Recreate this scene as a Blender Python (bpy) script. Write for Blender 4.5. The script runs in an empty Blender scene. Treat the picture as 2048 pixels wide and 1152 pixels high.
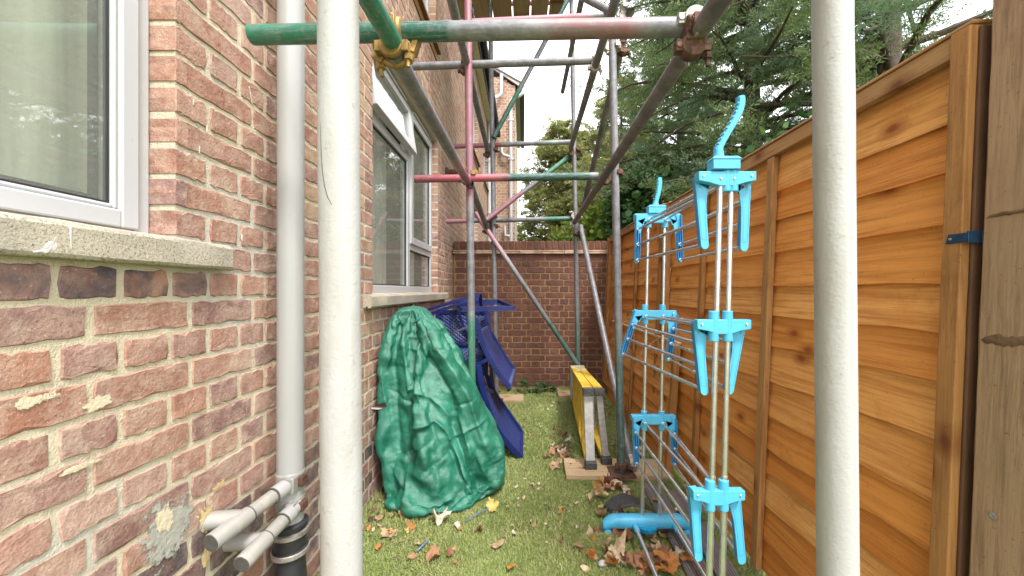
import bpy, bmesh, math, random
import numpy as np
from mathutils import Vector, Matrix, noise as mnoise

R = math.radians
rng = random.Random(7)
nrg = np.random.default_rng(11)
scene = bpy.context.scene
COL = scene.collection

# ------------------------------------------------------------------ camera
CAM_Z = 1.17
FPX = 768.0            # focal length in photo pixels (2048 wide)
cam_d = bpy.data.cameras.new("camera")
cam_d.sensor_width = 36.0
cam_d.lens = 13.5
cam_d.shift_x = -23.0 / 2048
cam_d.shift_y = 5.0 / 2048
cam_d.clip_start = 0.02
cam_d.clip_end = 600
cam = bpy.data.objects.new("camera", cam_d)
cam.location = (0, 0, CAM_Z)
cam.rotation_euler = (R(90), 0, 0)
COL.objects.link(cam)
scene.camera = cam

# ------------------------------------------------------------------ light
SUN_EL, SUN_AZ = 58.0, 150.0     # azimuth the light comes from, clockwise from +Y
world = bpy.data.worlds.new("World")
scene.world = world
world.use_nodes = True
wt = world.node_tree
for n in list(wt.nodes):
    wt.nodes.remove(n)
w_out = wt.nodes.new("ShaderNodeOutputWorld")
w_bg = wt.nodes.new("ShaderNodeBackground")
w_sky = wt.nodes.new("ShaderNodeTexSky")
w_sky.sky_type = 'NISHITA'
w_sky.sun_disc = False
w_sky.sun_elevation = R(SUN_EL)
w_sky.sun_rotation = R(SUN_AZ)
w_sky.dust_density = 3.0
w_hs = wt.nodes.new("ShaderNodeHueSaturation")
w_hs.inputs['Saturation'].default_value = 0.12
# even cloud deck: soft large clouds over a whitened sky
w_tc = wt.nodes.new("ShaderNodeTexCoord")
w_nz = wt.nodes.new("ShaderNodeTexNoise")
w_nz.inputs['Scale'].default_value = 2.2
w_nz.inputs['Detail'].default_value = 5
w_rp = wt.nodes.new("ShaderNodeMapRange")
w_rp.inputs['From Min'].default_value = 0.3
w_rp.inputs['From Max'].default_value = 0.7
w_rp.inputs['To Min'].default_value = 0.86
w_rp.inputs['To Max'].default_value = 1.1
w_mul = wt.nodes.new("ShaderNodeMix")
w_mul.data_type = 'RGBA'
w_mul.blend_type = 'MIX'
w_mul.inputs[0].default_value = 0.75
w_mul.inputs[7].default_value = (8.6, 8.7, 9.1, 1)     # the cloud deck's own radiance
w_sc = wt.nodes.new("ShaderNodeVectorMath")
w_sc.operation = 'SCALE'
wt.links.new(w_tc.outputs['Generated'], w_nz.inputs['Vector'])
wt.links.new(w_nz.outputs['Fac'], w_rp.inputs['Value'])
wt.links.new(w_sky.outputs['Color'], w_hs.inputs['Color'])
wt.links.new(w_hs.outputs['Color'], w_mul.inputs[6])
wt.links.new(w_mul.outputs[2], w_sc.inputs[0])
wt.links.new(w_rp.outputs['Result'], w_sc.inputs['Scale'])
wt.links.new(w_sc.outputs['Vector'], w_bg.inputs['Color'])
w_bg.inputs['Strength'].default_value = 0.13
wt.links.new(w_bg.outputs['Background'], w_out.inputs['Surface'])

sun_d = bpy.data.lights.new("sun", 'SUN')
sun_d.energy = 1.5
sun_d.angle = R(12)
sun_d.color = (1.0, 0.96, 0.9)
sun = bpy.data.objects.new("sun", sun_d)
_az, _el = R(SUN_AZ), R(SUN_EL)
_from = Vector((math.sin(_az) * math.cos(_el), math.cos(_az) * math.cos(_el), math.sin(_el)))
sun.rotation_euler = (-_from).to_track_quat('-Z', 'Y').to_euler()
sun.location = (0, 0, 20)
COL.objects.link(sun)

scene.view_settings.view_transform = 'Standard'
scene.view_settings.look = 'None'
scene.view_settings.gamma = 1.0
scene.view_settings.use_curve_mapping = False
scene.view_settings.exposure = 1.86
scene.render.engine = 'CYCLES'
scene.cycles.max_bounces = 8
scene.cycles.diffuse_bounces = 4
scene.cycles.glossy_bounces = 4
scene.cycles.transparent_max_bounces = 12
scene.cycles.sample_clamp_indirect = 6.0


# ------------------------------------------------------------------ helpers
ORG = {}


def org(o):
    return ORG.get(o.name, Vector((0, 0, 0))) if o is not None else Vector((0, 0, 0))


def at(px, py, Y):
    """photo pixel + distance along the passage -> point in the place"""
    return Vector(((px - 1047.0) * Y / FPX, Y, CAM_Z - (py - 581.0) * Y / FPX))


class MB:
    def __init__(self):
        self.v, self.f, self.uv = [], [], []

    def quad(self, a, b, c, d):
        n = len(self.v)
        self.v += [Vector(a), Vector(b), Vector(c), Vector(d)]
        self.f.append((n, n + 1, n + 2, n + 3))
        return self

    def box(self, lo, hi, M=None):
        x0, y0, z0 = lo
        x1, y1, z1 = hi
        n = len(self.v)
        pts = [Vector(p) for p in ((x0, y0, z0), (x1, y0, z0), (x1, y1, z0), (x0, y1, z0),
                                   (x0, y0, z1), (x1, y0, z1), (x1, y1, z1), (x0, y1, z1))]
        if M is not None:
            pts = [M @ p for p in pts]
        self.v += pts
        for q in ((3, 2, 1, 0), (4, 5, 6, 7), (0, 1, 5, 4), (1, 2, 6, 5), (2, 3, 7, 6), (3, 0, 4, 7)):
            self.f.append(tuple(n + i for i in q))
        return self

    def hexa(self, p):
        """eight corners ordered like box()"""
        n = len(self.v)
        self.v += [Vector(q) for q in p]
        for q in ((3, 2, 1, 0), (4, 5, 6, 7), (0, 1, 5, 4), (1, 2, 6, 5), (2, 3, 7, 6), (3, 0, 4, 7)):
            self.f.append(tuple(n + i for i in q))
        return self

    def bar(self, p0, p1, w, h, up=(0, 0, 1)):
        """rectangular bar from p0 to p1, w sideways, h along up"""
        p0, p1 = Vector(p0), Vector(p1)
        d = (p1 - p0).normalized()
        s = d.cross(Vector(up))
        if s.length < 1e-5:
            s = d.cross(Vector((1, 0, 0)))
        s.normalize()
        u = s.cross(d).normalized()
        s, u = s * w / 2, u * h / 2
        return self.hexa([p0 - s - u, p0 + s - u, p1 + s - u, p1 - s - u,
                          p0 - s + u, p0 + s + u, p1 + s + u, p1 - s + u])

    def tube(self, pts, r, seg=12, caps=True, closed_ring=False):
        pts = [Vector(p) for p in pts]
        n = len(pts)
        rs = r if isinstance(r, (list, tuple)) else [r] * n
        L = [0.0]
        for i in range(1, n):
            L.append(L[-1] + (pts[i] - pts[i - 1]).length)
        tot = max(L[-1], 1e-6)
        base = len(self.v)
        ref = None
        for i, p in enumerate(pts):
            if i == 0:
                d = pts[1] - pts[0]
            elif i == n - 1:
                d = pts[-1] - pts[-2]
            else:
                d = (pts[i + 1] - pts[i]).normalized() + (pts[i] - pts[i - 1]).normalized()
            if d.length < 1e-9:
                d = pts[min(i + 1, n - 1)] - pts[max(i - 2, 0)]
            d.normalize()
            if ref is None:
                ref = d.cross(Vector((0, 0, 1)))
                if ref.length < 1e-3:
                    ref = d.cross(Vector((1, 0, 0)))
                ref.normalize()
            else:
                ref = (ref - d * ref.dot(d)).normalized()
            b = d.cross(ref)
            for k in range(seg):
                a = 2 * math.pi * k / seg
                self.v.append(p + (ref * math.cos(a) + b * math.sin(a)) * rs[i])
        for i in range(n - 1):
            for k in range(seg):
                k2 = (k + 1) % seg
                a, b_, c, d_ = base + i * seg + k, base + i * seg + k2, base + (i + 1) * seg + k2, base + (i + 1) * seg + k
                self.f.append((a, b_, c, d_))
                self.uv.append((len(self.f) - 1, [(L[i] / tot, k / seg), (L[i] / tot, (k + 1) / seg),
                                                 (L[i + 1] / tot, (k + 1) / seg), (L[i + 1] / tot, k / seg)]))
        if caps:
            self.f.append(tuple(base + k for k in reversed(range(seg))))
            self.f.append(tuple(base + (n - 1) * seg + k for k in range(seg)))
        return self

    def prism(self, poly, M, t):
        """2-D polygon (x, y) extruded by t along local z, placed by M"""
        n = len(self.v)
        m = len(poly)
        for z in (-t / 2, t / 2):
            self.v += [M @ Vector((x, y, z)) for x, y in poly]
        self.f.append(tuple(n + i for i in reversed(range(m))))
        self.f.append(tuple(n + m + i for i in range(m)))
        for i in range(m):
            j = (i + 1) % m
            self.f.append((n + i, n + j, n + m + j, n + m + i))
        return self

    def lathe(self, prof, M, seg=20):
        n = len(self.v)
        for r_, z in prof:
            for k in range(seg):
                a = 2 * math.pi * k / seg
                self.v.append(M @ Vector((r_ * math.cos(a), r_ * math.sin(a), z)))
        for i in range(len(prof) - 1):
            for k in range(seg):
                k2 = (k + 1) % seg
                self.f.append((n + i * seg + k, n + i * seg + k2, n + (i + 1) * seg + k2, n + (i + 1) * seg + k))
        self.f.append(tuple(n + k for k in reversed(range(seg))))
        self.f.append(tuple(n + (len(prof) - 1) * seg + k for k in range(seg)))
        return self


def obj(name, mb, mat, parent=None, smooth=None, bevel=0.0, kind=None):
    o0 = org(parent)
    me = bpy.data.meshes.new(name)
    me.from_pydata([tuple(v - o0) for v in mb.v], [], mb.f)
    if mb.uv:
        uvl = me.uv_layers.new(name="UVMap")
        for fi, uvs in mb.uv:
            ls = me.polygons[fi].loop_start
            for k, u in enumerate(uvs):
                uvl.data[ls + k].uv = u
    me.materials.append(mat)
    me.update()
    o = bpy.data.objects.new(name, me)
    COL.objects.link(o)
    if parent is not None:
        o.parent = parent
        ORG[o.name] = o0
    if bevel > 0:
        b = o.modifiers.new("bevel", 'BEVEL')
        b.width = bevel
        b.segments = 2
        b.limit_method = 'ANGLE'
        b.angle_limit = R(40)
    if smooth is not None:
        me.polygons.foreach_set("use_smooth", [True] * len(me.polygons))
        if smooth > 0:
            me.set_sharp_from_angle(angle=R(smooth))
    if kind:
        o["kind"] = kind
    return o


def np_obj(name, verts, faces, mat, parent=None, smooth=False, kind=None):
    """verts (N,3), faces (M,k) arrays"""
    o0 = org(parent)
    verts = np.asarray(verts, dtype=np.float64) - np.array(o0)
    faces = np.asarray(faces, dtype=np.int32)
    me = bpy.data.meshes.new(name)
    me.vertices.add(len(verts))
    me.vertices.foreach_set("co", verts.astype(np.float32).ravel())
    k = faces.shape[1]
    me.loops.add(faces.size)
    me.loops.foreach_set("vertex_index", faces.ravel())
    me.polygons.add(len(faces))
    me.polygons.foreach_set("loop_start", np.arange(0, faces.size, k, dtype=np.int32))
    me.polygons.foreach_set("use_smooth", np.full(len(faces), smooth, dtype=bool))
    me.update(calc_edges=True)
    me.validate()
    me.materials.append(mat)
    o = bpy.data.objects.new(name, me)
    COL.objects.link(o)
    if parent is not None:
        o.parent = parent
        ORG[o.name] = o0
    if kind:
        o["kind"] = kind
    return o


def thing(name, loc, label, cat, group=None):
    o = bpy.data.objects.new(name, None)
    o.empty_display_size = 0.1
    o.location = loc
    COL.objects.link(o)
    ORG[o.name] = Vector(loc)
    o["label"] = label
    o["category"] = cat
    if group:
        o["group"] = group
    return o


def tag(o, label, cat, group=None):
    o["label"] = label
    o["category"] = cat
    if group:
        o["group"] = group
    return o


# ------------------------------------------------------------------ materials
class NT:
    def __init__(self, name):
        self.m = bpy.data.materials.new(name)
        self.m.use_nodes = True
        self.t = self.m.node_tree
        self.b = self.t.nodes["Principled BSDF"]
        self.out = self.t.nodes["Material Output"]

    def n(self, typ, **kw):
        nd = self.t.nodes.new("ShaderNode" + typ)
        ins = kw.pop('i', {})
        for k, v in kw.items():
            setattr(nd, k, v)
        for k, v in ins.items():
            if isinstance(v, bpy.types.NodeSocket):
                self.t.links.new(v, nd.inputs[k])
            else:
                nd.inputs[k].default_value = v
        return nd

    def set(self, **kw):
        for k, v in kw.items():
            k = k.replace('_', ' ')
            if isinstance(v, bpy.types.NodeSocket):
                self.t.links.new(v, self.b.inputs[k])
            else:
                self.b.inputs[k].default_value = v

    def coord(self, kind='Object'):
        return self.n('TexCoord').outputs[kind]

    def pos(self):
        return self.n('NewGeometry').outputs['Position']

    def mapping(self, vec, scale=(1, 1, 1), loc=(0, 0, 0), rot=(0, 0, 0)):
        return self.n('Mapping', i={'Vector': vec, 'Scale': scale, 'Location': loc, 'Rotation': rot}).outputs[0]

    def noise(self, vec, scale, detail=4, rough=0.55, dist=0.0):
        return self.n('TexNoise', i={'Vector': vec, 'Scale': scale, 'Detail': detail, 'Roughness': rough,
                                     'Distortion': dist}).outputs['Fac']

    def ramp(self, fac, stops, interp='LINEAR'):
        nd = self.n('ValToRGB', i={'Fac': fac})
        cr = nd.color_ramp
        cr.interpolation = interp
        while len(cr.elements) < len(stops):
            cr.elements.new(0.5)
        for e, (p, c) in zip(cr.elements, stops):
            e.position = p
            e.color = (c[0], c[1], c[2], 1) if not isinstance(c, (int, float)) else (c, c, c, 1)
        return nd.outputs['Color']

    def mix(self, fac, a, b, blend='MIX'):
        nd = self.n('Mix', data_type='RGBA', blend_type=blend)
        for idx, v in ((0, fac), (6, a), (7, b)):
            if isinstance(v, bpy.types.NodeSocket):
                self.t.links.new(v, nd.inputs[idx])
            elif idx == 0:
                nd.inputs[0].default_value = v
            else:
                nd.inputs[idx].default_value = (v[0], v[1], v[2], 1)
        return nd.outputs[2]

    def math(self, op, a, b=0.0, c=0.0, clamp=False):
        nd = self.n('Math', operation=op, use_clamp=clamp)
        for idx, v in enumerate((a, b, c)):
            if isinstance(v, bpy.types.NodeSocket):
                self.t.links.new(v, nd.inputs[idx])
            else:
                nd.inputs[idx].default_value = v
        return nd.outputs[0]

    def bump(self, height, strength=0.3, dist=0.01, normal=None):
        i = {'Height': height, 'Strength': strength, 'Distance': dist}
        if normal is not None:
            i['Normal'] = normal
        return self.n('Bump', i=i).outputs[0]

    def rand(self):
        """one value per separate piece: object random + island random"""
        a = self.n('ObjectInfo').outputs['Random']
        b = self.n('NewGeometry').outputs['Random Per Island']
        return self.math('FRACT', self.math('ADD', a, b))


def simple(name, col, rough=0.5, metal=0.0, var=0.12, nscale=8.0, bump=0.0, bscale=60.0, spec=None):
    t = NT(name)
    p = t.pos()
    f = t.noise(p, nscale, 5)
    lo = tuple(c * (1 - var) for c in col)
    hi = tuple(min(1, c * (1 + var)) for c in col)
    t.set(Base_Color=t.ramp(f, [(0.3, lo), (0.7, hi)]), Roughness=rough, Metallic=metal)
    if spec is not None:
        t.set(Specular_IOR_Level=spec)
    if bump > 0:
        t.set(Normal=t.bump(t.noise(p, bscale, 4), bump, 0.004))
    return t.m


def brick_material(name, pal, soot=None, speck=1.0, dust=1.0):
    t = NT(name)
    p = t.pos()
    r = t.rand()
    base = t.ramp(r, [(i / len(pal), c) for i, c in enumerate(pal)], 'CONSTANT')
    # hue drift inside each brick, darker burnt flashes, pale dusting
    off = t.n('CombineXYZ', i={'X': t.math('MULTIPLY', r, 37.0), 'Y': t.math('MULTIPLY', r, 19.0), 'Z': 0.0}).outputs[0]
    pv = t.n('VectorMath', operation='ADD', i={0: p, 1: off}).outputs[0]
    f1 = t.noise(pv, 9.0, 5, 0.6)
    c = t.mix(t.ramp(f1, [(0.35, 0.0), (0.75, 0.85)]), base, tuple(x * 0.66 for x in pal[0]))
    f2 = t.noise(pv, 22.0, 6, 0.7)
    c = t.mix(t.ramp(f2, [(0.42, 0.0), (0.72, 0.75 * dust)]), c, (0.50, 0.36, 0.28))
    fd = t.noise(p, 6.5, 6, 0.7, 0.5)
    c = t.mix(t.ramp(fd, [(0.50, 0.0), (0.70, 0.55 * dust)]), c, (0.54, 0.43, 0.34))
    f3 = t.noise(p, 240.0, 3, 0.7)
    c = t.mix(t.ramp(f3, [(0.30, 0.75 * speck), (0.40, 0.0)]), c, (0.05, 0.03, 0.03))
    f4 = t.noise(pv, 170.0, 2, 0.5)
    c = t.mix(t.ramp(f4, [(0.66, 0.0), (0.74, 0.6 * speck)]), c, (0.6, 0.48, 0.38))
    if soot:
        fs = t.noise(p, soot[0], 5, 0.6, 0.6)
        c = t.mix(t.ramp(fs, [(soot[1], 0.0), (soot[1] + 0.2, 0.85)]), c, (0.045, 0.05, 0.068))
    hgt = t.math('ADD', t.noise(p, 130.0, 5, 0.65), t.math('MULTIPLY', t.noise(p, 26.0, 4), 1.6))
    t.set(Base_Color=c, Roughness=0.92, Specular_IOR_Level=0.25, Normal=t.bump(hgt, 0.55, 0.006))
    return t.m


PAL_HOUSE = [(0.34, 0.175, 0.130), (0.38, 0.205, 0.155), (0.29, 0.145, 0.112), (0.42, 0.27, 0.22),
             (0.33, 0.155, 0.105), (0.26, 0.155, 0.14), (0.36, 0.175, 0.115), (0.31, 0.175, 0.145),
             (0.21, 0.12, 0.11), (0.33, 0.165, 0.115), (0.38, 0.21, 0.15)]
PAL_UPPER = [(0.38, 0.21, 0.15), (0.41, 0.24, 0.17), (0.34, 0.175, 0.125), (0.42, 0.26, 0.195), (0.36, 0.185, 0.125),
             (0.30, 0.165, 0.135)]
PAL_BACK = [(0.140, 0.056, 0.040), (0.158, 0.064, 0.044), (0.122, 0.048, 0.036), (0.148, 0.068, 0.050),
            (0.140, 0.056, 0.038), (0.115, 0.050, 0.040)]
PAL_DARK = [(0.16, 0.085, 0.075), (0.10, 0.07, 0.07), (0.07, 0.058, 0.065), (0.20, 0.10, 0.08), (0.13, 0.085, 0.085)]
M_brick = brick_material("brick_red", PAL_HOUSE)
M_brick_far = brick_material("brick_upper", PAL_UPPER, speck=0.5, dust=0.7)
M_brick_soot = brick_material("brick_sooty", PAL_HOUSE, soot=(9.0, 0.43), dust=0.5)
M_brick_dark = brick_material("brick_dark", PAL_DARK, soot=(14.0, 0.52), dust=0.4)
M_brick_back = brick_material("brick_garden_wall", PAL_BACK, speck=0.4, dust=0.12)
M_brick_buff = brick_material("brick_buff", [(0.40, 0.26, 0.16), (0.36, 0.20, 0.13), (0.33, 0.17, 0.115), (0.42, 0.28, 0.18)], speck=0.6)


def mortar_material(name, a, b, grey):
    t = NT(name)
    p = t.pos()
    c = t.mix(t.ramp(t.noise(p, 5.0, 5), [(0.35, 0.0), (0.65, 1.0)]), a, b)
    c = t.mix(t.ramp(t.noise(p, 1.7, 4), [(0.5, 0.0), (0.62, 0.8)]), c, grey)
    c = t.mix(t.ramp(t.noise(p, 60.0, 4, 0.7), [(0.28, 0.5), (0.42, 0.0)]), c, (0.14, 0.115, 0.08))
    h = t.math('ADD', t.noise(p, 45.0, 6, 0.7), t.math('MULTIPLY', t.noise(p, 240.0, 3), 0.4))
    t.set(Base_Color=c, Roughness=0.95, Specular_IOR_Level=0.2, Normal=t.bump(h, 0.7, 0.008))
    return t.m


M_mortar = mortar_material("mortar_cream", (0.57, 0.50, 0.37), (0.52, 0.45, 0.32), (0.47, 0.445, 0.385))
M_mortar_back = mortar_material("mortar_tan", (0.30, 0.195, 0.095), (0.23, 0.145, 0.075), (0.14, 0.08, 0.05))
M_concrete = NT("concrete_sill")
_p = M_concrete.pos()
_c = M_concrete.mix(M_concrete.ramp(M_concrete.noise(_p, 6.0, 5), [(0.35, 0.0), (0.65, 1.0)]), (0.44, 0.39, 0.30), (0.33, 0.30, 0.245))
_c = M_concrete.mix(M_concrete.ramp(M_concrete.noise(_p, 190.0, 3, 0.8), [(0.38, 0.75), (0.47, 0.0)]), _c, (0.10, 0.085, 0.065))
_c = M_concrete.mix(M_concrete.ramp(M_concrete.noise(_p, 150.0, 3, 0.6), [(0.62, 0.0), (0.7, 0.5)]), _c, (0.62, 0.56, 0.43))
M_concrete.set(Base_Color=_c, Roughness=0.95, Normal=M_concrete.bump(M_concrete.noise(_p, 150.0, 5, 0.7), 0.6, 0.005))
M_concrete = M_concrete.m
M_peel = simple("flaked_white_paint", (0.56, 0.53, 0.50), 0.8, var=0.25, nscale=90)
M_splash = simple("white_paint_splash", (0.78, 0.77, 0.72), 0.7, var=0.05)


def patch_material(name, a, b, edge=0.55, nscale=38.0):
    """thin coat smeared over the bricks: it breaks up towards its edge (UV x = 0 in the middle, 1 at the rim)"""
    t = NT(name)
    p = t.pos()
    c = t.mix(t.ramp(t.noise(p, 22.0, 6, 0.65), [(0.35, 0.0), (0.65, 1.0)]), a, b)
    x = t.n('SeparateXYZ', i={0: t.coord('UV')}).outputs[0]
    k = t.math('ADD', t.math('SUBTRACT', x, edge), t.math('MULTIPLY', t.math('SUBTRACT', t.noise(p, nscale, 6, 0.7), 0.5), 1.7))
    t.set(Base_Color=c, Roughness=0.95, Normal=t.bump(t.noise(p, 60.0, 6, 0.7), 0.8, 0.006), Alpha=t.ramp(k, [(0.0, 1.0), (0.14, 0.0)]))
    return t.m


M_cement = patch_material("cement_patch", (0.40, 0.385, 0.33), (0.30, 0.295, 0.265))
M_buff = patch_material("buff_filler", (0.66, 0.57, 0.40), (0.56, 0.48, 0.34))
M_foam = patch_material("yellow_filler", (0.58, 0.45, 0.23), (0.42, 0.30, 0.14))


def upvc(name, col, dirt=0.35):
    t = NT(name)
    p = t.pos()
    st = t.mapping(p, (9, 9, 2.0))
    f = t.ramp(t.noise(st, 2.0, 6, 0.65), [(0.52, 0.0), (0.75, dirt)])
    c = t.mix(f, col, (0.46, 0.41, 0.33))
    sp = t.ramp(t.noise(p, 70.0, 3, 0.6), [(0.25, dirt), (0.33, 0.0)])
    c = t.mix(sp, c, (0.25, 0.2, 0.15))
    t.set(Base_Color=c, Roughness=0.34, Normal=t.bump(t.noise(p, 30.0, 3), 0.05, 0.003))
    return t.m


M_upvc = upvc("white_upvc", (0.46, 0.46, 0.47), 0.22)
M_pipe = upvc("grey_white_plastic", (0.34, 0.335, 0.327), 0.4)
M_pipe_dirty = upvc("weathered_grey_plastic", (0.27, 0.258, 0.235), 0.6)
M_pipe_end = simple("pipe_end_grey", (0.075, 0.069, 0.06), 0.8, var=0.25, nscale=60)
M_black_plastic = simple("black_plastic", (0.022, 0.022, 0.025), 0.42, var=0.4, nscale=25)
M_black_matt = simple("black_fascia", (0.018, 0.018, 0.026), 0.55)
M_soffit = simple("cream_soffit", (0.70, 0.66, 0.50), 0.5)
M_rubber = simple("dark_seal", (0.02, 0.02, 0.022), 0.6)
M_room = simple("dim_room", (0.22, 0.20, 0.17), 0.9)
M_curtain = NT("net_curtain")
_cp = M_curtain.pos()
M_curtain.set(Base_Color=M_curtain.ramp(M_curtain.noise(M_curtain.mapping(_cp, (1, 14, 0.6)), 3.0, 3), [(0.3, (0.60, 0.54, 0.42)), (0.7, (0.76, 0.72, 0.61))]), Roughness=0.95)
M_curtain = M_curtain.m


def glass_material(name, ior):
    t = NT(name)
    fr = t.n('Fresnel', i={'IOR': ior}).outputs[0]
    fr = t.math('MULTIPLY', fr, t.math('SUBTRACT', 1.0, t.n('NewGeometry').outputs['Backfacing']))
    gl = t.n('BsdfGlossy', i={'Color': (0.95, 0.97, 0.97, 1), 'Roughness': 0.0,
                              'Normal': t.bump(t.noise(t.pos(), 2.2, 2), 0.05, 0.02)})
    tr = t.n('BsdfTransparent', i={'Color': (0.86, 0.90, 0.88, 1)})
    mx = t.n('MixShader', i={0: fr, 1: tr.outputs[0], 2: gl.outputs[0]})
    df = t.n('BsdfDiffuse', i={'Color': (0.56, 0.55, 0.50, 1)})
    mx2 = t.n('MixShader', i={0: 0.15, 1: mx.outputs[0], 2: df.outputs[0]})      # pale haze mixed in to lift the dark panes
    t.t.links.new(mx2.outputs[0], t.out.inputs['Surface'])
    return t.m


M_glass = glass_material("window_glass", 2.6)


def tube_material(name, stops, worn=0.45, rough=0.5):
    """galvanised scaffold tube with bands of colour along its length (UV x = 0..1)"""
    t = NT(name)
    uv = t.coord('UV')
    x = t.n('SeparateXYZ', i={0: uv}).outputs[0]
    p = t.pos()
    wob = t.math('MULTIPLY', t.math('SUBTRACT', t.noise(p, 35.0, 4, 0.7), 0.5), 0.03)
    band = t.ramp(t.math('ADD', x, wob), stops)
    amt_stops = [(s[0], 0.0 if s[1] is GREY else 1.0) for s in stops]
    amt = t.ramp(t.math('ADD', x, wob), amt_stops)
    grey = t.ramp(t.noise(t.mapping(p, (6, 6, 6)), 4.0, 6, 0.7), [(0.3, (0.115, 0.11, 0.115)), (0.5, (0.18, 0.175, 0.185)), (0.72, (0.27, 0.27, 0.285))])
    scr = t.noise(p, 55.0, 6, 0.75, 0.4)
    streak = t.noise(t.mapping(uv, (7, 9, 1)), 2.4, 6, 0.7, 0.6)
    keep = t.math('MULTIPLY', t.ramp(scr, [(worn - 0.10, 0.2), (worn + 0.06, 1.0)]), t.ramp(streak, [(0.36, 0.15), (0.52, 1.0)]))
    grey = t.mix(t.ramp(streak, [(0.50, 0.0), (0.68, 0.7)]), grey, (0.085, 0.08, 0.085))
    fac = t.math('MULTIPLY', amt, keep)
    c = t.mix(fac, grey, band)
    rust = t.ramp(t.noise(p, 14.0, 5, 0.7), [(0.62, 0.0), (0.74, 0.75)])
    c = t.mix(rust, c, (0.16, 0.10, 0.07))
    t.set(Base_Color=c, Roughness=rough, Metallic=0.15, Normal=t.bump(scr, 0.18, 0.002))
    return t.m


GREY = (0.30, 0.30, 0.31)
GREEN = (0.012, 0.19, 0.10)
DGREEN = (0.01, 0.085, 0.06)
PINK = (0.32, 0.105, 0.145)
RED = (0.30, 0.045, 0.065)
M_t_grey = tube_material("tube_galvanised", [(0.0, GREY), (1.0, GREY)])
M_t_dark = NT("tube_weathered_dark")
_p = M_t_dark.pos()
_c = M_t_dark.ramp(M_t_dark.noise(_p, 11.0, 6, 0.7), [(0.3, (0.085, 0.075, 0.07)), (0.52, (0.15, 0.135, 0.13)), (0.75, (0.27, 0.25, 0.25))])
_c = M_t_dark.mix(M_t_dark.ramp(M_t_dark.noise(_p, 4.0, 4), [(0.58, 0.0), (0.7, 0.8)]), _c, (0.03, 0.10, 0.08))
M_t_dark.set(Base_Color=_c, Roughness=0.5, Metallic=0.3, Normal=M_t_dark.bump(M_t_dark.noise(_p, 80.0, 5, 0.7), 0.2, 0.002))
M_t_dark = M_t_dark.m
M_t_white = tube_material("tube_bright_alloy", [(0.0, GREY), (1.0, GREY)], rough=0.4)
M_t_green_dark = tube_material("tube_green_weathered", [(0.0, DGREEN), (0.3, (0.05, 0.12, 0.1)), (0.75, (0.12, 0.16, 0.15)), (1.0, GREY)], worn=0.5)
M_rust = simple("rusty_coupler", (0.105, 0.052, 0.034), 0.75, 0.3, var=0.75, nscale=55, bump=0.5, bscale=90)
M_gold = simple("zinc_yellow_coupler", (0.30, 0.185, 0.06), 0.5, 0.5, var=0.55, nscale=30, bump=0.2)
M_steelgrey = simple("coupler_steel", (0.33, 0.30, 0.27), 0.5, 0.5, var=0.4, nscale=50, bump=0.3)

_w = NT("white_foam_sleeve")
_p = _w.pos()
_c = _w.mix(_w.ramp(_w.noise(_w.mapping(_p, (7, 7, 1.6)), 2.0, 6, 0.65), [(0.46, 0.0), (0.7, 0.55)]), (0.355, 0.348, 0.336), (0.255, 0.225, 0.185))
_c = _w.mix(_w.ramp(_w.noise(_p, 45.0, 4, 0.6), [(0.30, 0.6), (0.37, 0.0)]), _c, (0.27, 0.22, 0.17))
_w.set(Base_Color=_c, Roughness=0.6, Normal=_w.bump(_w.math('ADD', _w.noise(_p, 160.0, 3), _w.math('MULTIPLY', _w.noise(_p, 14.0, 4), 2.0)), 0.22, 0.004))
M_sleeve = _w.m


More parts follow.
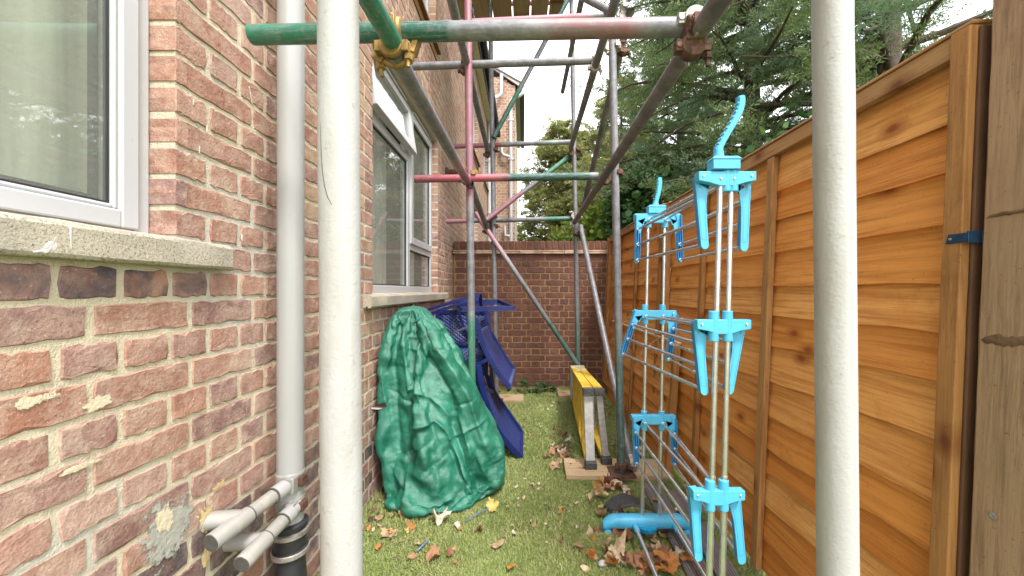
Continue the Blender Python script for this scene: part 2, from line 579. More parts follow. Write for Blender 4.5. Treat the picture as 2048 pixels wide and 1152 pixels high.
def wood_material(name, pal, axis='Y', grain=1.0, knots=True, green=0.0):
    """grain runs along the given axis in world space; each piece has its own shade"""
    t = NT(name)
    p = t.pos()
    r = t.rand()
    off = t.n('CombineXYZ', i={'X': t.math('MULTIPLY', r, 13.0), 'Y': t.math('MULTIPLY', r, 29.0), 'Z': t.math('MULTIPLY', r, 7.0)}).outputs[0]
    pv = t.n('VectorMath', operation='ADD', i={0: p, 1: off}).outputs[0]
    sc = {'X': (0.7, 17, 17), 'Y': (17, 0.7, 17), 'Z': (17, 17, 0.7)}[axis]
    g = t.noise(t.mapping(pv, sc), 3.2 * grain, 6, 0.66, 0.35)
    base = t.ramp(r, [(0.0, pal[2]), (0.25, pal[0]), (0.5, pal[1]), (0.8, pal[2]), (1.0, tuple(x * 0.8 + y * 0.2 for x, y in zip(pal[2], pal[3])))])
    c = t.mix(t.ramp(g, [(0.36, 0.7), (0.55, 0.0)]), base, pal[3])
    fine = t.noise(t.mapping(pv, tuple(s * 4 if s > 1 else 1.4 for s in sc)), 4.0, 5, 0.8)
    c = t.mix(t.ramp(fine, [(0.34, 0.6), (0.48, 0.0)]), c, pal[3])
    stain = t.noise(t.mapping(p, (3.0, 3.0, 3.0)), 1.6, 6, 0.7, 0.4)
    c = t.mix(t.ramp(stain, [(0.56, 0.0), (0.70, 0.5)]), c, pal[3])
    c = t.mix(t.ramp(t.noise(pv, 120.0, 3, 0.6), [(0.29, 0.6), (0.34, 0.0)]), c, tuple(x * 0.4 for x in pal[3]))
    big = t.noise(pv, 2.6, 4, 0.6)
    c = t.mix(t.ramp(big, [(0.45, 0.0), (0.72, 0.65)]), c, pal[2])
    if knots:
        sx = t.n('SeparateXYZ', i={0: pv}).outputs
        al, ac = {'X': (sx[0], sx[1]), 'Y': (sx[1], sx[2]), 'Z': (sx[2], sx[1])}[axis]
        kv = t.n('CombineXYZ', i={'X': t.math('MULTIPLY', al, 0.55), 'Y': ac, 'Z': 0.0}).outputs[0]
        v = t.n('TexVoronoi', voronoi_dimensions='2D', i={'Vector': kv, 'Scale': 4.4, 'Randomness': 1.0})
        d = t.math('ADD', v.outputs['Distance'], t.math('MULTIPLY', t.noise(pv, 40.0, 3), 0.05))
        kf = t.ramp(d, [(0.045, 0.9), (0.065, 0.75), (0.085, 0.50), (0.17, 0.0)])
        c = t.mix(kf, c, (pal[3][0] * 0.62, pal[3][1] * 0.42, pal[3][2] * 0.35))
    if green > 0:
        c = t.mix(t.ramp(t.noise(p, 3.0, 4), [(0.45, 0.0), (0.65, green)]), c, (0.16, 0.17, 0.09))
    t.set(Base_Color=c, Roughness=0.68, Specular_IOR_Level=0.3, Normal=t.bump(t.math('ADD', g, t.math('MULTIPLY', fine, 0.5)), 0.16, 0.003))
    return t.m


PAL_FENCE = [(0.76, 0.33, 0.082), (0.82, 0.43, 0.15), (0.66, 0.245, 0.048), (0.40, 0.125, 0.022)]
M_fence = wood_material("orange_larch_boards", PAL_FENCE, 'Y')
M_fence_up = wood_material("orange_timber_upright", [(0.42, 0.21, 0.070), (0.46, 0.25, 0.10), (0.37, 0.17, 0.05), (0.20, 0.08, 0.022)], 'Z')
M_rail = wood_material("timber_rail", [(0.40, 0.20, 0.075), (0.44, 0.25, 0.11), (0.36, 0.17, 0.06), (0.20, 0.085, 0.035)], 'Y')
M_post = wood_material("greenish_timber_post", [(0.36, 0.235, 0.14), (0.39, 0.26, 0.16), (0.33, 0.205, 0.115), (0.16, 0.09, 0.05)], 'Z', grain=1.3, knots=False, green=0.12)
M_scaff_board = wood_material("scaffold_board", [(0.33, 0.24, 0.15), (0.36, 0.27, 0.18), (0.30, 0.20, 0.12), (0.17, 0.11, 0.065)], 'Y')
M_sole = wood_material("sole_board", [(0.46, 0.335, 0.20), (0.50, 0.37, 0.24), (0.42, 0.29, 0.17), (0.26, 0.17, 0.09)], 'X')
M_plank_grey = wood_material("grey_decking", [(0.20, 0.175, 0.17), (0.23, 0.20, 0.20), (0.18, 0.155, 0.15), (0.10, 0.085, 0.085)], 'Y', knots=False)
M_brown_sill = wood_material("brown_timber", [(0.27, 0.13, 0.05), (0.30, 0.15, 0.06), (0.24, 0.11, 0.04), (0.09, 0.045, 0.02)], 'Y', knots=False)

# ================================================================== GROUND
WX = -0.85            # plane of the house wall
H = CAM_Z
t = NT("turf_backing")
_p = t.pos()
_f = t.noise(_p, 6.0, 6, 0.65)
_c = t.ramp(_f, [(0.3, (0.12, 0.165, 0.04)), (0.5, (0.18, 0.23, 0.06)), (0.72, (0.24, 0.27, 0.09))])
_c = t.mix(t.ramp(t.noise(_p, 170.0, 4, 0.7), [(0.35, 0.7), (0.5, 0.0)]), _c, (0.035, 0.06, 0.012))
t.set(Base_Color=_c, Roughness=0.9, Normal=t.bump(t.noise(_p, 260.0, 4, 0.8), 0.7, 0.01))
M_turf = t.m
gm = MB()
gm.quad((-150, -150, 0), (150, -150, 0), (150, 200, 0), (-150, 200, 0))
ground = obj("ground", gm, M_turf, kind="structure")

# ================================================================== BRICKWORK
CAMP = Vector((0, 0, H))


def proj(p):
    if p[1] < 0.05:
        return None
    return 1047 + (p[0]) * FPX / p[1], 581 - (p[2] - H) * FPX / p[1]


def brick_shape(w, h, depth, proud, seed, n_side=7, jit=0.0034, back=True):
    """one brick as (verts, faces) in (u, v, n): front face proud of the mortar, worn irregular edge"""
    r = random.Random(seed)
    ring = []
    for (ax, ay, bx, by, k) in ((-w / 2, -h / 2, w / 2, -h / 2, n_side), (w / 2, -h / 2, w / 2, h / 2, 2),
                                (w / 2, h / 2, -w / 2, h / 2, n_side), (-w / 2, h / 2, -w / 2, -h / 2, 2)):
        for i in range(k):
            tt = i / k
            x, y = ax + (bx - ax) * tt, ay + (by - ay) * tt
            j = jit * (1.0 if i else 0.6)
            if i == 0:      # worn corner
                x *= 1 - 0.0035 / w
                y *= 1 - 0.0035 / h
            ring.append((x + r.uniform(-j, j), y + r.uniform(-j, j)))
    m = len(ring)
    chip = [r.random() < 0.10 for _ in range(m)]
    v, f = [], []
    for (x, y) in ring:
        v.append((x, y, -depth))
    for (x, y) in ring:
        v.append((x, y, proud * 0.25))
    for i, (x, y) in enumerate(ring):
        ins = 0.0020 if not chip[i] else r.uniform(0.006, 0.011)
        sx, sy = 1 - 2 * ins / w, 1 - 2 * ins / h
        v.append((x * sx, y * sy, proud + r.uniform(-0.0006, 0.0006)))
    for a in range(2):
        for i in range(m):
            j = (i + 1) % m
            f.append((a * m + i, a * m + j, (a + 1) * m + j, (a + 1) * m + i))
    f.append(tuple(2 * m + i for i in range(m)))
    return v, f


_shape_cache = {}


def brick_mesh_shared(w, h, depth, proud, variant, mat):
    key = (round(w, 4), round(h, 4), round(depth, 3), round(proud, 4), variant, mat.name)
    if key not in _shape_cache:
        v, f = brick_shape(w, h, depth, proud, hash(key[:5]) & 0xffff)
        me = bpy.data.meshes.new("brick")
        me.from_pydata(v, [], f)
        me.materials.append(mat)
        me.update()
        _shape_cache[key] = me
    return _shape_cache[key]


def english_bond(u0, u1, z_joint, k_lo, k_hi, u_off, openings, stretcher_even=True, course=0.075, g=0.0066):
    """yields (u_centre, v_centre, w, h, edge) for each visible brick, cut round openings"""
    out = []
    for k in range(k_lo, k_hi):
        v0 = z_joint + k * course + g
        v1 = z_joint + (k + 1) * course - g
        st = (k % 2 == 0) == stretcher_even
        pitch = 0.225 if st else 0.1125
        off = u_off if st else u_off + 0.05625
        n0 = int(math.floor((u0 - off) / pitch)) - 1
        n1 = int(math.ceil((u1 - off) / pitch)) + 1
        row = []
        for n in range(n0, n1):
            a, b = off + n * pitch + g, off + (n + 1) * pitch - g
            a, b = max(a, u0), min(b, u1)
            if b - a < 0.02:
                continue
            segs = [(a, b, False)]
            for (oa, ob, oz0, oz1) in openings:
                if v1 <= oz0 + 0.012 or v0 >= oz1 - 0.012:
                    continue
                new = []
                for (sa, sb, e) in segs:
                    if sb <= oa or sa >= ob:
                        new.append((sa, sb, e or abs(sb - oa) < 0.02 or abs(sa - ob) < 0.02))
                        continue
                    if sa < oa - 0.015:
                        new.append((sa, oa - 0.0, True))
                    if sb > ob + 0.015:
                        new.append((ob + 0.0, sb, True))
                segs = new
            for (sa, sb, e) in segs:
                if sb - sa > 0.03:
                    row.append([sa, sb, e])
        for (oa, ob, oz0, oz1) in openings:
            if v1 <= oz0 + 0.012 or v0 >= oz1 - 0.012 or oz1 - oz0 < 0.1:
                continue
            for q in row:       # the brick next to the opening turns the corner
                if -0.004 <= oa - q[1] < 0.075:
                    q[1], q[2] = oa + 0.0035, True
                if -0.004 <= q[0] - ob < 0.075:
                    q[0], q[2] = ob - 0.0035, True
        out += [((sa + sb) / 2, (v0 + v1) / 2, sb - sa, v1 - v0, e, k) for sa, sb, e in row]
    return out


def lay_bricks(parent, bricks, M3, mat_of, limit, depth_of, proud=0.004, dead=None):
    """M3: local (u, v, n) -> world matrix. The `limit` largest in the picture become objects."""
    scored = []
    nrm = (M3.to_3x3() @ Vector((0, 0, 1))).normalized()
    for b in bricks:
        c = M3 @ Vector((b[0], b[1], 0))
        s = 0.0
        q = proj(c)
        if q and -60 < q[0] < 2110 and -40 < q[1] < 1190:
            d = c - CAMP
            s = b[2] * b[3] * abs(d.normalized().dot(nrm)) / d.length_squared
            if dead and dead(q):
                s *= 0.02
        scored.append((s, b, c))
    scored.sort(key=lambda e: -e[0])
    rest = {}
    o0 = org(parent)
    rot = M3.to_3x3().to_4x4()
    for i, (s, b, c) in enumerate(scored):
        u, v, w, h, edge, k = b
        mat = mat_of(u, v, k)
        dep = depth_of(edge)
        if i < limit and s > 0:
            me = brick_mesh_shared(w, h, dep, proud + (0.0012 if (i % 3) else 0.0), rng.randrange(7), mat)
            o = bpy.data.objects.new("brick", me)
            flip = Matrix.Rotation(math.pi, 4, 'Z') if rng.random() < 0.5 else Matrix.Identity(4)
            o.matrix_local = Matrix.Translation(c - o0) @ rot @ flip
            o.parent = parent
            COL.objects.link(o)
        else:
            rest.setdefault(mat.name, (mat, []))[1].append((c, w, h, dep, s))
    for nm, (mat, lst) in rest.items():
        V, F = [], []
        R3 = M3.to_3x3()
        for (c, w, h, dep, s) in lst:
            n = len(V)
            pr = proud + rng.uniform(-0.001, 0.0015)
            j = lambda: rng.uniform(-0.0015, 0.0015)
            for (x, y, z) in ((-w / 2, -h / 2, -dep), (w / 2, -h / 2, -dep), (w / 2, h / 2, -dep), (-w / 2, h / 2, -dep),
                              (-w / 2 + .002 + j(), -h / 2 + .002 + j(), pr), (w / 2 - .002 + j(), -h / 2 + .002 + j(), pr),
                              (w / 2 - .002 + j(), h / 2 - .002 + j(), pr), (-w / 2 + .002 + j(), h / 2 - .002 + j(), pr)):
                V.append(tuple(c + R3 @ Vector((x, y, z))))
            F += [(n + 4, n + 5, n + 6, n + 7), (n, n + 1, n + 5, n + 4), (n + 1, n + 2, n + 6, n + 5),
                  (n + 2, n + 3, n + 7, n + 6), (n + 3, n, n + 4, n + 7)]
        np_obj("brickwork", V, F, mat, parent, kind="stuff")


def wall_plane(mb, u0, u1, v0, v1, openings, M3, reveal):
    """mortar face with rectangular openings and their reveals"""
    us = sorted({u0, u1, *[o[0] for o in openings], *[o[1] for o in openings]})
    vs = sorted({v0, v1, *[o[2] for o in openings], *[o[3] for o in openings]})
    us = [u for u in us if u0 <= u <= u1]
    vs = [v for v in vs if v0 <= v <= v1]
    for i in range(len(us) - 1):
        for j in range(len(vs) - 1):
            cu, cv = (us[i] + us[i + 1]) / 2, (vs[j] + vs[j + 1]) / 2
            if any(o[0] < cu < o[1] and o[2] < cv < o[3] for o in openings):
                continue
            mb.quad(*[M3 @ Vector(p) for p in ((us[i], vs[j], 0), (us[i + 1], vs[j], 0), (us[i + 1], vs[j + 1], 0), (us[i], vs[j + 1], 0))])
    for (a, b, c, d) in openings:
        a, b = max(a, u0), min(b, u1)
        for (p, q) in (((a, c), (a, d)), ((a, d), (b, d)), ((b, d), (b, c)), ((b, c), (a, c))):
            mb.quad(*[M3 @ Vector(x) for x in ((p[0], p[1], 0), (q[0], q[1], 0), (q[0], q[1], -reveal), (p[0], p[1], -reveal))])


# ================================================================== HOUSE
house = thing("house", (WX, 4.5, 0), "long two storey red brick house with white windows along the left of the passage", "house")
JZ = H - 0.022            # a bed joint of the left wall
# u = distance along Y, v = z, n = +X
MW = Matrix(((0, 0, 1, WX), (1, 0, 0, 0), (0, 1, 0, 0), (0, 0, 0, 1)))
W_END = 10.2
EAVE = H + 3.95
win_near = (-0.75, 0.937, JZ + 0.150, JZ + 0.150 + 18 * 0.075)
win_far = (2.155, 3.81, JZ - 0.0, JZ + 1.5)
sash_z1 = JZ + 1.5
UP0, UP1 = JZ + 2.325, JZ + 3.6
win_up = (1.9, 3.72, UP0, UP1)
win_up2 = (5.85, 7.15, UP0, UP1)
win_up3 = (8.15, 9.0, UP0, UP1)
win_dn2 = (5.85, 7.15, JZ - 0.0, sash_z1)
openings = [win_near, win_far, win_up, win_up2, win_up3, win_dn2]
mb = MB()
wall_plane(mb, -1.6, W_END, -0.05, EAVE + 0.1, openings, MW, 0.10)
# the block behind the outer face: roof side and back so that the house is a solid thing
mb.quad((WX, -1.6, -0.05), (WX, -1.6, EAVE + 0.1), (WX - 7, -1.6, EAVE + 0.1), (WX - 7, -1.6, -0.05))
mb.quad((WX - 7, -1.6, -0.05), (WX - 7, -1.6, EAVE + 0.1), (WX - 7, W_END, EAVE + 0.1), (WX - 7, W_END, -0.05))
obj("wall", mb, M_mortar, house)
# sills take their own course: no bricks behind them
cut = openings + [(-0.9, 1.085, JZ + 0.075, JZ + 0.150), (2.03, 4.1, JZ - 0.075, JZ)]
cut += [(o[0] - 0.05, o[1] + 0.04, JZ + 2.25, JZ + 2.325) for o in (win_up, win_up2, win_up3)]
K_LO = -int((JZ + 0.05) / 0.075) - 1
bricks = english_bond(-0.35, W_END, JZ, K_LO, int((EAVE - JZ) / 0.075) + 1, 0.077, cut, stretcher_even=False)


def house_mat(u, v, k):
    if k == 0 and u < 1.0:
        return M_brick_soot
    hsh = (math.sin(u * 91.7 + k * 47.3) * 43758.5) % 1.0
    if v < 0.56 and u > 0.86 and u < 1.9:
        return M_brick_dark if hsh < 0.75 else M_brick_soot
    if v < 0.30:
        return M_brick_dark if hsh < 0.45 else M_brick
    if u > 1.33 and u < 2.2 and hsh < 0.38:
        return M_brick_buff
    if v > H + 1.0 or u > 4.6:
        return M_brick_far
    return M_brick


def behind_things(q):
    x, y = q
    return (553 < x < 608 and y < 1060) or (640 < x < 724) or (760 < x < 960 and 640 < y < 1020)


lay_bricks(house, bricks, MW, house_mat, 300, lambda e: 0.09 if e else 0.02, 0.0026, behind_things)


# ---- windows
def frame_bars(mb, X, rects, depth, t_=0.055):
    """rects (y0, y1, z0, z1): a mitred frame ring each, front face at X"""
    for (y0, y1, z0, z1, w) in rects:
        mb.box((X - depth, y0, z0), (X, y0 + w, z1))
        mb.box((X - depth, y1 - w, z0), (X, y1, z1))
        mb.box((X - depth, y0 + w, z0), (X, y1 - w, z0 + w))
        mb.box((X - depth, y0 + w, z1 - w), (X, y1 - w, z1))


def pane(parent, X, y0, y1, z0, z1, name="pane"):
    m = MB()
    m.box((X - 0.006, y0, z0), (X, y1, z1))
    return obj(name, m, M_glass, parent)


def gasket(parent, X, y0, y1, z0, z1, w=0.006):
    m = MB()
    frame_bars(m, X, [(y0, y1, z0, z1, w)], 0.01)
    return obj("seal", m, M_rubber, parent)


def room_box(parent, y0, y1, z0, z1, X=-0.99, d=2.2):
    m = MB()
    a, b = X, X - d
    e = 0.5
    y0 -= e
    y1 += e
    z0 -= 0.8
    z1 += 0.4
    m.quad((b, y0, z0), (b, y1, z0), (b, y1, z1), (b, y0, z1))
    m.quad((a, y0, z0), (b, y0, z0), (b, y0, z1), (a, y0, z1))
    m.quad((a, y1, z0), (b, y1, z0), (b, y1, z1), (a, y1, z1))
    m.quad((a, y0, z0), (a, y1, z0), (b, y1, z0), (b, y0, z0))
    m.quad((a, y0, z1), (a, y1, z1), (b, y1, z1), (b, y0, z1))
    return obj("room", m, M_room, parent)


def curtain(parent, X, y0, y1, z0, z1, amp=0.018, waves=9):
    n = int(waves * 10)
    m = MB()
    for i in range(n + 1):
        tt = i / n
        x = X + amp * math.sin(tt * waves * 2 * math.pi) + amp * 0.5 * math.sin(tt * waves * 3.7 + 1)
        m.v += [Vector((x, y0 + (y1 - y0) * tt, z0)), Vector((x, y0 + (y1 - y0) * tt, z1))]
    for i in range(n):
        m.f.append((2 * i, 2 * i + 2, 2 * i + 3, 2 * i + 1))
    return obj("curtain", m, M_curtain, parent, smooth=0)


# near window (only its right light is in the picture)
FX = WX - 0.058
wn = MB()
y0, y1, z0, z1 = win_near
frame_bars(wn, FX, [(y0 + 0.003, y1 - 0.004, z0 + 0.002, z1, 0.040)], 0.06)
wn.box((FX - 0.06, 0.045, z0 + 0.042), (FX, 0.085, z1 - 0.04))
window = obj("window", wn, M_upvc, house, bevel=0.004)
sm = MB()
frame_bars(sm, FX + 0.012, [(0.087, y1 - 0.040, z0 + 0.012, z1 - 0.042, 0.040)], 0.055)
frame_bars(sm, FX + 0.004, [(0.128, y1 - 0.081, z0 + 0.053, z1 - 0.083, 0.010)], 0.03)
obj("sash", sm, M_upvc, window, bevel=0.004)
gasket(window, FX - 0.004, 0.139, y1 - 0.092, z0 + 0.064, z1 - 0.094, 0.004)
pane(window, FX - 0.008, 0.135, y1 - 0.088, z0 + 0.060, z1 - 0.090)
sp = MB()
frame_bars(sp, FX - 0.022, [(0.146, y1 - 0.100, z0 + 0.071, z1 - 0.100, 0.008)], 0.012)
obj("glazing_spacer", sp, M_rubber, window)
curtain(window, -1.0, -0.7, 0.90, z0 - 0.1, z1, 0.006, 13)
room_box(window, y0, y1, z0, z1)


def sill(parent, ya, yb, za, zb, proud, mat, seed):
    """cast concrete sill with a worn arris, weathered top, and a throat underneath"""
    r = random.Random(seed)
    n = 40
    prof = [(-0.06, zb + 0.010), (proud - 0.012, zb + 0.001), (proud - 0.004, zb - 0.004), (proud, zb - 0.010), (proud, za + 0.008), (proud - 0.004, za + 0.002),
            (proud - 0.010, za), (proud - 0.018, za + 0.0), (proud - 0.020, za + 0.008), (proud - 0.030, za + 0.008), (proud - 0.032, za), (-0.06, za)]
    m = MB()
    for i in range(n + 1):
        y = ya + (yb - ya) * i / n
        for (dx, z) in prof:
            m.v.append(Vector((WX + dx + r.uniform(-0.0012, 0.0012), y, z + r.uniform(-0.001, 0.001))))
    k = len(prof)
    for i in range(n):
        for j in range(k - 1):
            m.f.append((i * k + j, i * k + j + 1, (i + 1) * k + j + 1, (i + 1) * k + j))
    m.f.append(tuple(reversed(range(k))))
    m.f.append(tuple(n * k + j for j in range(k)))
    return obj("sill", m, mat, parent, smooth=25)


s1 = sill(window, -0.9, 1.08, JZ + 0.079, JZ + 0.147, 0.034, M_concrete, 3)


def splat(parent, X, pts, mat, th=0.0015, name="paint_splash"):
    """thin irregular patch lying on the wall face, feathered towards its edge"""
    m = MB()
    cy, cz = sum(p[0] for p in pts) / len(pts), sum(p[1] for p in pts) / len(pts)
    n = len(pts)
    for (s, d) in ((1.0, -0.0012), (0.93, th * 0.5), (0.8, th), (0.45, th * 1.15)):
        for (y, z) in pts:
            j = 0.0006 * mnoise.noise(Vector((y * 90, z * 90, s * 5)))
            m.v.append(Vector((X + d + j, cy + (y - cy) * s, cz + (z - cz) * s)))
    m.v.append(Vector((X + th * 1.2, cy, cz)))
    R_ = (1.0, 0.93, 0.8, 0.45)
    for k in range(3):
        for i in range(n):
            j = (i + 1) % n
            m.f.append((k * n + i, k * n + j, (k + 1) * n + j, (k + 1) * n + i))
            m.uv.append((len(m.f) - 1, [(R_[k], 0), (R_[k], 0), (R_[k + 1], 0), (R_[k + 1], 0)]))
    for i in range(n):
        m.f.append((3 * n + i, 3 * n + (i + 1) % n, 4 * n))
        m.uv.append((len(m.f) - 1, [(0.45, 0), (0.45, 0), (0, 0)]))
    return obj(name, m, mat, parent, smooth=0)


def blob(y, z, ry, rz, n, seed, j=0.25, tilt=0.0):
    r = random.Random(seed)
    n = max(n, 28)
    out = []
    ox = r.uniform(0, 99)
    for i in range(n):
        a = 2 * math.pi * i / n
        ca, sa = math.cos(a), math.sin(a)
        k = 1 + j * 1.1 * mnoise.noise(Vector((ca * 1.1 + ox, sa * 1.1, 0))) + j * 0.6 * mnoise.noise(Vector((ca * 3.5 + ox, sa * 3.5, 4)))
        yy, zz = ry * k * ca, rz * k * sa
        out.append((y + yy * math.cos(tilt) - zz * math.sin(tilt), z + yy * math.sin(tilt) + zz * math.cos(tilt)))
    return out


splat(window, WX + 0.0346, blob(0.664, H + 0.080, 0.007, 0.014, 48, 4, 0.8, -0.5), M_peel, 0.0004)
splat(window, WX + 0.0346, blob(0.655, H + 0.068, 0.010, 0.0035, 48, 8, 0.9, 0.2), M_peel, 0.0004)
splat(window, WX + 0.0346, blob(0.692, H + 0.096, 0.0014, 0.022, 40, 5, 0.6), M_peel, 0.0004)
# a few paint drips, one large mortar smear
for (px, py, ry, rz, sd) in ((383, 205, 0.0012, 0.008, 1), (410, 258, 0.0010, 0.010, 3), (481, 475, 0.0026, 0.010, 8), (498, 190, 0.0009, 0.024, 10),
                             (395, 300, 0.0009, 0.010, 13)):
    Y = -WX * FPX / (1047 - px)
    splat(house, WX + 0.0056, blob(Y, H - (py - 581) * Y / FPX, ry, rz, 14, sd, 0.45, 0.3 if rz > 0.01 else 0.0), M_peel, 0.0004)
for (px, py, ry, rz, sd, til) in ((190, 806, 0.040, 0.022, 21, 0.0), (60, 800, 0.05, 0.016, 23, 0), (150, 935, 0.05, 0.010, 28, 0)):
    Y = -WX * FPX / (1047 - px)
    splat(house, WX + 0.0046, blob(Y, H - (py - 581) * Y / FPX, ry, rz, 60, sd, 0.35, til), M_buff, 0.0010, "mortar_smear")
# cement repair smeared over the bricks, with buff filler in its middle and round the pipe entries
splat(house, WX + 0.0046, blob(0.915, 0.600, 0.085, 0.110, 90, 31, 0.3), M_cement, 0.0012, "cement_patch")
splat(house, WX + 0.0062, blob(0.902, 0.632, 0.036, 0.046, 60, 32, 0.30), M_buff, 0.0012, "filler")
splat(house, WX + 0.0044, blob(1.020, 0.565, 0.032, 0.048, 60, 33, 0.30), M_foam, 0.006, "filler")
splat(house, WX + 0.0044, blob(1.020, 0.475, 0.026, 0.050, 60, 34, 0.35), M_foam, 0.005, "filler")
splat(house, WX + 0.0044, blob(1.065, 0.632, 0.034, 0.014, 60, 36, 0.4), M_foam, 0.003, "filler")

# far ground floor window: wide fixed light with open top vent, narrow casement with small light under
FX2 = WX - 0.06
y0, y1, z0, z1 = win_far
ym = 3.05
wf = MB()
b0 = z0 + 0.004
frame_bars(wf, FX2, [(y0 + 0.002, y1 - 0.002, b0, z1 - 0.002, 0.052)], 0.06)
wf.box((FX2 - 0.06, ym - 0.032, b0 + 0.052), (FX2, ym + 0.032, z1 - 0.054))
ztr = H + 1.045
wf.box((FX2 - 0.06, y0 + 0.054, ztr - 0.03), (FX2, ym - 0.032, ztr + 0.03))
zt2 = H + 0.355
wf.box((FX2 - 0.06, ym + 0.032, zt2 - 0.03), (FX2, y1 - 0.054, zt2 + 0.03))
window2 = obj("window", wf, M_upvc, house, bevel=0.005)
pane(window2, FX2 - 0.02, y0 + 0.05, ym - 0.028, b0 + 0.05, ztr - 0.028)
gasket(window2, FX2 - 0.012, y0 + 0.054, ym - 0.032, b0 + 0.052, ztr - 0.03, 0.008)
pane(window2, FX2 - 0.02, ym + 0.03, y1 - 0.05, b0 + 0.05, zt2 - 0.028)
gasket(window2, FX2 - 0.012, ym + 0.032, y1 - 0.054, b0 + 0.052, zt2 - 0.03, 0.008)
cs = MB()
frame_bars(cs, FX2 + 0.014, [(ym + 0.022, y1 - 0.044, zt2 + 0.02, z1 - 0.044, 0.058)], 0.05)
obj("sash", cs, M_upvc, window2, bevel=0.005)
pane(window2, FX2 - 0.012, ym + 0.078, y1 - 0.100, zt2 + 0.076, z1 - 0.100)
gasket(window2, FX2 - 0.002, ym + 0.080, y1 - 0.102, zt2 + 0.078, z1 - 0.102, 0.006)
# vent, hinged at its top and standing open at the bottom
vt = MB()
va, vb, vc, vd = y0 + 0.044, ym - 0.022, ztr + 0.02, z1 - 0.044
frame_bars(vt, 0.014, [(va, vb, vc - vd, 0, 0.058)], 0.05)
Mv = Matrix.Translation((FX2, 0, vd)) @ Matrix.Rotation(R(-9), 4, 'Y')
for i, v in enumerate(vt.v):
    vt.v[i] = Mv @ v
vent = obj("vent_sash", vt, M_upvc, window2, bevel=0.005)
vp = MB()
vp.box((-0.018, va + 0.056, vc - vd + 0.056), (-0.012, vb - 0.056, -0.056))
for i, v in enumerate(vp.v):
    vp.v[i] = Mv @ v
obj("pane", vp, M_glass, window2)
hd = MB()
hd.box((FX2 - 0.001, va + 0.15, z1 - 0.030), (FX2 + 0.018, vb - 0.08, z1 - 0.012))
hd.box((FX2 - 0.001, ym + 0.10, z1 - 0.030), (FX2 + 0.018, y1 - 0.10, z1 - 0.012))
obj("trickle_vent", hd, M_upvc, window2)
sill(window2, 2.03, 4.1, JZ - 0.071, JZ - 0.003, 0.046, M_concrete, 5)
curtain(window2, -1.12, 2.78, 3.12, z0 - 0.1, z1, 0.014, 5)
curtain(window2, -1.12, 3.62, 3.92, z0 - 0.1, z1, 0.014, 5)
room_box(window2, y0, y1, z0, z1)


def plain_window(op, mull, sill_mat, far=False):
    y0, y1, z0, z1 = op
    w = MB()
    frame_bars(w, FX2, [(y0 + 0.002, y1 - 0.002, z0 + 0.03, z1 - 0.002, 0.06)], 0.06)
    if mull:
        w.box((FX2 - 0.06, mull - 0.03, z0 + 0.09), (FX2, mull + 0.03, z1 - 0.062))
    wo = obj("window", w, M_upvc, house)
    if mull:
        pane(wo, FX2 - 0.02, y0 + 0.06, mull - 0.028, z0 + 0.088, z1 - 0.06)
        pane(wo, FX2 - 0.02, mull + 0.028, y1 - 0.06, z0 + 0.088, z1 - 0.06)
    else:
        pane(wo, FX2 - 0.02, y0 + 0.06, y1 - 0.06, z0 + 0.088, z1 - 0.06)
    s = MB()
    if sill_mat is M_concrete:
        s.box((WX - 0.06, y0 - 0.1, z0 - 0.07), (WX + 0.045, y1 + 0.15, z0 + 0.028))
    else:
        s.box((WX - 0.06, y0 - 0.05, z0 - 0.074), (WX + 0.012, y1 + 0.04, z0 + 0.0))
        s.box((WX - 0.06, y0 - 0.05, z0 + 0.001), (WX + 0.045, y1 + 0.04, z0 + 0.028))
    obj("sill", s, sill_mat, wo, bevel=0.003)
    room_box(wo, y0, y1, z0, z1)
    return wo


plain_window(win_up, 2.8, M_brown_sill)
plain_window(win_up2, 6.5, M_brown_sill)
plain_window(win_up3, None, M_brown_sill)
plain_window(win_dn2, 6.5, M_concrete)

# eaves: cream soffit boards, black fascia and gutter, roof slope
EZ = EAVE
so = MB()
for i in range(2):
    so.box((WX + 0.001 + 0.062 * i, -1.6, EZ - 0.012 - 0.001 * i), (WX + 0.058 + 0.062 * i, W_END - 0.12, EZ + 0.004))
obj("soffit", so, M_soffit, house)
fa = MB()
fa.box((WX + 0.124, -1.6, EZ - 0.03), (WX + 0.142, W_END - 0.12, EZ + 0.16))
obj("fascia", fa, M_black_matt, house)
gu = MB()
gp = [(WX + 0.143 + 0.056 - 0.056 * math.cos(a), EZ + 0.13 - 0.06 * math.sin(a)) for a in [math.pi * i / 8 for i in range(9)]]
for y in (-1.6, W_END - 0.1):
    gu.v += [Vector((x, y, z)) for x, z in gp]
for i in range(8):
    gu.f.append((i, i + 1, 9 + i + 1, 9 + i))
gu.f.append(tuple(range(9, 18)))
obj("gutter", gu, M_black_matt, house, smooth=30)
M_roof = simple("roof_tiles", (0.10, 0.07, 0.06), 0.8, var=0.3, nscale=3)
rf = MB()
rf.hexa([(WX + 0.16, -1.7, EZ + 0.15), (WX - 7, -1.7, EZ + 3.2), (WX - 7, W_END + 0.2, EZ + 3.2), (WX + 0.16, W_END + 0.2, EZ + 0.15),
         (WX + 0.16, -1.7, EZ + 0.19), (WX - 7, -1.7, EZ + 3.24), (WX - 7, W_END + 0.2, EZ + 3.24), (WX + 0.16, W_END + 0.2, EZ + 0.19)])
obj("roof", rf, M_roof, house)

# wall outlet beside the far window
ov = MB()
c = Vector((WX, 4.2, H + 1.29))
ov.tube([c, c + Vector((0.10, 0, -0.004)), c + Vector((0.13, 0, -0.02))], [0.036, 0.036, 0.028], 12)
ov.tube([c, c + Vector((0.02, 0, 0))], 0.055, 14)
obj("flue_outlet", ov, M_rust, house, smooth=40)

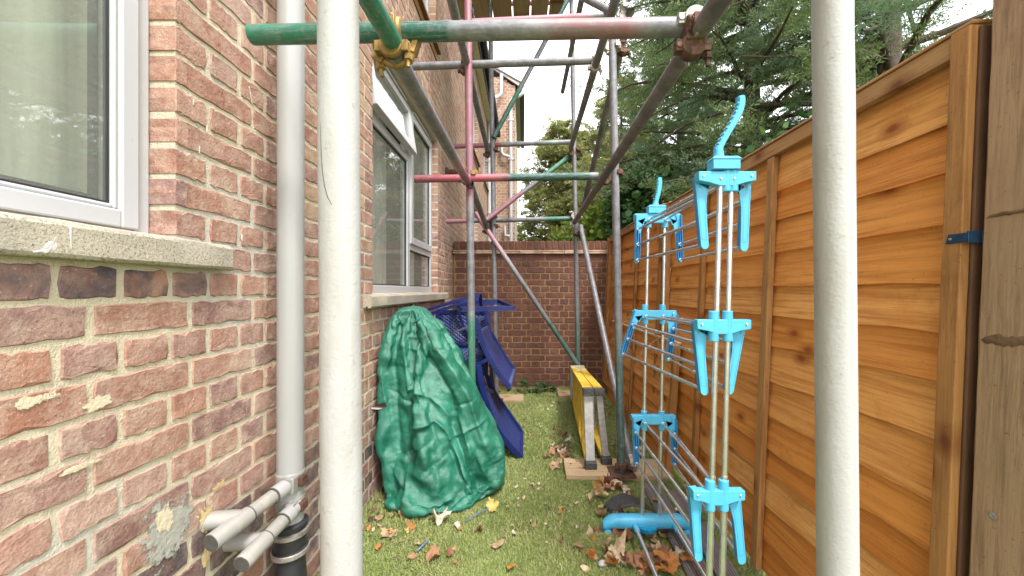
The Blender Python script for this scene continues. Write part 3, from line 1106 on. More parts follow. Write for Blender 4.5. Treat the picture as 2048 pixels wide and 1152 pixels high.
# ---- projecting wing at the far end
WG0, WG1, WGX0, WGX1 = 10.2, 14.0, WX - 1.2, -0.22
ZL, ZR = H + 5.85, H + 5.42
wing = thing("house_wing", (-0.55, WG0, 0), "taller brick wing closing the view at the far end of the long house", "building")
MWG = Matrix(((1, 0, 0, 0), (0, 0, -1, WG0), (0, 1, 0, 0), (0, 0, 0, 1)))   # u=+X, v=z, n=-Y
wm = MB()
wm.v += [Vector(p) for p in ((WGX0, WG0, 0), (WGX1, WG0, 0), (WGX1, WG0, ZR), (WGX0, WG0, ZL + 0.35),
                             (WGX0, WG1, 0), (WGX1, WG1, 0), (WGX1, WG1, ZR), (WGX0, WG1, ZL + 0.35))]
wm.f += [(0, 1, 2, 3), (5, 4, 7, 6), (1, 5, 6, 2), (4, 0, 3, 7), (3, 2, 6, 7)]
obj("wall", wm, M_mortar, wing)
bk = english_bond(-1.0, WGX1, JZ, -15, int((ZR - JZ) / 0.075) + 4, 0.02, [])
bk = [b for b in bk if b[1] < ZR + (WGX1 - b[0]) * (ZL - ZR) / 0.63 - 0.02]
lay_bricks(wing, bk, MWG, lambda u, v, k: M_brick_far if v > H + 2.2 else M_brick, 0, lambda e: 0.02, 0.005)
v_ = MB()
v_.bar((-1.0, WG0 - 0.03, ZL + 0.20), (WGX1 + 0.14, WG0 - 0.03, ZR + 0.02), 0.06, 0.10)
v_.box((WGX1, WG0, ZR - 0.20), (WGX1 + 0.10, WG1 + 0.1, ZR - 0.17))
obj("verge_board", v_, M_steelgrey, wing)
sf = MB()
for i in range(12):
    sf.box((WGX1 + 0.001, WG0 + 0.02 + i * 0.32, ZR - 0.168), (WGX1 + 0.12, WG0 + 0.325 + i * 0.32, ZR - 0.15))
obj("soffit", sf, M_soffit, wing)
gw = MB()
gw.box((WGX1 + 0.121, WG0 - 0.02, ZR - 0.21), (WGX1 + 0.25, WG1 + 0.1, ZR + 0.0))
obj("gutter", gw, M_black_matt, wing, bevel=0.02)
rf = MB()
rf.hexa([(WGX0, WG0 - 0.08, ZL + 0.72), (WGX1 + 0.22, WG0 - 0.08, ZR + 0.02), (WGX1 + 0.22, WG1 + 0.1, ZR + 0.02), (WGX0, WG1 + 0.1, ZL + 0.72),
         (WGX0, WG0 - 0.08, ZL + 0.76), (WGX1 + 0.22, WG0 - 0.08, ZR + 0.06), (WGX1 + 0.22, WG1 + 0.1, ZR + 0.06), (WGX0, WG1 + 0.1, ZL + 0.76)])
obj("roof", rf, M_roof, wing)


def downpipe(pts, r, label, clips=(), extra=()):
    root = thing("downpipe", pts[-1], label, "drainpipe", "white downpipes at the far end of the house")
    m = MB()
    m.tube(pts, r, 12)
    obj("pipe", m, M_upvc, root, smooth=50)
    for c in clips:
        k = MB()
        k.tube([c + Vector((0, 0, -0.03)), c + Vector((0, 0, 0.03))], r * 1.25, 12)
        k.box((c.x - r * 1.6, c.y - r * 0.5, c.z - 0.02), (c.x + r * 1.6, c.y + r * 1.6, c.z + 0.02))
        obj("pipe_clip", k, M_upvc, root, smooth=50)
    for e in extra:
        k = MB()
        k.tube(e, r * 0.9, 10)
        obj("branch_pipe", k, M_upvc, root, smooth=50)
    return root


YP = 10.08
p1 = [at(1003, 148, YP), at(1003, 186, YP), at(999, 191, YP), at(972, 204, 9.2), at(969, 209, 9.05), at(969, 300, 9.0)]
p1[-1] = Vector((-0.80, 9.0, p1[4].z - 0.1))
p1[4] = Vector((-0.80, 9.0, p1[4].z))
p1.append(Vector((-0.80, 9.0, 0.02)))
downpipe(p1, 0.045, "white downpipe bending from the wing gutter down the corner of the long wall", [Vector((-0.80, 9.0, z)) for z in (4.2, 3.0, 1.8)])
p2 = [at(1047, 172, YP), at(1046, 186, YP), at(1040, 191, YP), at(1026, 197, YP), at(1022, 203, YP), at(1022, 480, YP), at(1022, 480, YP)]
p2[-1] = Vector((p2[-2].x, YP, 0.02))
downpipe(p2, 0.045, "white downpipe running straight down the face of the far wing", [at(1022, y, YP) for y in (240, 318, 400)],
         [[at(1003, 288, YP), at(1003, 305, YP), at(1008, 311, YP), at(1022, 314, YP)], [at(1009, 452, YP), at(1010, 471, YP), at(1022, 473, YP)]])

# ================================================================== GARDEN WALL at the end
BW = 4.6
bwall = thing("garden_wall", (0.1, BW, 0), "dark red brick wall with soldier coping across the end of the passage", "wall")
MB_ = Matrix(((1, 0, 0, 0), (0, 0, -1, BW), (0, 1, 0, 0), (0, 0, 0, 1)))
ZTOP = H + (581 - 508) * BW / FPX      # underside of the tile ledge is one course down
mb = MB()
mb.box((WX + 0.012, BW, -0.05), (1.2, BW + 0.215, ZTOP))
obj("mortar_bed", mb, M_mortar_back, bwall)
kb = int(ZTOP / 0.075)
zj = ZTOP - 0.006 - kb * 0.075
bk = english_bond(WX + 0.03, 1.2, zj, -1, kb, 0.035, [], stretcher_even=(kb % 2 == 1))
bk = [b for b in bk if b[1] > 0]
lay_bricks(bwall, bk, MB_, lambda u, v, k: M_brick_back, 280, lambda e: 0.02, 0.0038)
lg = MB()
for i, x in enumerate(np.arange(WX + 0.012, 1.15, 0.265)):
    lg.box((x, BW - 0.035, ZTOP + 0.002), (min(x + 0.26, 1.2), BW + 0.25, ZTOP + 0.024 + 0.003 * (i % 2)))
    lg.box((x, BW - 0.022, ZTOP + 0.030), (min(x + 0.262, 1.2), BW + 0.24, ZTOP + 0.046))
obj("tile_ledge", lg, simple("tile_creasing", (0.40, 0.27, 0.19), 0.9, var=0.4, nscale=12, bump=0.5), bwall, bevel=0.003)
cm = MB()
cm.box((WX + 0.012, BW - 0.004, ZTOP + 0.047), (1.2, BW + 0.22, ZTOP + 0.142))
obj("coping_mortar", cm, M_mortar_back, bwall)
n_cop = 28
cme = None
for i in range(n_cop):
    x = WX + 0.05 + i * 0.0733
    if cme is None:
        k = MB()
        k.box((-0.033, -0.012, -0.051), (0.033, 0.232, 0.051))
        cob = obj("coping_brick", k, M_brick_back, bwall, bevel=0.009)
    else:
        cob = cme.copy()
        COL.objects.link(cob)
    cob.location = Vector((x, BW, ZTOP + 0.103 + rng.uniform(-0.003, 0.003))) - (ORG[bwall.name] if cme else Vector((0, 0, 0)))
    if cme is None:
        cme = cob
        for v in cob.data.vertices:
            v.co += ORG[bwall.name]
        cob.location = Vector((x, BW, ZTOP + 0.103)) - ORG[bwall.name]
    cob.rotation_euler = (0, rng.uniform(-0.02, 0.02), rng.uniform(-0.02, 0.02))

# ================================================================== SOIL PIPE and waste pipes
SX, SY, SR = -0.772, 1.272, 0.040
sp_root = thing("soil_pipe", (SX, SY, 0), "tall white soil pipe standing against the near brickwork", "drainpipe")
m = MB()
m.tube([(SX + 0.003, SY, 3.6), (SX, SY, 0.36)], SR, 28)
obj("pipe", m, M_pipe, sp_root, smooth=40)
m = MB()
T = Matrix.Translation((SX, SY, 0))
m.lathe([(0.046, 0.30), (0.053, 0.31), (0.053, 0.322), (0.047, 0.325), (0.047, 0.39), (0.053, 0.395), (0.053, 0.405), (0.044, 0.412)], T, 28)
obj("rubber_coupling", m, M_black_plastic, sp_root, smooth=35)
m = MB()
m.lathe([(0.0475, 0.366), (0.0545, 0.368), (0.0545, 0.382), (0.0475, 0.384)], T, 28)
m.lathe([(0.0535, 0.303), (0.056, 0.306), (0.056, 0.319), (0.0535, 0.321)], T, 28)
obj("coupling_band", m, M_steelgrey, sp_root, smooth=35)
m = MB()
m.tube([(SX, SY, 0.30), (SX + 0.004, SY, 0.20), (SX + 0.012, SY, -0.02)], [0.043, 0.046, 0.046], 24)
obj("drain_pipe", m, M_black_plastic, sp_root, smooth=40)
for zc in (0.545, 0.463):
    m = MB()
    m.lathe([(SR + 0.0005, zc - 0.030), (SR + 0.0035, zc - 0.028), (SR + 0.0035, zc + 0.028), (SR + 0.0005, zc + 0.030)], T, 28)
    # bulge of the boss towards the alley
    m.box((SX + 0.012, SY - SR - 0.012, zc - 0.026), (SX + 0.040, SY + 0.01, zc + 0.026))
    bs = obj("boss_strap", m, M_pipe_dirty, sp_root, smooth=35, bevel=0.004)
    m = MB()
    m.box((SX + SR - 0.002, SY - 0.028, zc - 0.012), (SX + SR + 0.016, SY + 0.006, zc + 0.018))
    obj("strap_bolt", m, M_rust, bs, bevel=0.003)


def waste(p_end, p_stack, p_wall, label, seed):
    root = thing("waste_pipe", p_stack, label, "pipe", "waste pipes joining the soil pipe")
    d = (p_end - p_stack)
    m = MB()
    m.tube([p_stack, p_stack + d * 0.30], 0.0215, 20)
    m.tube([p_stack + d * 0.16, p_stack + d * 0.30], 0.0250, 20)
    obj("collar", m, M_pipe, root, smooth=40)
    m = MB()
    m.tube([p_stack + d * 0.305, p_stack + d * 0.62], 0.0205, 20)
    obj("pipe", m, M_pipe_dirty, root, smooth=40)
    m = MB()
    m.tube([p_stack + d * 0.60, p_stack + d * 0.605, p_stack + d * 0.995, p_end], [0.0225, 0.0238, 0.0238, 0.0232], 20)
    q = p_stack + d * 0.66
    w0 = q + (p_wall - q) * 0.25
    m.tube([q, w0, w0 + (p_wall - w0) * 0.5, p_wall], [0.021, 0.0235, 0.0238, 0.0238], 20)
    obj("branch_fitting", m, M_pipe_dirty, root, smooth=40)
    m = MB()
    m.tube([p_end - d * 0.004, p_end + d.normalized() * 0.002], 0.0222, 20)
    obj("end_cap", m, M_pipe_end, root, smooth=40)
    for k in (0.302, 0.60):
        m = MB()
        m.tube([p_stack + d * k, p_stack + d * (k + 0.012)], 0.0256 if k < 0.5 else 0.0246, 20)
        obj("joint_ring", m, M_pipe_end, root, smooth=40)


waste(Vector((-0.802, 0.985, 0.522)), Vector((-0.752, 1.262, 0.548)), Vector((WX - 0.01, 1.02, 0.555)),
      "upper grey waste pipe with a capped end running to the soil pipe", 1)
waste(Vector((-0.760, 1.035, 0.432)), Vector((-0.742, 1.262, 0.466)), Vector((WX - 0.01, 1.10, 0.450)),
      "lower grey waste pipe with a capped end near the ground by the soil pipe", 2)

# ================================================================== FENCE
def fx(z, off=0.0):
    """the fence leans outward a little"""
    return 1.03 + 0.042 * (z - H) + off


fence = thing("fence", (1.03, 2.6, 0), "tall orange larch lap fence with battens along the right side of the passage", "fence")
JOINTS = [0.405, 0.285, 0.158, 0.017, -0.1025, -0.223, -0.369, -0.516, -0.641, -0.745, -0.875, -1.01, -1.14]
FT = H + 0.605


def fence_board(parent, ya, yb, zt, zb, seed, wav=0.004, mat=None, base=None):
    r = random.Random(seed)
    base = base or fx
    n = 30
    m = MB()
    ph = r.uniform(0, 50)
    sl = r.uniform(-0.004, 0.004)
    for i in range(n + 1):
        y = ya + (yb - ya) * i / n
        wt = wav * (mnoise.noise(Vector((y * 2.1, ph, 0))) + 0.5 * mnoise.noise(Vector((y * 7.0, ph, 3)))) + sl * (i / n - 0.5)
        wx = 0.004 * mnoise.noise(Vector((y * 1.7, ph, 9)))
        w0 = wav * (mnoise.noise(Vector((y * 2.3, ph + 30, 0))) + 0.6 * mnoise.noise(Vector((y * 8.0, ph + 30, 3))) + 0.35 * mnoise.noise(Vector((y * 23.0, ph, 5))))
        z1 = zt + 0.016
        z0 = zb
        m.v += [Vector((base(z0, -0.0105 + wx), y, z0 + w0)), Vector((base(z0, -0.0112 + wx), y, z0 + w0 + 0.0015)), Vector((base(z1, 0.0035 + wx), y, z1)),
                Vector((base(z1, 0.0085 + wx), y, z1)), Vector((base(z0, -0.0015 + wx), y, z0 + w0 + 0.001))]
    for i in range(n):
        for k in range(5):
            k2 = (k + 1) % 5
            a = i * 5
            m.f.append((a + k, a + 5 + k, a + 5 + k2, a + k2))
    m.f.append((0, 1, 2, 3, 4))
    m.f.append(tuple(n * 5 + k for k in (4, 3, 2, 1, 0)))
    return obj("board", m, mat or M_fence, parent)


def upright(parent, y0, y1, z0, z1, o0=-0.036, o1=-0.0125, name="batten", mat=None, base=None):
    base = base or fx
    m = MB()
    m.hexa([(base(z0, o0), y0, z0), (base(z0, o1), y0, z0), (base(z0, o1), y1, z0), (base(z0, o0), y1, z0),
            (base(z1, o0), y0, z1), (base(z1, o1), y0, z1), (base(z1, o1), y1, z1), (base(z1, o0), y1, z1)])
    return obj(name, m, mat or M_fence_up, parent, bevel=0.0025)


for pi, (ya, yb, dz) in enumerate(((0.866, 2.722, 0.0), (2.79, 4.575, 0.02))):
    rj = random.Random(40 + pi)
    js = [FT - H + 0.004] + [j + (rj.uniform(-0.012, 0.012) if pi else 0) for j in JOINTS]
    for i in range(len(js) - 1):
        fence_board(fence, ya + 0.012, yb - 0.012, H + js[i] + dz, H + js[i + 1] + dz, 100 * pi + i, 0.0045 if i < 5 else 0.010)
    # frame: end uprights, mid battens, top rail and capping
    upright(fence, ya, ya + 0.040, 0.03, FT + dz - 0.004, -0.048, -0.0125)
    upright(fence, yb - 0.042, yb, 0.03, FT + dz - 0.004, -0.044, -0.0125)
    mids = ((1.563, 1.603), (2.150, 2.187)) if pi == 0 else ((3.44, 3.48), (4.05, 4.09))
    for (a, b) in mids:
        upright(fence, a, b, 0.03, FT + dz - 0.058)
    m = MB()
    z0, z1 = FT + dz - 0.055, FT + dz - 0.003
    m.hexa([(fx(z0, -0.038), ya + 0.041, z0), (fx(z0, -0.012), ya + 0.041, z0), (fx(z0, -0.012), yb - 0.043, z0), (fx(z0, -0.038), yb - 0.043, z0),
            (fx(z1, -0.038), ya + 0.041, z1), (fx(z1, -0.012), ya + 0.041, z1), (fx(z1, -0.012), yb - 0.043, z1), (fx(z1, -0.038), yb - 0.043, z1)])
    obj("top_rail", m, M_rail, fence, bevel=0.002)
    m = MB()
    z0, z1 = FT + dz - 0.001, FT + dz + 0.009
    m.hexa([(fx(z0, -0.043), ya, z0), (fx(z0, 0.03), ya, z0), (fx(z0, 0.03), yb, z0), (fx(z0, -0.043), yb, z0),
            (fx(z1, -0.041), ya, z1), (fx(z1, 0.03), ya, z1), (fx(z1, 0.03), yb, z1), (fx(z1, -0.041), yb, z1)])
    obj("capping", m, M_rail, fence, bevel=0.003)
upright(fence, 2.726, 2.786, 0.0, FT + 0.03, -0.02, 0.08, "fence_post")
upright(fence, 4.578, 4.597, 0.0, FT + 0.02, -0.05, 0.02, "fence_post")
# dark strip coloured as the shade in the panel gap, and the thick near post
M_gap_shade = simple("gap_shade_brown", (0.10, 0.045, 0.02), 0.8, var=0.3)
upright(fence, 0.858, 0.8655, 0.0, FT - 0.01, -0.03, 0.03, "gap_shade_strip", M_gap_shade)
post = MB()
zs = np.linspace(-0.02, 2.6, 60)
rp = random.Random(5)
for z in zs:
    j = [rp.uniform(-0.0015, 0.0015) for _ in range(6)]
    for (xo, y) in ((-0.030, 0.73), (-0.030, 0.79), (-0.030, 0.838), (-0.020, 0.848), (0.08, 0.848), (0.08, 0.73)):
        post.v.append(Vector((fx(float(z), xo + rp.uniform(-0.0006, 0.0006)), y + rp.uniform(-0.0008, 0.0008), float(z))))
for i in range(len(zs) - 1):
    for k in range(6):
        k2 = (k + 1) % 6
        post.f.append((i * 6 + k, i * 6 + k2, (i + 1) * 6 + k2, (i + 1) * 6 + k))
obj("fence_post", post, M_post, fence, smooth=35)
M_knot = simple("split_knot", (0.13, 0.075, 0.04), 0.9, var=0.4, nscale=40, bump=0.6)


def post_mark(z, hz, seed, y0=0.742, y1=0.836):
    r = random.Random(seed)
    m = MB()
    n = 14
    for i in range(n + 1):
        y = y0 + (y1 - y0) * i / n
        e = math.sin(math.pi * i / n) ** 0.4
        zc = z + (y - y1) * -0.08 + r.uniform(-0.002, 0.002)
        for s in (-1, 0, 1):
            m.v.append(Vector((fx(zc, -0.0305 - (0.003 * e if s == 0 else -0.0005)), y, zc + s * hz * e * r.uniform(0.6, 1.0))))
    for i in range(n):
        for k in range(2):
            m.f.append((i * 3 + k, i * 3 + k + 1, i * 3 + 4 + k, i * 3 + 3 + k))
    obj("knot", m, M_knot, fence, smooth=0)


post_mark(H + 0.158, 0.006, 1)
post_mark(H - 0.108, 0.014, 2)
m = MB()
Ms = Matrix.Translation((fx(0.68, -0.031), 0.80, 0.70)) @ Matrix.Rotation(R(-90), 4, 'Y')
m.lathe([(0.0075, 0.0), (0.0075, 0.0012), (0.005, 0.002), (0.002, 0.001)], Ms, 14)
obj("screw", m, M_steelgrey, fence, smooth=30)
# blue metal fixing clip
M_clip = simple("dark_blue_metal", (0.015, 0.05, 0.11), 0.4, 0.4, var=0.3, nscale=40)
m = MB()
zc = H + 0.118
m.hexa([(fx(zc, -0.052), 0.852, zc - 0.010), (fx(zc, -0.0485), 0.852, zc - 0.010), (fx(zc, -0.0485), 0.895, zc - 0.010), (fx(zc, -0.052), 0.895, zc - 0.010),
        (fx(zc, -0.052), 0.852, zc + 0.011), (fx(zc, -0.0485), 0.852, zc + 0.011), (fx(zc, -0.0485), 0.890, zc + 0.011), (fx(zc, -0.052), 0.890, zc + 0.011)])
m.box((fx(zc, -0.052), 0.8485, zc - 0.013), (fx(zc, -0.02), 0.852, zc + 0.014))
cl = obj("fixing_clip", m, M_clip, fence, bevel=0.001)
m = MB()
m.lathe([(0.003, 0), (0.003, 0.002), (0.001, 0.003)], Matrix.Translation((fx(zc, -0.052), 0.884, zc)) @ Matrix.Rotation(R(-90), 4, 'Y'), 10)
obj("screw", m, M_steelgrey, cl)
m = MB()
m.hexa([(fx(0, -0.05), 2.79, 0.0), (fx(0, -0.012), 2.79, 0.0), (fx(0, -0.012), 4.57, 0.0), (fx(0, -0.05), 4.57, 0.0),
        (fx(0, -0.05), 2.79, 0.11), (fx(0, -0.012), 2.79, 0.11), (fx(0, -0.012), 4.57, 0.11), (fx(0, -0.05), 4.57, 0.11)])
obj("gravel_board", m, M_rail, fence, bevel=0.004)

# low spare panel leaning on the fence
lowp = thing("low_fence", (0.94, 3.2, 0), "low spare length of fence with a pale sawn top leaning against the far fence", "low fence")


def lx(z, off=0.0):
    return 0.925 + 0.055 * (z / 0.83) + off


ZLP = 0.825
zb = ZLP
i = 0
while zb > 0.08:
    h_ = 0.118
    fence_board(lowp, 2.46, 4.2, zb, zb - h_, 500 + i, 0.005, base=lx)
    zb -= h_
    i += 1
upright(lowp, 2.415, 2.450, 0.0, ZLP - 0.01, -0.03, 0.012, "end_post", base=lx)
upright(lowp, 3.3, 3.335, 0.02, ZLP - 0.03, -0.03, -0.0125, "batten", base=lx)
M_sawn = wood_material("pale_sawn_timber", [(0.60, 0.45, 0.27), (0.63, 0.48, 0.30), (0.56, 0.40, 0.23), (0.42, 0.27, 0.13)], 'Y', knots=False)
m = MB()
m.hexa([(lx(ZLP, -0.014), 2.42, ZLP + 0.004), (lx(ZLP, 0.016), 2.42, ZLP + 0.004), (lx(ZLP, 0.016), 4.2, ZLP + 0.004), (lx(ZLP, -0.014), 4.2, ZLP + 0.004),
        (lx(ZLP, -0.014), 2.42, ZLP + 0.018), (lx(ZLP, 0.016), 2.42, ZLP + 0.018), (lx(ZLP, 0.016), 4.2, ZLP + 0.018), (lx(ZLP, -0.014), 4.2, ZLP + 0.018)])
obj("top_edge", m, M_sawn, lowp, bevel=0.002)

# ================================================================== SCAFFOLD
scaf = thing("scaffold", (0.1, 2.4, 0), "tube scaffold of galvanised, pink and green painted poles filling the passage", "scaffold")
TR = 0.02415


def extend(a, b, ka, kb):
    d = b - a
    return a - d * ka, b + d * kb


def tube_part(name, a, b, mat, label=None, r=TR):
    m = MB()
    n = 6
    pts = [a + (b - a) * (i / n) for i in range(n + 1)]
    m.tube(pts, r, 20, caps=False)
    # open tube ends: inner wall
    base = len(m.v)
    d = (b - a).normalized()
    m.tube([a + d * 0.0005, a + d * 0.06], r - 0.004, 16, caps=False)
    m.tube([b - d * 0.06, b - d * 0.0005], r - 0.004, 16, caps=False)
    # rims
    ring0 = [i for i in range(20)]
    m.f.append(tuple(reversed(range(20)))) if False else None
    o = obj(name, m, mat, scaf, smooth=50)
    if label:
        o["label"] = label
    return o


def tm(name, *stops):
    return tube_material(name, list(stops))


# standards
gl, gr = at(676.5, 0, 0.70), at(684, 1152, 0.70)
d = (gr - gl) / (gr.z - gl.z)
nl0, nl1 = gl + d * (0.03 - gl.z), gl + d * (2.9 - gl.z)
st = tube_part("standard", nl0, nl1, M_t_grey)
m = MB()


def sleeve(parent, a, b, r, seed, name="foam_sleeve"):
    m = MB()
    n = 120
    r_ = random.Random(seed)
    pts, rs = [], []
    for i in range(n + 1):
        tt = i / n
        pts.append(a + (b - a) * tt + Vector((0.0008 * mnoise.noise(Vector((tt * 20, seed, 0))), 0.0008 * mnoise.noise(Vector((tt * 20, seed, 5))), 0)))
        rs.append(r * (1 + 0.018 * mnoise.noise(Vector((tt * 9, seed, 2)))))
    m.tube(pts, rs, 36)
    return obj(name, m, M_sleeve, parent, smooth=60)


sl = sleeve(st, nl0 + Vector((0, 0, 0.01)), nl1, 0.0350, 1)
# split in the left sleeve: a torn flap with the dark slit beneath
tv = at(653, 345, 0.672)
ax = Vector((nl0.x + (tv.z - nl0.z) * d.x, 0.70, tv.z))


def on_sleeve(ang, z, r):
    a = R(ang)
    return Vector((ax.x + (z - ax.z) * d.x + r * math.sin(a), 0.70 - r * math.cos(a), z))


slit = MB()
path = [(-31, 0.085), (-29, 0.055), (-27, 0.028), (-23, 0.0), (-16, -0.025), (-6, -0.045), (6, -0.058)]
for i, (an, dz) in enumerate(path):
    w = 1.5 * math.sin(math.pi * (i + 0.5) / len(path)) * (0.7 + 0.5 * rng.random()) + 0.3
    slit.v += [on_sleeve(an - w, ax.z + dz, 0.0356), on_sleeve(an + w, ax.z + dz, 0.0356)]
for i in range(len(path) - 1):
    slit.f.append((2 * i, 2 * i + 1, 2 * i + 3, 2 * i + 2))
obj("tear", slit, simple("torn_foam", (0.11, 0.08, 0.055), 0.9, var=0.4, nscale=60), st)
gl2, gr2 = at(1664.5, 0, 0.78), at(1675, 1152, 0.78)
d2 = (gr2 - gl2) / (gr2.z - gl2.z)
nr0, nr1 = gl2 + d2 * (0.03 - gl2.z), gl2 + d2 * (2.9 - gl2.z)
st2 = tube_part("standard", nr0, nr1, M_t_grey)
sleeve(st2, nr0 + Vector((0, 0, 0.01)), nr1, 0.0345, 2)

M_std_pg = tm("tube_pink_to_green", (0.0, GREEN), (0.245, GREEN), (0.275, GREY), (0.42, GREY), (0.47, PINK), (1.0, PINK))
a, b = at(945.7, 948, 2.45), at(933.0, -250, 2.45)
a.z = 0.03
tube_part("standard", a, b, M_std_pg, "standard painted pink above and green at its foot")
a, b = at(1243, 944, 2.39), at(1224, 70, 2.39)
tube_part("standard", a, b, tm("tube_grey_dark_foot", (0.0, (0.03, 0.09, 0.075)), (0.26, (0.05, 0.11, 0.095)), (0.42, GREY), (1.0, GREY)))
a, b = at(993, 802, 3.95), at(976, -260, 3.95)
tube_part("standard", a, b, M_t_grey)
a, b = at(1157.5, 802, 3.98), at(1138, -260, 3.98)
tube_part("standard", a, b, tm("tube_grey_green_foot", (0.0, (0.03, 0.13, 0.10)), (0.14, (0.05, 0.14, 0.11)), (0.22, GREY), (1.0, GREY)))
a, b = at(994, 44, 4.25), at(992, -60, 4.25)
tube_part("standard", a, b, tm("tube_green_short", (0.0, GREEN), (1.0, GREEN)))

# ledgers
a, b = extend(at(740, 2, 0.853), at(800, 108, 1.045), 1.4, 0.0)
L1La, L1Lb = a, b
tube_part("ledger", a, b, tm("tube_bright_green", (0.0, GREEN), (1.0, GREEN)), "bright green ledger end with chipped paint")
a, b = at(783, 92, 1.00), at(940, 372, 2.52)
a += Vector((0.004, 0, -0.012))
tube_part("ledger", a, b, tm("tube_grey_to_pink", (0.0, GREY), (0.52, GREY), (0.68, (0.5, 0.25, 0.28)), (0.8, PINK), (1.0, PINK)))
a, b = at(940, 368, 2.40), at(975, 459, 4.02)
tube_part("ledger", a, b, tm("tube_grey_green_tip", (0.0, GREY), (0.62, GREY), (0.75, DGREEN), (1.0, GREEN)))
L1Ra, L1Rb = extend(at(1440, 0, 0.872), at(1149, 444, 3.97), 0.11, 0.0)
tube_part("ledger", L1Ra, L1Rb, M_t_dark, "dark weathered ledger on the fence side")
a, b = extend(at(903, 0, 1.92), at(976, 303, 3.98), 0.5, 0.0)
L2La, L2Lb = a, b
tube_part("ledger", a, b, M_t_grey)
a, b = extend(at(1231, 0, 1.92), at(1141, 297, 3.97), 0.5, 0.0)
L2Ra, L2Rb = a, b
tube_part("ledger", a, b, M_t_grey)
a, b = extend(at(1163, 0, 3.05), at(1125, 184, 4.5), 0.6, 0.0)
tube_part("ledger", a, b, M_t_grey)

# transoms
tube_part("transom", at(503, 70, 1.02), at(1392, 54, 1.02),
          tm("tube_green_grey_red", (0.0, GREEN), (0.02, GREEN), (0.44, DGREEN), (0.475, GREY), (0.60, GREY), (0.68, (0.22, 0.12, 0.12)), (0.84, (0.24, 0.09, 0.095)), (0.92, GREY), (1.0, GREY)),
          "nearest transom, green then grey then worn red")
tube_part("transom", at(830, 358, 2.44), at(1196, 352, 2.44),
          tm("tube_red_darkgreen", (0.0, RED), (0.35, (0.52, 0.08, 0.12)), (0.46, (0.45, 0.10, 0.13)), (0.53, DGREEN), (0.95, DGREEN), (0.975, GREY), (1.0, GREY)),
          "transom half pink and half dark green")
tube_part("transom", at(893, 443, 4.02), at(1147, 437, 4.02),
          tm("tube_pink_grey_green", (0.0, PINK), (0.17, PINK), (0.26, GREY), (0.74, GREY), (0.8, GREEN), (1.0, DGREEN)))
tube_part("transom", at(822, 133, 2.50), at(1194, 121, 2.50), M_t_grey)
tube_part("transom", at(904, 293, 3.97), at(1142, 284, 3.97),
          tm("tube_pink_then_grey", (0.0, PINK), (0.40, RED), (0.5, GREY), (0.72, GREY), (0.85, (0.28, 0.36, 0.34)), (1.0, GREY)))
tube_part("transom", at(880, 49, 2.52), at(1226, 32, 2.52),
          tm("tube_faded_pink", (0.0, PINK), (0.84, (0.5, 0.2, 0.24)), (0.93, GREY), (1.0, GREY)))
tube_part("transom", at(905, 10, 4.05), at(1130, 4, 4.05), tm("tube_green_red", (0.0, DGREEN), (0.48, GREEN), (0.55, RED), (1.0, RED)))

# braces and raker
tube_part("brace", at(951, 425, 3.90), at(1161, 738, 3.90),
          tm("tube_brace_pink_green", (0.0, PINK), (0.14, (0.5, 0.2, 0.25)), (0.28, (0.42, 0.33, 0.36)), (0.45, GREY), (0.62, GREY), (0.72, DGREEN), (1.0, (0.04, 0.15, 0.11))))
tube_part("raker", at(1161, 452, 3.92), at(1269, 958, 2.40), M_t_white, "bright raking tube down to the board by the fence")
tube_part("brace", at(1261, 18, 2.36), at(1166, 418, 3.9), M_t_dark)
a, b = extend(at(1135, 0, 3.9), at(987, 275, 3.9), 0.5, 0.0)
tube_part("brace", a, b, tm("tube_brace_green_ends", (0.0, GREEN), (0.4, DGREEN), (0.47, GREY), (0.72, GREY), (0.78, GREEN), (1.0, DGREEN)))
tube_part("brace", at(1148, 306, 4.05), at(973, 440, 3.85),
          tm("tube_brace_green_pink", (0.0, GREEN), (0.36, GREEN), (0.41, GREY), (0.56, GREY), (0.62, PINK), (1.0, PINK)))
tube_part("brace", at(1100, -38, 3.3), at(1224, 24, 2.45), M_t_grey)


def ring(mb, c, d, r, L, seg=18):
    d = d.normalized()
    mb.tube([c - d * L / 2, c - d * (L / 2 - 0.003), c + d * (L / 2 - 0.003), c + d * L / 2], [r - 0.002, r, r, r - 0.002], seg)


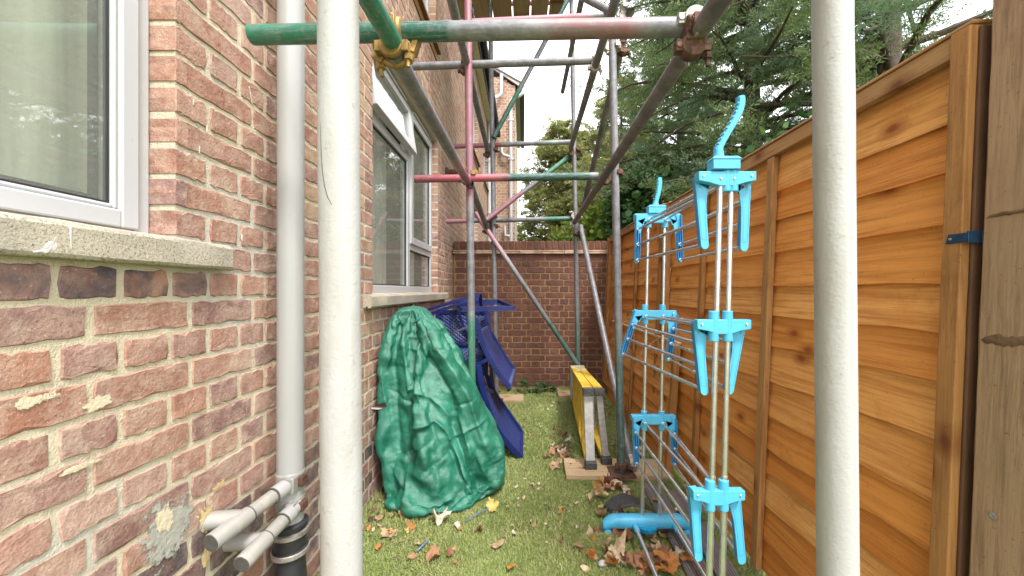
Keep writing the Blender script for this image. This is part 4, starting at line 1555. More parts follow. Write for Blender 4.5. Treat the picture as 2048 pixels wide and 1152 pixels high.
def coupler(c, da, db, mat, sep=None, spin=0.0, big=1.0):
    """right-angle coupler: two hinged clamp bands back to back with eye bolts and nuts"""
    da, db = Vector(da).normalized(), Vector(db).normalized()
    n = da.cross(db)
    if n.length < 0.2:
        n = da.cross(Vector((1, 0, 0)))
    n.normalize()
    if n.z < 0:
        n = -n
    s = TR
    ca, cb = (c - n * s, c + n * s) if sep is None else (c, c + sep)
    m = MB()
    for (cc, dd, other) in ((ca, da, db), (cb, db, da)):
        ring(m, cc, dd, TR + 0.0062, 0.036 * big)
        # hinge lugs and flange on both sides of the band
        side = other - dd * other.dot(dd)
        side = side.normalized() if side.length > 0.1 else n
        for sg in (-1, 1):
            q = cc + side * sg * (TR + 0.010)
            m.bar(q - n * 0.014, q + n * 0.014, 0.020, 0.026 * big, up=dd)
    m.bar(ca + n * 0.01, cb - n * 0.01, 0.042, 0.042, up=da)
    o = obj("coupler", m, mat, scaf, smooth=35, bevel=0.0015)
    for (cc, dd, other) in ((ca, da, db), (cb, db, da)):
        k = MB()
        side = other - dd * other.dot(dd)
        side = side.normalized() if side.length > 0.1 else n
        q = cc + side * (TR + 0.016)
        w = n if cc is cb else -n
        k.tube([q - w * 0.018, q + w * 0.048], 0.0055, 8)
        k.tube([q + w * 0.016, q + w * 0.030], 0.0115, 6)
        obj("bolt", k, mat, o, smooth=30)
        q2 = cc - side * (TR + 0.012)
        k = MB()
        k.tube([q2 - dd * 0.016, q2 + dd * 0.016], 0.007, 8)
        obj("hinge_pin", k, mat, o, smooth=30)
    return o


X_, Y_, Z_ = Vector((1, 0, 0)), Vector((0, 1, 0)), Vector((0, 0, 1))
cA = at(788, 92, 1.02)
cp = coupler(at(786, 78, 1.01) + Vector((0.0, 0.0, -0.002)), (L1Lb - L1La), X_, M_gold, big=1.35)
cp["label"] = "zinc yellow coupler at the nearest crossing"
# the loose outer jaw of that coupler hanging under the green tube
m = MB()
q = at(793, 104, 1.03)
m.tube([q + Vector((-0.050, 0, 0.004)), q + Vector((-0.034, 0, -0.026)), q + Vector((0, 0, -0.038)), q + Vector((0.036, 0, -0.024)), q + Vector((0.048, 0, 0.012)), q + Vector((0.052, 0, 0.03))],
       [0.009, 0.010, 0.010, 0.010, 0.010, 0.008], 10)
m.bar(q + Vector((0.044, 0, -0.006)), q + Vector((0.058, 0, 0.038)), 0.03, 0.014)
m.bar(q + Vector((-0.060, 0, -0.012)), q + Vector((-0.034, 0, -0.030)), 0.03, 0.016)
jaw = obj("coupler", m, M_gold, scaf, smooth=40)
k = MB()
k.tube([q + Vector((-0.050, 0, -0.004)), q + Vector((-0.038, 0, -0.066))], 0.0062, 8)
k.tube([q + Vector((-0.045, 0, -0.028)), q + Vector((-0.0415, 0, -0.046))], 0.013, 6)
obj("bolt", k, M_gold, jaw, smooth=30)
k = MB()
k.tube([at(783, 28, 1.02), at(791, 66, 1.02)], 0.006, 8)
k.tube([at(783, 36, 1.02), at(786, 48, 1.02)], 0.013, 6)
obj("bolt", k, M_gold, jaw, smooth=30)
LD = (L1Rb - L1Ra)
coupler(at(1384, 76, 0.99), LD, X_, M_rust)
coupler(at(1388, 60, 1.0), X_, LD, M_steelgrey)
coupler(at(931, 352, 2.44), L2Lb - L2La, X_, M_rust)
coupler(at(941, 348, 2.45), Z_, Y_, M_gold)
coupler(at(1212, 352, 2.40), LD, X_, M_rust)
coupler(at(1229, 346, 2.40), Z_, Y_, M_rust)
coupler(at(973, 458, 3.98), Y_, X_, M_rust)
coupler(at(986, 452, 3.97), Z_, Y_, M_rust)
coupler(at(1148, 444, 3.98), LD, X_, M_steelgrey)
coupler(at(1152, 432, 3.98), Z_, Y_, M_steelgrey)
coupler(at(1157, 468, 3.95), Z_, Vector((0.2, -1.2, -0.6)), M_rust)
coupler(at(975, 305, 3.97), L2Lb - L2La, X_, M_rust)
coupler(at(986, 300, 3.96), Z_, Y_, M_rust)
coupler(at(1143, 302, 3.97), L2Rb - L2Ra, X_, M_rust)
coupler(at(1151, 300, 3.98), Z_, Y_, M_rust)
coupler(at(929, 133, 2.50), L2Lb - L2La, X_, M_rust)
coupler(at(1189, 128, 2.50), L2Rb - L2Ra, X_, M_steelgrey)
coupler(at(1225, 95, 2.40), Z_, Y_, M_steelgrey)
coupler(at(1244, 100, 2.45), Vector((-0.06, 1.5, -0.95)), X_, M_rust)
coupler(at(1214, 78, 2.42), Y_, X_, M_rust)
coupler(at(1247, 26, 2.40), Y_, X_, M_steelgrey)
coupler(at(986, 435, 3.96), Z_, X_, M_t_green_dark)
coupler(at(1243, 928, 2.40), Z_, X_, M_rust)
coupler(at(1262, 928, 2.42), Vector((0.2, -1.4, -1.0)), X_, M_steelgrey)
# base plates
for (x, y) in ((0.61, 2.39), (-0.285, 3.95), (0.575, 3.98)):
    m = MB()
    m.box((x - 0.075, y - 0.075, 0.036), (x + 0.075, y + 0.075, 0.042))
    obj("base_plate", m, M_rust, scaf)

# deck boards of the upper lift
ZD = at(1000, 39, 4.2).z
lab = ["leftmost of the scaffold boards seen overhead between the poles", "second scaffold board from the house, overhead", "third scaffold board from the house, overhead",
       "fourth scaffold board from the house, overhead", "fifth scaffold board from the house, overhead", "scaffold board overhead nearest the fence side"]
xs = [912, 949, 986, 1025.5, 1060.5, 1095.5, 1124]
for i in range(6):
    x0 = (xs[i] + 1.2 - 1047) * 4.2 / FPX
    x1 = (xs[i + 1] - 1.2 - 1047) * 4.2 / FPX
    m = MB()
    y0, y1 = 2.9, 4.2 + rng.uniform(-0.03, 0.03)
    m.box((x0, y0, ZD), (x1, y1, ZD + 0.038))
    o = obj("scaffold_board", m, M_scaff_board, None, bevel=0.004)
    tag(o, lab[i], "board", "scaffold boards of the upper lift")
M_bluebag = simple("blue_plastic_sheet", (0.04, 0.28, 0.42), 0.45, var=0.3, nscale=12)
m = MB()
cc = at(955, 34, 4.24)
nn = 10
for i in range(nn + 1):
    for j in range(nn + 1):
        u, v = i / nn, j / nn
        w = mnoise.noise(Vector((u * 4, v * 4, 3))) * 0.04
        m.v.append(cc + Vector((-0.10 + 0.22 * u + w * 0.5, -0.02 + w, 0.10 - 0.20 * v * (0.5 + 0.5 * u) + w)))
for i in range(nn):
    for j in range(nn):
        a = i * (nn + 1) + j
        m.f.append((a, a + nn + 1, a + nn + 2, a + 1))
o = obj("plastic_sheet", m, M_bluebag, None, smooth=0)
o.modifiers.new("thick", 'SOLIDIFY').thickness = 0.004
tag(o, "scrap of blue plastic sheet hanging at the edge of the overhead boards", "sheet")


# boards under the scaffold feet
def sole(x0, x1, y0, y1, label, z1=0.034, rz=0.0, mat=None):
    m = MB()
    M = Matrix.Translation(((x0 + x1) / 2, (y0 + y1) / 2, 0)) @ Matrix.Rotation(rz, 4, 'Z')
    a, b = (x1 - x0) / 2, (y1 - y0) / 2
    m.box((-a, -b, 0.001), (a, b, z1), M)
    return tag(obj("sole_board", m, mat or M_sole, None, bevel=0.004), label, "board", "boards under the scaffold feet")


sole(0.265, 0.92, 2.355, 2.60, "timber board on the turf under the ladder's feet and the scaffold pole", rz=R(-1.5))
sole(-0.34, 0.0, 3.98, 4.22, "timber board on the turf at the far wall under the left far pole", mat=M_sole)
sole(0.38, 0.60, 4.15, 4.36, "timber board on the turf behind the far end of the yellow ladder", mat=M_sole)

# ================================================================== CLOTHES AIRER
M_blue = simple("sky_blue_plastic", (0.075, 0.42, 0.66), 0.34, var=0.05, nscale=30, bump=0.04, bscale=120)
M_blue_deep = simple("sky_blue_ribs_groove_shade", (0.03, 0.24, 0.56), 0.36, var=0.05)  # deep blue for ribs and for the shade painted into slots
t = NT("brushed_steel_tube")
_p = t.pos()
t.set(Base_Color=t.ramp(t.noise(_p, 30.0, 4), [(0.3, (0.60, 0.60, 0.61)), (0.7, (0.78, 0.78, 0.80))]), Metallic=0.9, Roughness=0.26)
M_steel = t.m
YN, YF = 1.165, 1.83
air = thing("clothes_airer", (0.62, 1.5, 0), "tall folding clothes airer of steel rods with sky blue brackets and feet", "clothes airer")


def P2(px, py, Y):
    return at(px, py, Y)


# upright poles
for (pa, pb, Y) in (((1463, 350), (1441, 1319), YN), ((1441, 352), (1414, 1319), YN), ((1297, 428), (1284, 1050), YF), ((1330, 428), (1319, 1046), YF)):
    m = MB()
    a, b = P2(pa[0], pa[1], Y), P2(pb[0], pb[1], Y)
    mid = a + (b - a) * 0.62
    m.tube([a, mid], 0.0082, 16)
    m.tube([mid, b], 0.0098, 16)
    obj("pole", m, M_steel, air, smooth=40)


def plane_at(Y, o):
    """local (x right, y up, z towards camera) placed at o, in the X-Z plane"""
    return Matrix(((1, 0, 0, o.x), (0, 0, -1, o.y), (0, 1, 0, o.z), (0, 0, 0, 1)))


def arm_poly(L=0.222, w0=0.040, w1=0.024):
    """outer edge straight, inner edge scooped, round foot; hinge at the top; x = outward"""
    pts = [(0.012, 0.010), (0.012, -L + 0.012)]
    for i in range(7):
        a = -math.pi * i / 6
        pts.append((0.012 - w1 / 2 + math.cos(a) * w1 / 2, -L + 0.012 + math.sin(a) * w1 / 2))
    pts += [(0.012 - w1 - 0.001, -L * 0.66), (0.012 - w1 - 0.003, -L * 0.40), (0.012 - w1 - 0.010, -L * 0.22), (0.012 - w0 - 0.004, -L * 0.10), (0.012 - w0, -0.040),
            (-0.004, -0.022), (-0.010, 0.010)]
    return pts


TIERS = {
    'near': [((1452, 350), (1402, 352), (1414, 486), (1500, 356), (1494, 492), (1441, 1463)),
             ((1441, 648), (1399, 648), (1413, 780), (1490, 648), (1464, 784), (1428, 1455)),
             ((1431, 985), (1391, 984), (1402, 1124), (1478, 990), (1489, 1128), (1420, 1446))],
    'far': [((1313, 434), (1273, 434), (1271, 526), (1353, 434), (1356, 527), (1297, 1330)),
            ((1307, 626), (1270, 623), (1241, 711), (1346, 630), (1333, 714), (1290, 1325)),
            ((1304, 838), (1267, 834), (1270, 930), (1344, 836), (1345, 937), (1287, 1322))]}
POLES = {'near': [(1452, 1466), (1427, 1455), (1420, 1447)], 'far': [(1297, 1330), (1290, 1325), (1288, 1323)]}
rod_pts = {}
for end, Y in (('near', YN), ('far', YF)):
    for ti, (c, hl, el, hr, er, _) in enumerate(TIERS[end]):
        sgn = -1 if end == 'near' else 1
        HL, EL, HR, ER = P2(hl[0], hl[1], Y), P2(el[0], el[1], Y), P2(hr[0], hr[1], Y), P2(er[0], er[1], Y)
        # body: deep beam between the hinges, with collars round the poles
        mx = (HL + HR) / 2
        half = (HR.x - HL.x) / 2
        body = MB()
        Mp = plane_at(Y, mx)
        body.prism([(-half - 0.012, 0.014), (-half - 0.012, -0.014), (-half + 0.02, -0.020), (-half * 0.3, -0.030), (half * 0.3, -0.030), (half - 0.02, -0.020), (half + 0.012, -0.014), (half + 0.012, 0.014)],
                   Mp, 0.026)
        for pxp in POLES[end][ti]:
            q = P2(pxp, c[1], Y)
            body.tube([q + Vector((0, 0, -0.052)), q + Vector((0, 0, 0.040 if ti else 0.012))], 0.0145, 18)
        bo = obj("bracket", body, M_blue, air, smooth=35, bevel=0.002)
        # screws
        sc = MB()
        for hx in (-half + 0.002, half - 0.002) + ((-0.02, 0.02) if ti == 0 else ()):
            o_ = mx + Vector((hx, -0.0135, 0.0 if abs(hx) > 0.03 else -0.008))
            sc.lathe([(0.0042, 0.0), (0.0042, 0.0012), (0.0028, 0.0024), (0.001, 0.002)], Matrix.Translation(o_) @ Matrix.Rotation(R(90), 4, 'X'), 12)
        obj("screw", sc, M_steel, bo, smooth=30)
        for side, Hh, Ee in ((-1, HL, EL), (1, HR, ER)):
            v = Ee - Hh
            ang = math.atan2(v.x, -v.z)
            poly = [(x * side, y) for x, y in arm_poly()]
            if side < 0:
                poly = poly[::-1]
            Ma = plane_at(Y, Hh + Vector((0.0, 0.016 * (1 if end == 'near' else -1), 0.0))) @ Matrix.Rotation(ang, 4, 'Z')
            am = MB()
            am.prism(poly, Ma, 0.006)
            # channel walls behind the face (seen as ribs from the far side)
            ed = MB()
            inner = 0.011 * (-1 if end == 'near' else 1)
            for (xa, ya, xb, yb) in ((0.010, 0.004, 0.010, -0.210), (-0.010, -0.08, -0.010, -0.205), (0.0, -0.05, 0.0, -0.20)):
                ed.bar(Ma @ Vector((xa * side, ya, inner)), Ma @ Vector((xb * side, yb, inner)), 0.003, 0.018, up=(0, 1, 0))
            ao = obj("wing_arm", am, M_blue, bo, bevel=0.0015)
            obj("arm_rib", ed, M_blue_deep, bo)
            sl_ = MB()
            fz = 0.0031 * (1 if end == 'near' else -1)
            for (xa, ya, w_, h_) in ((-0.001, -0.026, 0.0035, 0.014), (-0.018, -0.027, 0.0035, 0.012), (-0.0105, -0.0205, 0.016, 0.0022)):  # dark boxes on the face stand in for the shade in slots and grooves
                sl_.box((xa * side - w_ / 2, ya - h_ / 2, min(fz, fz * 1.15)), (xa * side + w_ / 2, ya + h_ / 2, max(fz, fz * 1.15)), Ma)
            rim = [(0.0085 * side, -0.03), (0.0085 * side, -0.19), (-0.006 * side, -0.195), (-0.008 * side, -0.12), (-0.014 * side, -0.055)]
            for (pa_, pb_) in zip(rim[:-1], rim[1:]):
                sl_.bar(Ma @ Vector((pa_[0], pa_[1], fz)), Ma @ Vector((pb_[0], pb_[1], fz)), 0.0012, 0.0008, up=(0, 1, 0))
            obj("arm_groove_shade", sl_, M_blue_deep, bo)
            # rod fixing points along the arm
            for k, fr in enumerate((0.30, 0.62, 0.95)):
                rod_pts[(end, ti, side, k)] = Ma @ Vector((0.0, -0.222 * fr + 0.004, inner))
        for k, pxp in enumerate(POLES[end][ti]):
            rod_pts[(end, ti, 0, k)] = P2(pxp, c[1] + 6, Y) + Vector((0, -sgn * -0.0, -0.0)) + Vector((0, 0.012 * (1 if end == 'near' else -1), 0))
for ti in range(3):
    for side in (-1, 1, 0):
        for k in range(3 if side else 2):
            a, b = rod_pts[('near', ti, side, k)], rod_pts[('far', ti, side, k)]
            m = MB()
            dd = b - a
            q = a + dd * (0.47 + 0.07 * ((k + ti) % 3))
            m.tube([a, q], 0.0062, 12)
            m.tube([q - dd * 0.01, b], 0.0051, 12)
            m.tube([q - dd * 0.02, q + dd * 0.004], 0.0067, 12)
            m.tube([b - dd * 0.015, b + dd.normalized() * 0.004], 0.0076, 12)
            obj("rod", m, M_steel, air, smooth=40)
def interp(pts, n):
    """smooth resample of a polyline (Catmull-Rom)"""
    out = []
    m = len(pts) - 1
    for i in range(n + 1):
        f_ = i / n * m
        k = min(int(f_), m - 1)
        u = f_ - k
        p0, p1, p2, p3 = pts[max(k - 1, 0)], pts[k], pts[k + 1], pts[min(k + 2, m)]
        out.append(0.5 * ((2 * p1) + (p2 - p0) * u + (2 * p0 - 5 * p1 + 4 * p2 - p3) * u * u + (3 * p1 - p0 - 3 * p2 + p3) * u ** 3))
    return out


# top caps and hook handles
for (cx, cy, Y, hook) in ((1447, 328, YN, [(1437, 302), (1441, 290), (1452, 270), (1466, 246), (1477, 224), (1481, 206), (1480, 194)]),
                          (1312, 419, YF, [(1311, 409), (1313, 400), (1316, 388), (1318, 377), (1319, 366), (1318, 356)])):
    c = at(cx, cy, Y)
    m = MB()
    Mp = plane_at(Y, c)
    w = 0.041
    m.prism([(-w, -0.021), (w, -0.021), (w, 0.014), (w - 0.006, 0.018), (-w + 0.006, 0.018), (-w, 0.014)], Mp, 0.042)
    m.prism([(-w - 0.002, 0.008), (w + 0.002, 0.008), (w + 0.002, 0.013), (-w - 0.002, 0.013)], Mp, 0.046)
    hb = at(hook[0][0], hook[0][1], Y)
    m.tube([Vector((hb.x, Y, c.z + 0.015)), Vector((hb.x, Y, hb.z + 0.012))], [0.017, 0.012], 16)
    cap = obj("top_cap", m, M_blue, air, smooth=35, bevel=0.002)
    pts = [at(x, y, Y) for x, y in hook]
    m = MB()
    IP = interp(pts, 26)
    for i, q in enumerate(IP):
        dn = (IP[min(i + 1, 26)] - IP[max(i - 1, 0)]).normalized()
        nm = Vector((-dn.z, 0, dn.x))
        wd_ = 0.0135 * (0.8 + 0.2 * i / 26) * (0.72 if i == 26 else 1.0)
        for (a, b) in ((-1, -.7), (-1, .7), (-.7, 1), (.7, 1), (1, .7), (1, -.7), (.7, -1), (-.7, -1)):
            m.v.append(q + nm * (wd_ * a * 0.8) + Vector((0, 0.0115 * b, 0)))
    for i in range(26):
        for k in range(8):
            m.f.append((i * 8 + k, i * 8 + (k + 1) % 8, i * 8 + 8 + (k + 1) % 8, i * 8 + 8 + k))
    m.f.append(tuple(26 * 8 + k for k in range(8)))
    h_o = obj("hook_handle", m, M_blue, air, smooth=45)
    rb = MB()
    tot = len(pts) - 1
    for s in range(11):
        f_ = s / 10 * (tot - 1.2)
        i = int(f_)
        q = pts[i] + (pts[i + 1] - pts[i]) * (f_ - i)
        dn = (pts[i + 1] - pts[i]).normalized()
        nrm = Vector((-dn.z, 0, dn.x))
        rb.bar(q + nrm * 0.006, q + nrm * 0.0125, 0.020, 0.0045, up=dn)
    obj("grip_rib", rb, M_blue, h_o)
# feet with castors, and the two base rods
foot_rod = {}
for (Y, x0, x1, zc) in ((YF, 0.378, 0.795, 0.072), (YN, 0.36, 0.78, 0.072)):
    m = MB()
    n = 24
    for i in range(n + 1):
        u = i / n
        x = x0 + (x1 - x0) * u
        e = min(u, 1 - u) / 0.14
        drop = 0.0 if e > 1 else 0.020 * (1 - e) ** 2
        hz = 0.029 * (1.0 if e > 1 else 0.55 + 0.45 * math.sqrt(max(0, e)))
        hy = 0.030 if e > 1 else 0.018 + 0.012 * math.sqrt(max(0, e))
        for k in range(12):
            a = 2 * math.pi * k / 12
            ca, sa = math.cos(a), math.sin(a)
            sx = math.copysign(abs(ca) ** 0.6, ca)
            sz = math.copysign(abs(sa) ** 0.6, sa)
            m.v.append(Vector((x, Y + hy * sx, zc - drop + hz * sz)))
    for i in range(n):
        for k in range(12):
            k2 = (k + 1) % 12
            m.f.append((i * 12 + k, (i + 1) * 12 + k, (i + 1) * 12 + k2, i * 12 + k2))
    m.f.append(tuple(range(12)))
    m.f.append(tuple(n * 12 + k for k in reversed(range(12))))
    fo = obj("foot", m, M_blue, air, smooth=45)
    for x in (x0 + 0.022, x1 - 0.022):
        for dy in (-0.020, 0.020):
            m = MB()
            Mw = Matrix.Translation((x, Y + dy, 0.0215)) @ Matrix.Rotation(R(90), 4, 'X')
            m.lathe([(0.012, -0.012), (0.0205, -0.011), (0.0215, -0.008), (0.0215, 0.008), (0.0205, 0.011), (0.012, 0.012)], Mw, 18)
            obj("castor", m, M_blue, fo, smooth=35)
    if Y == YF:
        m = MB()
        Mw = Matrix.Translation(((x0 + x1) / 2 + 0.0, Y, 0.046))
        m.lathe([(0.052, 0.012), (0.050, -0.004), (0.042, -0.016), (0.02, -0.024), (0.0, -0.026)], Mw, 20)
        obj("foot_boss", m, simple("glossy_blue_plastic", (0.02, 0.33, 0.62), 0.12, var=0.25, nscale=60, bump=0.3, bscale=40), fo, smooth=50)
    foot_rod[Y] = [Vector((x0 + 0.145, Y - 0.03 if Y == YF else Y + 0.03, 0.066)), Vector((x1 - 0.085, Y - 0.03 if Y == YF else Y + 0.03, 0.066))]
for k in range(2):
    a, b = foot_rod[YF][k], foot_rod[YN][k]
    m = MB()
    m.tube([a, b], 0.0095, 16)
    obj("base_rod", m, M_steel, air, smooth=40)
    m = MB()
    m.tube([a + Vector((0, 0.01, 0)), a - Vector((0, 0.035, 0))], 0.0135, 16)
    m.tube([b - Vector((0, 0.01, 0)), b + Vector((0, 0.035, 0))], 0.0135, 16)
    obj("rod_socket", m, M_blue, air, smooth=40)

# ================================================================== STEPLADDER
M_yel = NT("yellow_fibreglass")
_p = M_yel.pos()
_c = M_yel.mix(M_yel.ramp(M_yel.noise(_p, 12.0, 6, 0.7), [(0.45, 0.0), (0.75, 0.7)]), (0.66, 0.45, 0.045), (0.36, 0.23, 0.04))
_c = M_yel.mix(M_yel.ramp(M_yel.noise(_p, 90.0, 3, 0.7), [(0.27, 0.6), (0.36, 0.0)]), _c, (0.16, 0.11, 0.05))
M_yel.set(Base_Color=_c, Roughness=0.5, Normal=M_yel.bump(M_yel.noise(_p, 70.0, 4), 0.15, 0.002))
M_yel = M_yel.m
M_alu = simple("scuffed_aluminium", (0.50, 0.48, 0.46), 0.45, 0.4, var=0.2, nscale=30, bump=0.15)
M_foot = simple("scuffed_black_foot", (0.05, 0.048, 0.045), 0.7, var=0.8, nscale=70, bump=0.4)
lad = thing("stepladder", (0.5, 3.1, 0.034), "folded yellow fibreglass stepladder lying on its side with black feet", "ladder")


def channel(mb, a, b, w, h, th, open_dir):
    """C-section rail from a to b, web w wide in X, flanges h deep along open_dir"""
    od = Vector(open_dir)
    mb.bar(a, b, w, th, up=(0, 0, 1))
    for s in (-1, 1):
        o_ = Vector((s * (w / 2 - th / 2), 0, 0)) + od * (h / 2 + th / 2)
        mb.bar(a + o_, b + o_, th, h, up=(0, 0, 1))


Yn, Yf_ = 2.50, 3.80
secs = (((0.422, 0.536), (0.43, 0.505), 0.066), ((0.492, 0.536), (0.545, 0.575), 0.060))
for si, (ta, ba, w) in enumerate(secs):
    xf = 0.505 + si * 0.066
    top_n, top_f = Vector((ta[0], Yn, 0.530)), Vector((xf, Yf_, 0.408))
    bot_n, bot_f = Vector((ba[0], Yn - (0.05 if si == 0 else -0.02), 0.052)), Vector((xf, Yf_, 0.10))
    m = MB()
    channel(m, top_n, top_f, w, 0.022, 0.0045, (0, 0, -1))
    r1 = obj("rail", m, M_yel, lad, bevel=0.001)
    m = MB()
    channel(m, bot_n, bot_f, w, 0.022, 0.0045, (0, 0, 1))
    obj("rail", m, M_yel, lad, bevel=0.001)
    # steps (front half) or rear braces, each spanning between the rails
    ns = 5
    for k in range(ns):
        f_ = 0.012 + k * 0.2
        a = bot_n + (bot_f - bot_n) * f_ + Vector((0, 0, 0.006))
        b = top_n + (top_f - top_n) * f_ - Vector((0, 0, 0.004))
        m = MB()
        ww = w - 0.012 if si == 0 else w * 0.62
        m.bar(a, b, ww, 0.004, up=(0, 1, 0))
        for s in (-1, 1):
            o_ = Vector((s * (ww / 2), 0.013, 0))
            m.bar(a + o_, b + o_, 0.004, 0.028, up=(0, 1, 0))
        if si == 0 or k in (0, 2, 4):
            obj("step" if si == 0 else "rear_brace", m, M_alu if k == 0 else (M_yel if si == 0 else M_alu), lad, bevel=0.001)
    m = MB()
    a = bot_n
    m.box((a.x - w / 2 - 0.004, a.y - 0.022, 0.036), (a.x + w / 2 + 0.004, a.y + 0.03, 0.078))
    obj("foot", m, M_foot, lad, bevel=0.004)
m = MB()
m.box((0.386, Yn - 0.024, 0.487), (0.456, Yn + 0.012, 0.538))
m.box((0.4575, Yn - 0.020, 0.489), (0.527, Yn + 0.012, 0.537))
obj("end_cap", m, M_foot, lad, bevel=0.004)
m = MB()
m.bar(Vector((0.508, 3.55, 0.434)), Vector((0.508, 3.62, 0.428)), 0.05, 0.006)
m.bar(Vector((0.57, 3.60, 0.430)), Vector((0.57, 3.66, 0.424)), 0.05, 0.006)
m.box((0.468, Yf_, 0.09), (0.606, Yf_ + 0.05, 0.42))
obj("hinge_plate", m, M_alu, lad, bevel=0.002)

# ================================================================== BLUE WOVEN CHAIRS
t = NT("blue_woven_mesh")
uv = t.coord('UV')
w1 = t.n('TexWave', wave_type='BANDS', bands_direction='X', i={'Vector': t.mapping(uv, (26, 26, 1), rot=(0, 0, R(32))), 'Scale': 0.5}).outputs['Fac']
w2 = t.n('TexWave', wave_type='BANDS', bands_direction='X', i={'Vector': t.mapping(uv, (26, 26, 1), rot=(0, 0, R(-32))), 'Scale': 0.5}).outputs['Fac']
wv = t.math('MAXIMUM', w1, w2)
t.set(Base_Color=t.ramp(wv, [(0.55, (0.004, 0.006, 0.035)), (0.8, (0.017, 0.035, 0.185)), (1.0, (0.055, 0.085, 0.30))]), Roughness=0.4, Normal=t.bump(wv, 0.8, 0.004))
M_weave = t.m
M_navy = simple("blue_painted_metal", (0.008, 0.017, 0.115), 0.33, var=0.25, nscale=14, bump=0.05)


def strip(parent, nearp, farp, name, mat, th=0.008, uvs=1.0, inset=0.0):
    n, k = 30, 8
    m = MB()
    A, B = interp(nearp, n), interp(farp, n)
    for i in range(n + 1):
        for j in range(k + 1):
            u = inset + (1 - 2 * inset) * j / k
            m.v.append(A[i] + (B[i] - A[i]) * u)
    L = (A[0] - A[-1]).length
    for i in range(n):
        for j in range(k):
            a = i * (k + 1) + j
            m.f.append((a, a + 1, a + k + 2, a + k + 1))
            m.uv.append((len(m.f) - 1, [(i / n * L, j / k * 0.5), (i / n * L, (j + 1) / k * 0.5), ((i + 1) / n * L, (j + 1) / k * 0.5), ((i + 1) / n * L, j / k * 0.5)]))
    o = obj(name, m, mat, parent, smooth=0)
    s = o.modifiers.new("thick", 'SOLIDIFY')
    s.thickness = th
    s.offset = 0
    return o


def rail_bar(parent, pts, name, w, h, up=(0, 1, 0), mat=None):
    P_ = interp(pts, 22)
    m = MB()
    # swept rectangle
    upv = Vector(up).normalized()
    prev = None
    for i, p in enumerate(P_):
        d = (P_[min(i + 1, len(P_) - 1)] - P_[max(i - 1, 0)]).normalized()
        s = d.cross(upv).normalized()
        for (a, b) in ((-1, -1), (1, -1), (1, 1), (-1, 1)):
            m.v.append(p + s * (h / 2 * a) + upv * (w / 2 * b))
    for i in range(len(P_) - 1):
        for k in range(4):
            k2 = (k + 1) % 4
            m.f.append((i * 4 + k, i * 4 + k2, i * 4 + 4 + k2, i * 4 + 4 + k))
    m.f.append((3, 2, 1, 0))
    q = (len(P_) - 1) * 4
    m.f.append((q, q + 1, q + 2, q + 3))
    return obj(name, m, mat or M_navy, parent, bevel=0.002)


def Pt(lst, Y0, Y1=None):
    n = len(lst)
    return [at(x, y, Y0 if Y1 is None else Y0 + (Y1 - Y0) * i / (n - 1)) for i, (x, y) in enumerate(lst)]


# chair whose curved back hangs in the air
ch1 = thing("garden_chair", (-0.3, 3.0, 0), "upper blue woven garden chair tipped over with its curved back hanging above the turf", "chair", "blue woven garden chairs heaped by the house")
nA = Pt([(951, 636), (959, 665), (968.5, 696), (981, 719.5), (997, 747), (1019, 773)], 2.78)
fA = Pt([(968, 630), (975, 655), (988, 678), (1003, 703), (1014, 721), (1028, 741)], 3.36)
strip(ch1, nA[1:], fA[1:], "backrest", M_weave, inset=0.02)
rail_bar(ch1, nA, "side_rail", 0.030, 0.034)
rail_bar(ch1, fA, "side_rail", 0.030, 0.042)
M_paleblue = simple("blue_metal_lit_tone", (0.06, 0.09, 0.23), 0.4, var=0.4, nscale=30)  # paler copy of the blue metal, with the lit look in its colour
for (a, b, w, h_) in ((nA[-1], fA[-1], 0.03, 0.036), (nA[0] + Vector((0.008, 0, -0.02)), fA[0] + Vector((0, 0, -0.02)), 0.024, 0.028), (nA[1], fA[1], 0.024, 0.028)):
    m = MB()
    m.bar(a, b, w, h_)
    obj("cross_rail", m, M_paleblue, ch1, bevel=0.002)
rail_bar(ch1, Pt([(967, 640), (962.5, 615), (961, 588)], 3.30, 3.12), "leg", 0.026, 0.026)
rail_bar(ch1, Pt([(960, 589), (905, 604), (838, 626)], 3.12), "leg", 0.026, 0.026, up=(0, 0, 1))
rail_bar(ch1, Pt([(958, 596), (912, 610), (836, 637)], 3.02), "leg", 0.026, 0.026, up=(0, 0, 1))
fb = [at(924, 619, 2.9), at(1028, 616.5, 2.9), at(996, 602.5, 3.34), at(907, 607, 3.34)]
m = MB()
for i in range(4):
    a, b = fb[i], fb[(i + 1) % 4]
    m.bar(a, b, 0.012, 0.036)
    m.bar(a + Vector((0, 0, -0.016)), b + Vector((0, 0, -0.016)), 0.034, 0.006)
obj("seat_frame", m, M_navy, ch1, bevel=0.002)
# slats across the open seat frame, and the struts under it
for q in (0.22, 0.5, 0.78):
    m = MB()
    m.bar(fb[0].lerp(fb[3], q) + Vector((0, 0, -0.012)), fb[1].lerp(fb[2], q) + Vector((0, 0, -0.012)), 0.022, 0.008)
    obj("seat_slat", m, M_navy, ch1, bevel=0.001)
rail_bar(ch1, [at(930, 622, 2.92), at(944, 664, 2.90), at(966, 712, 2.86)], "leg", 0.022, 0.022)
rail_bar(ch1, Pt([(912, 612), (930, 660), (952, 705)], 3.32), "leg", 0.022, 0.022)

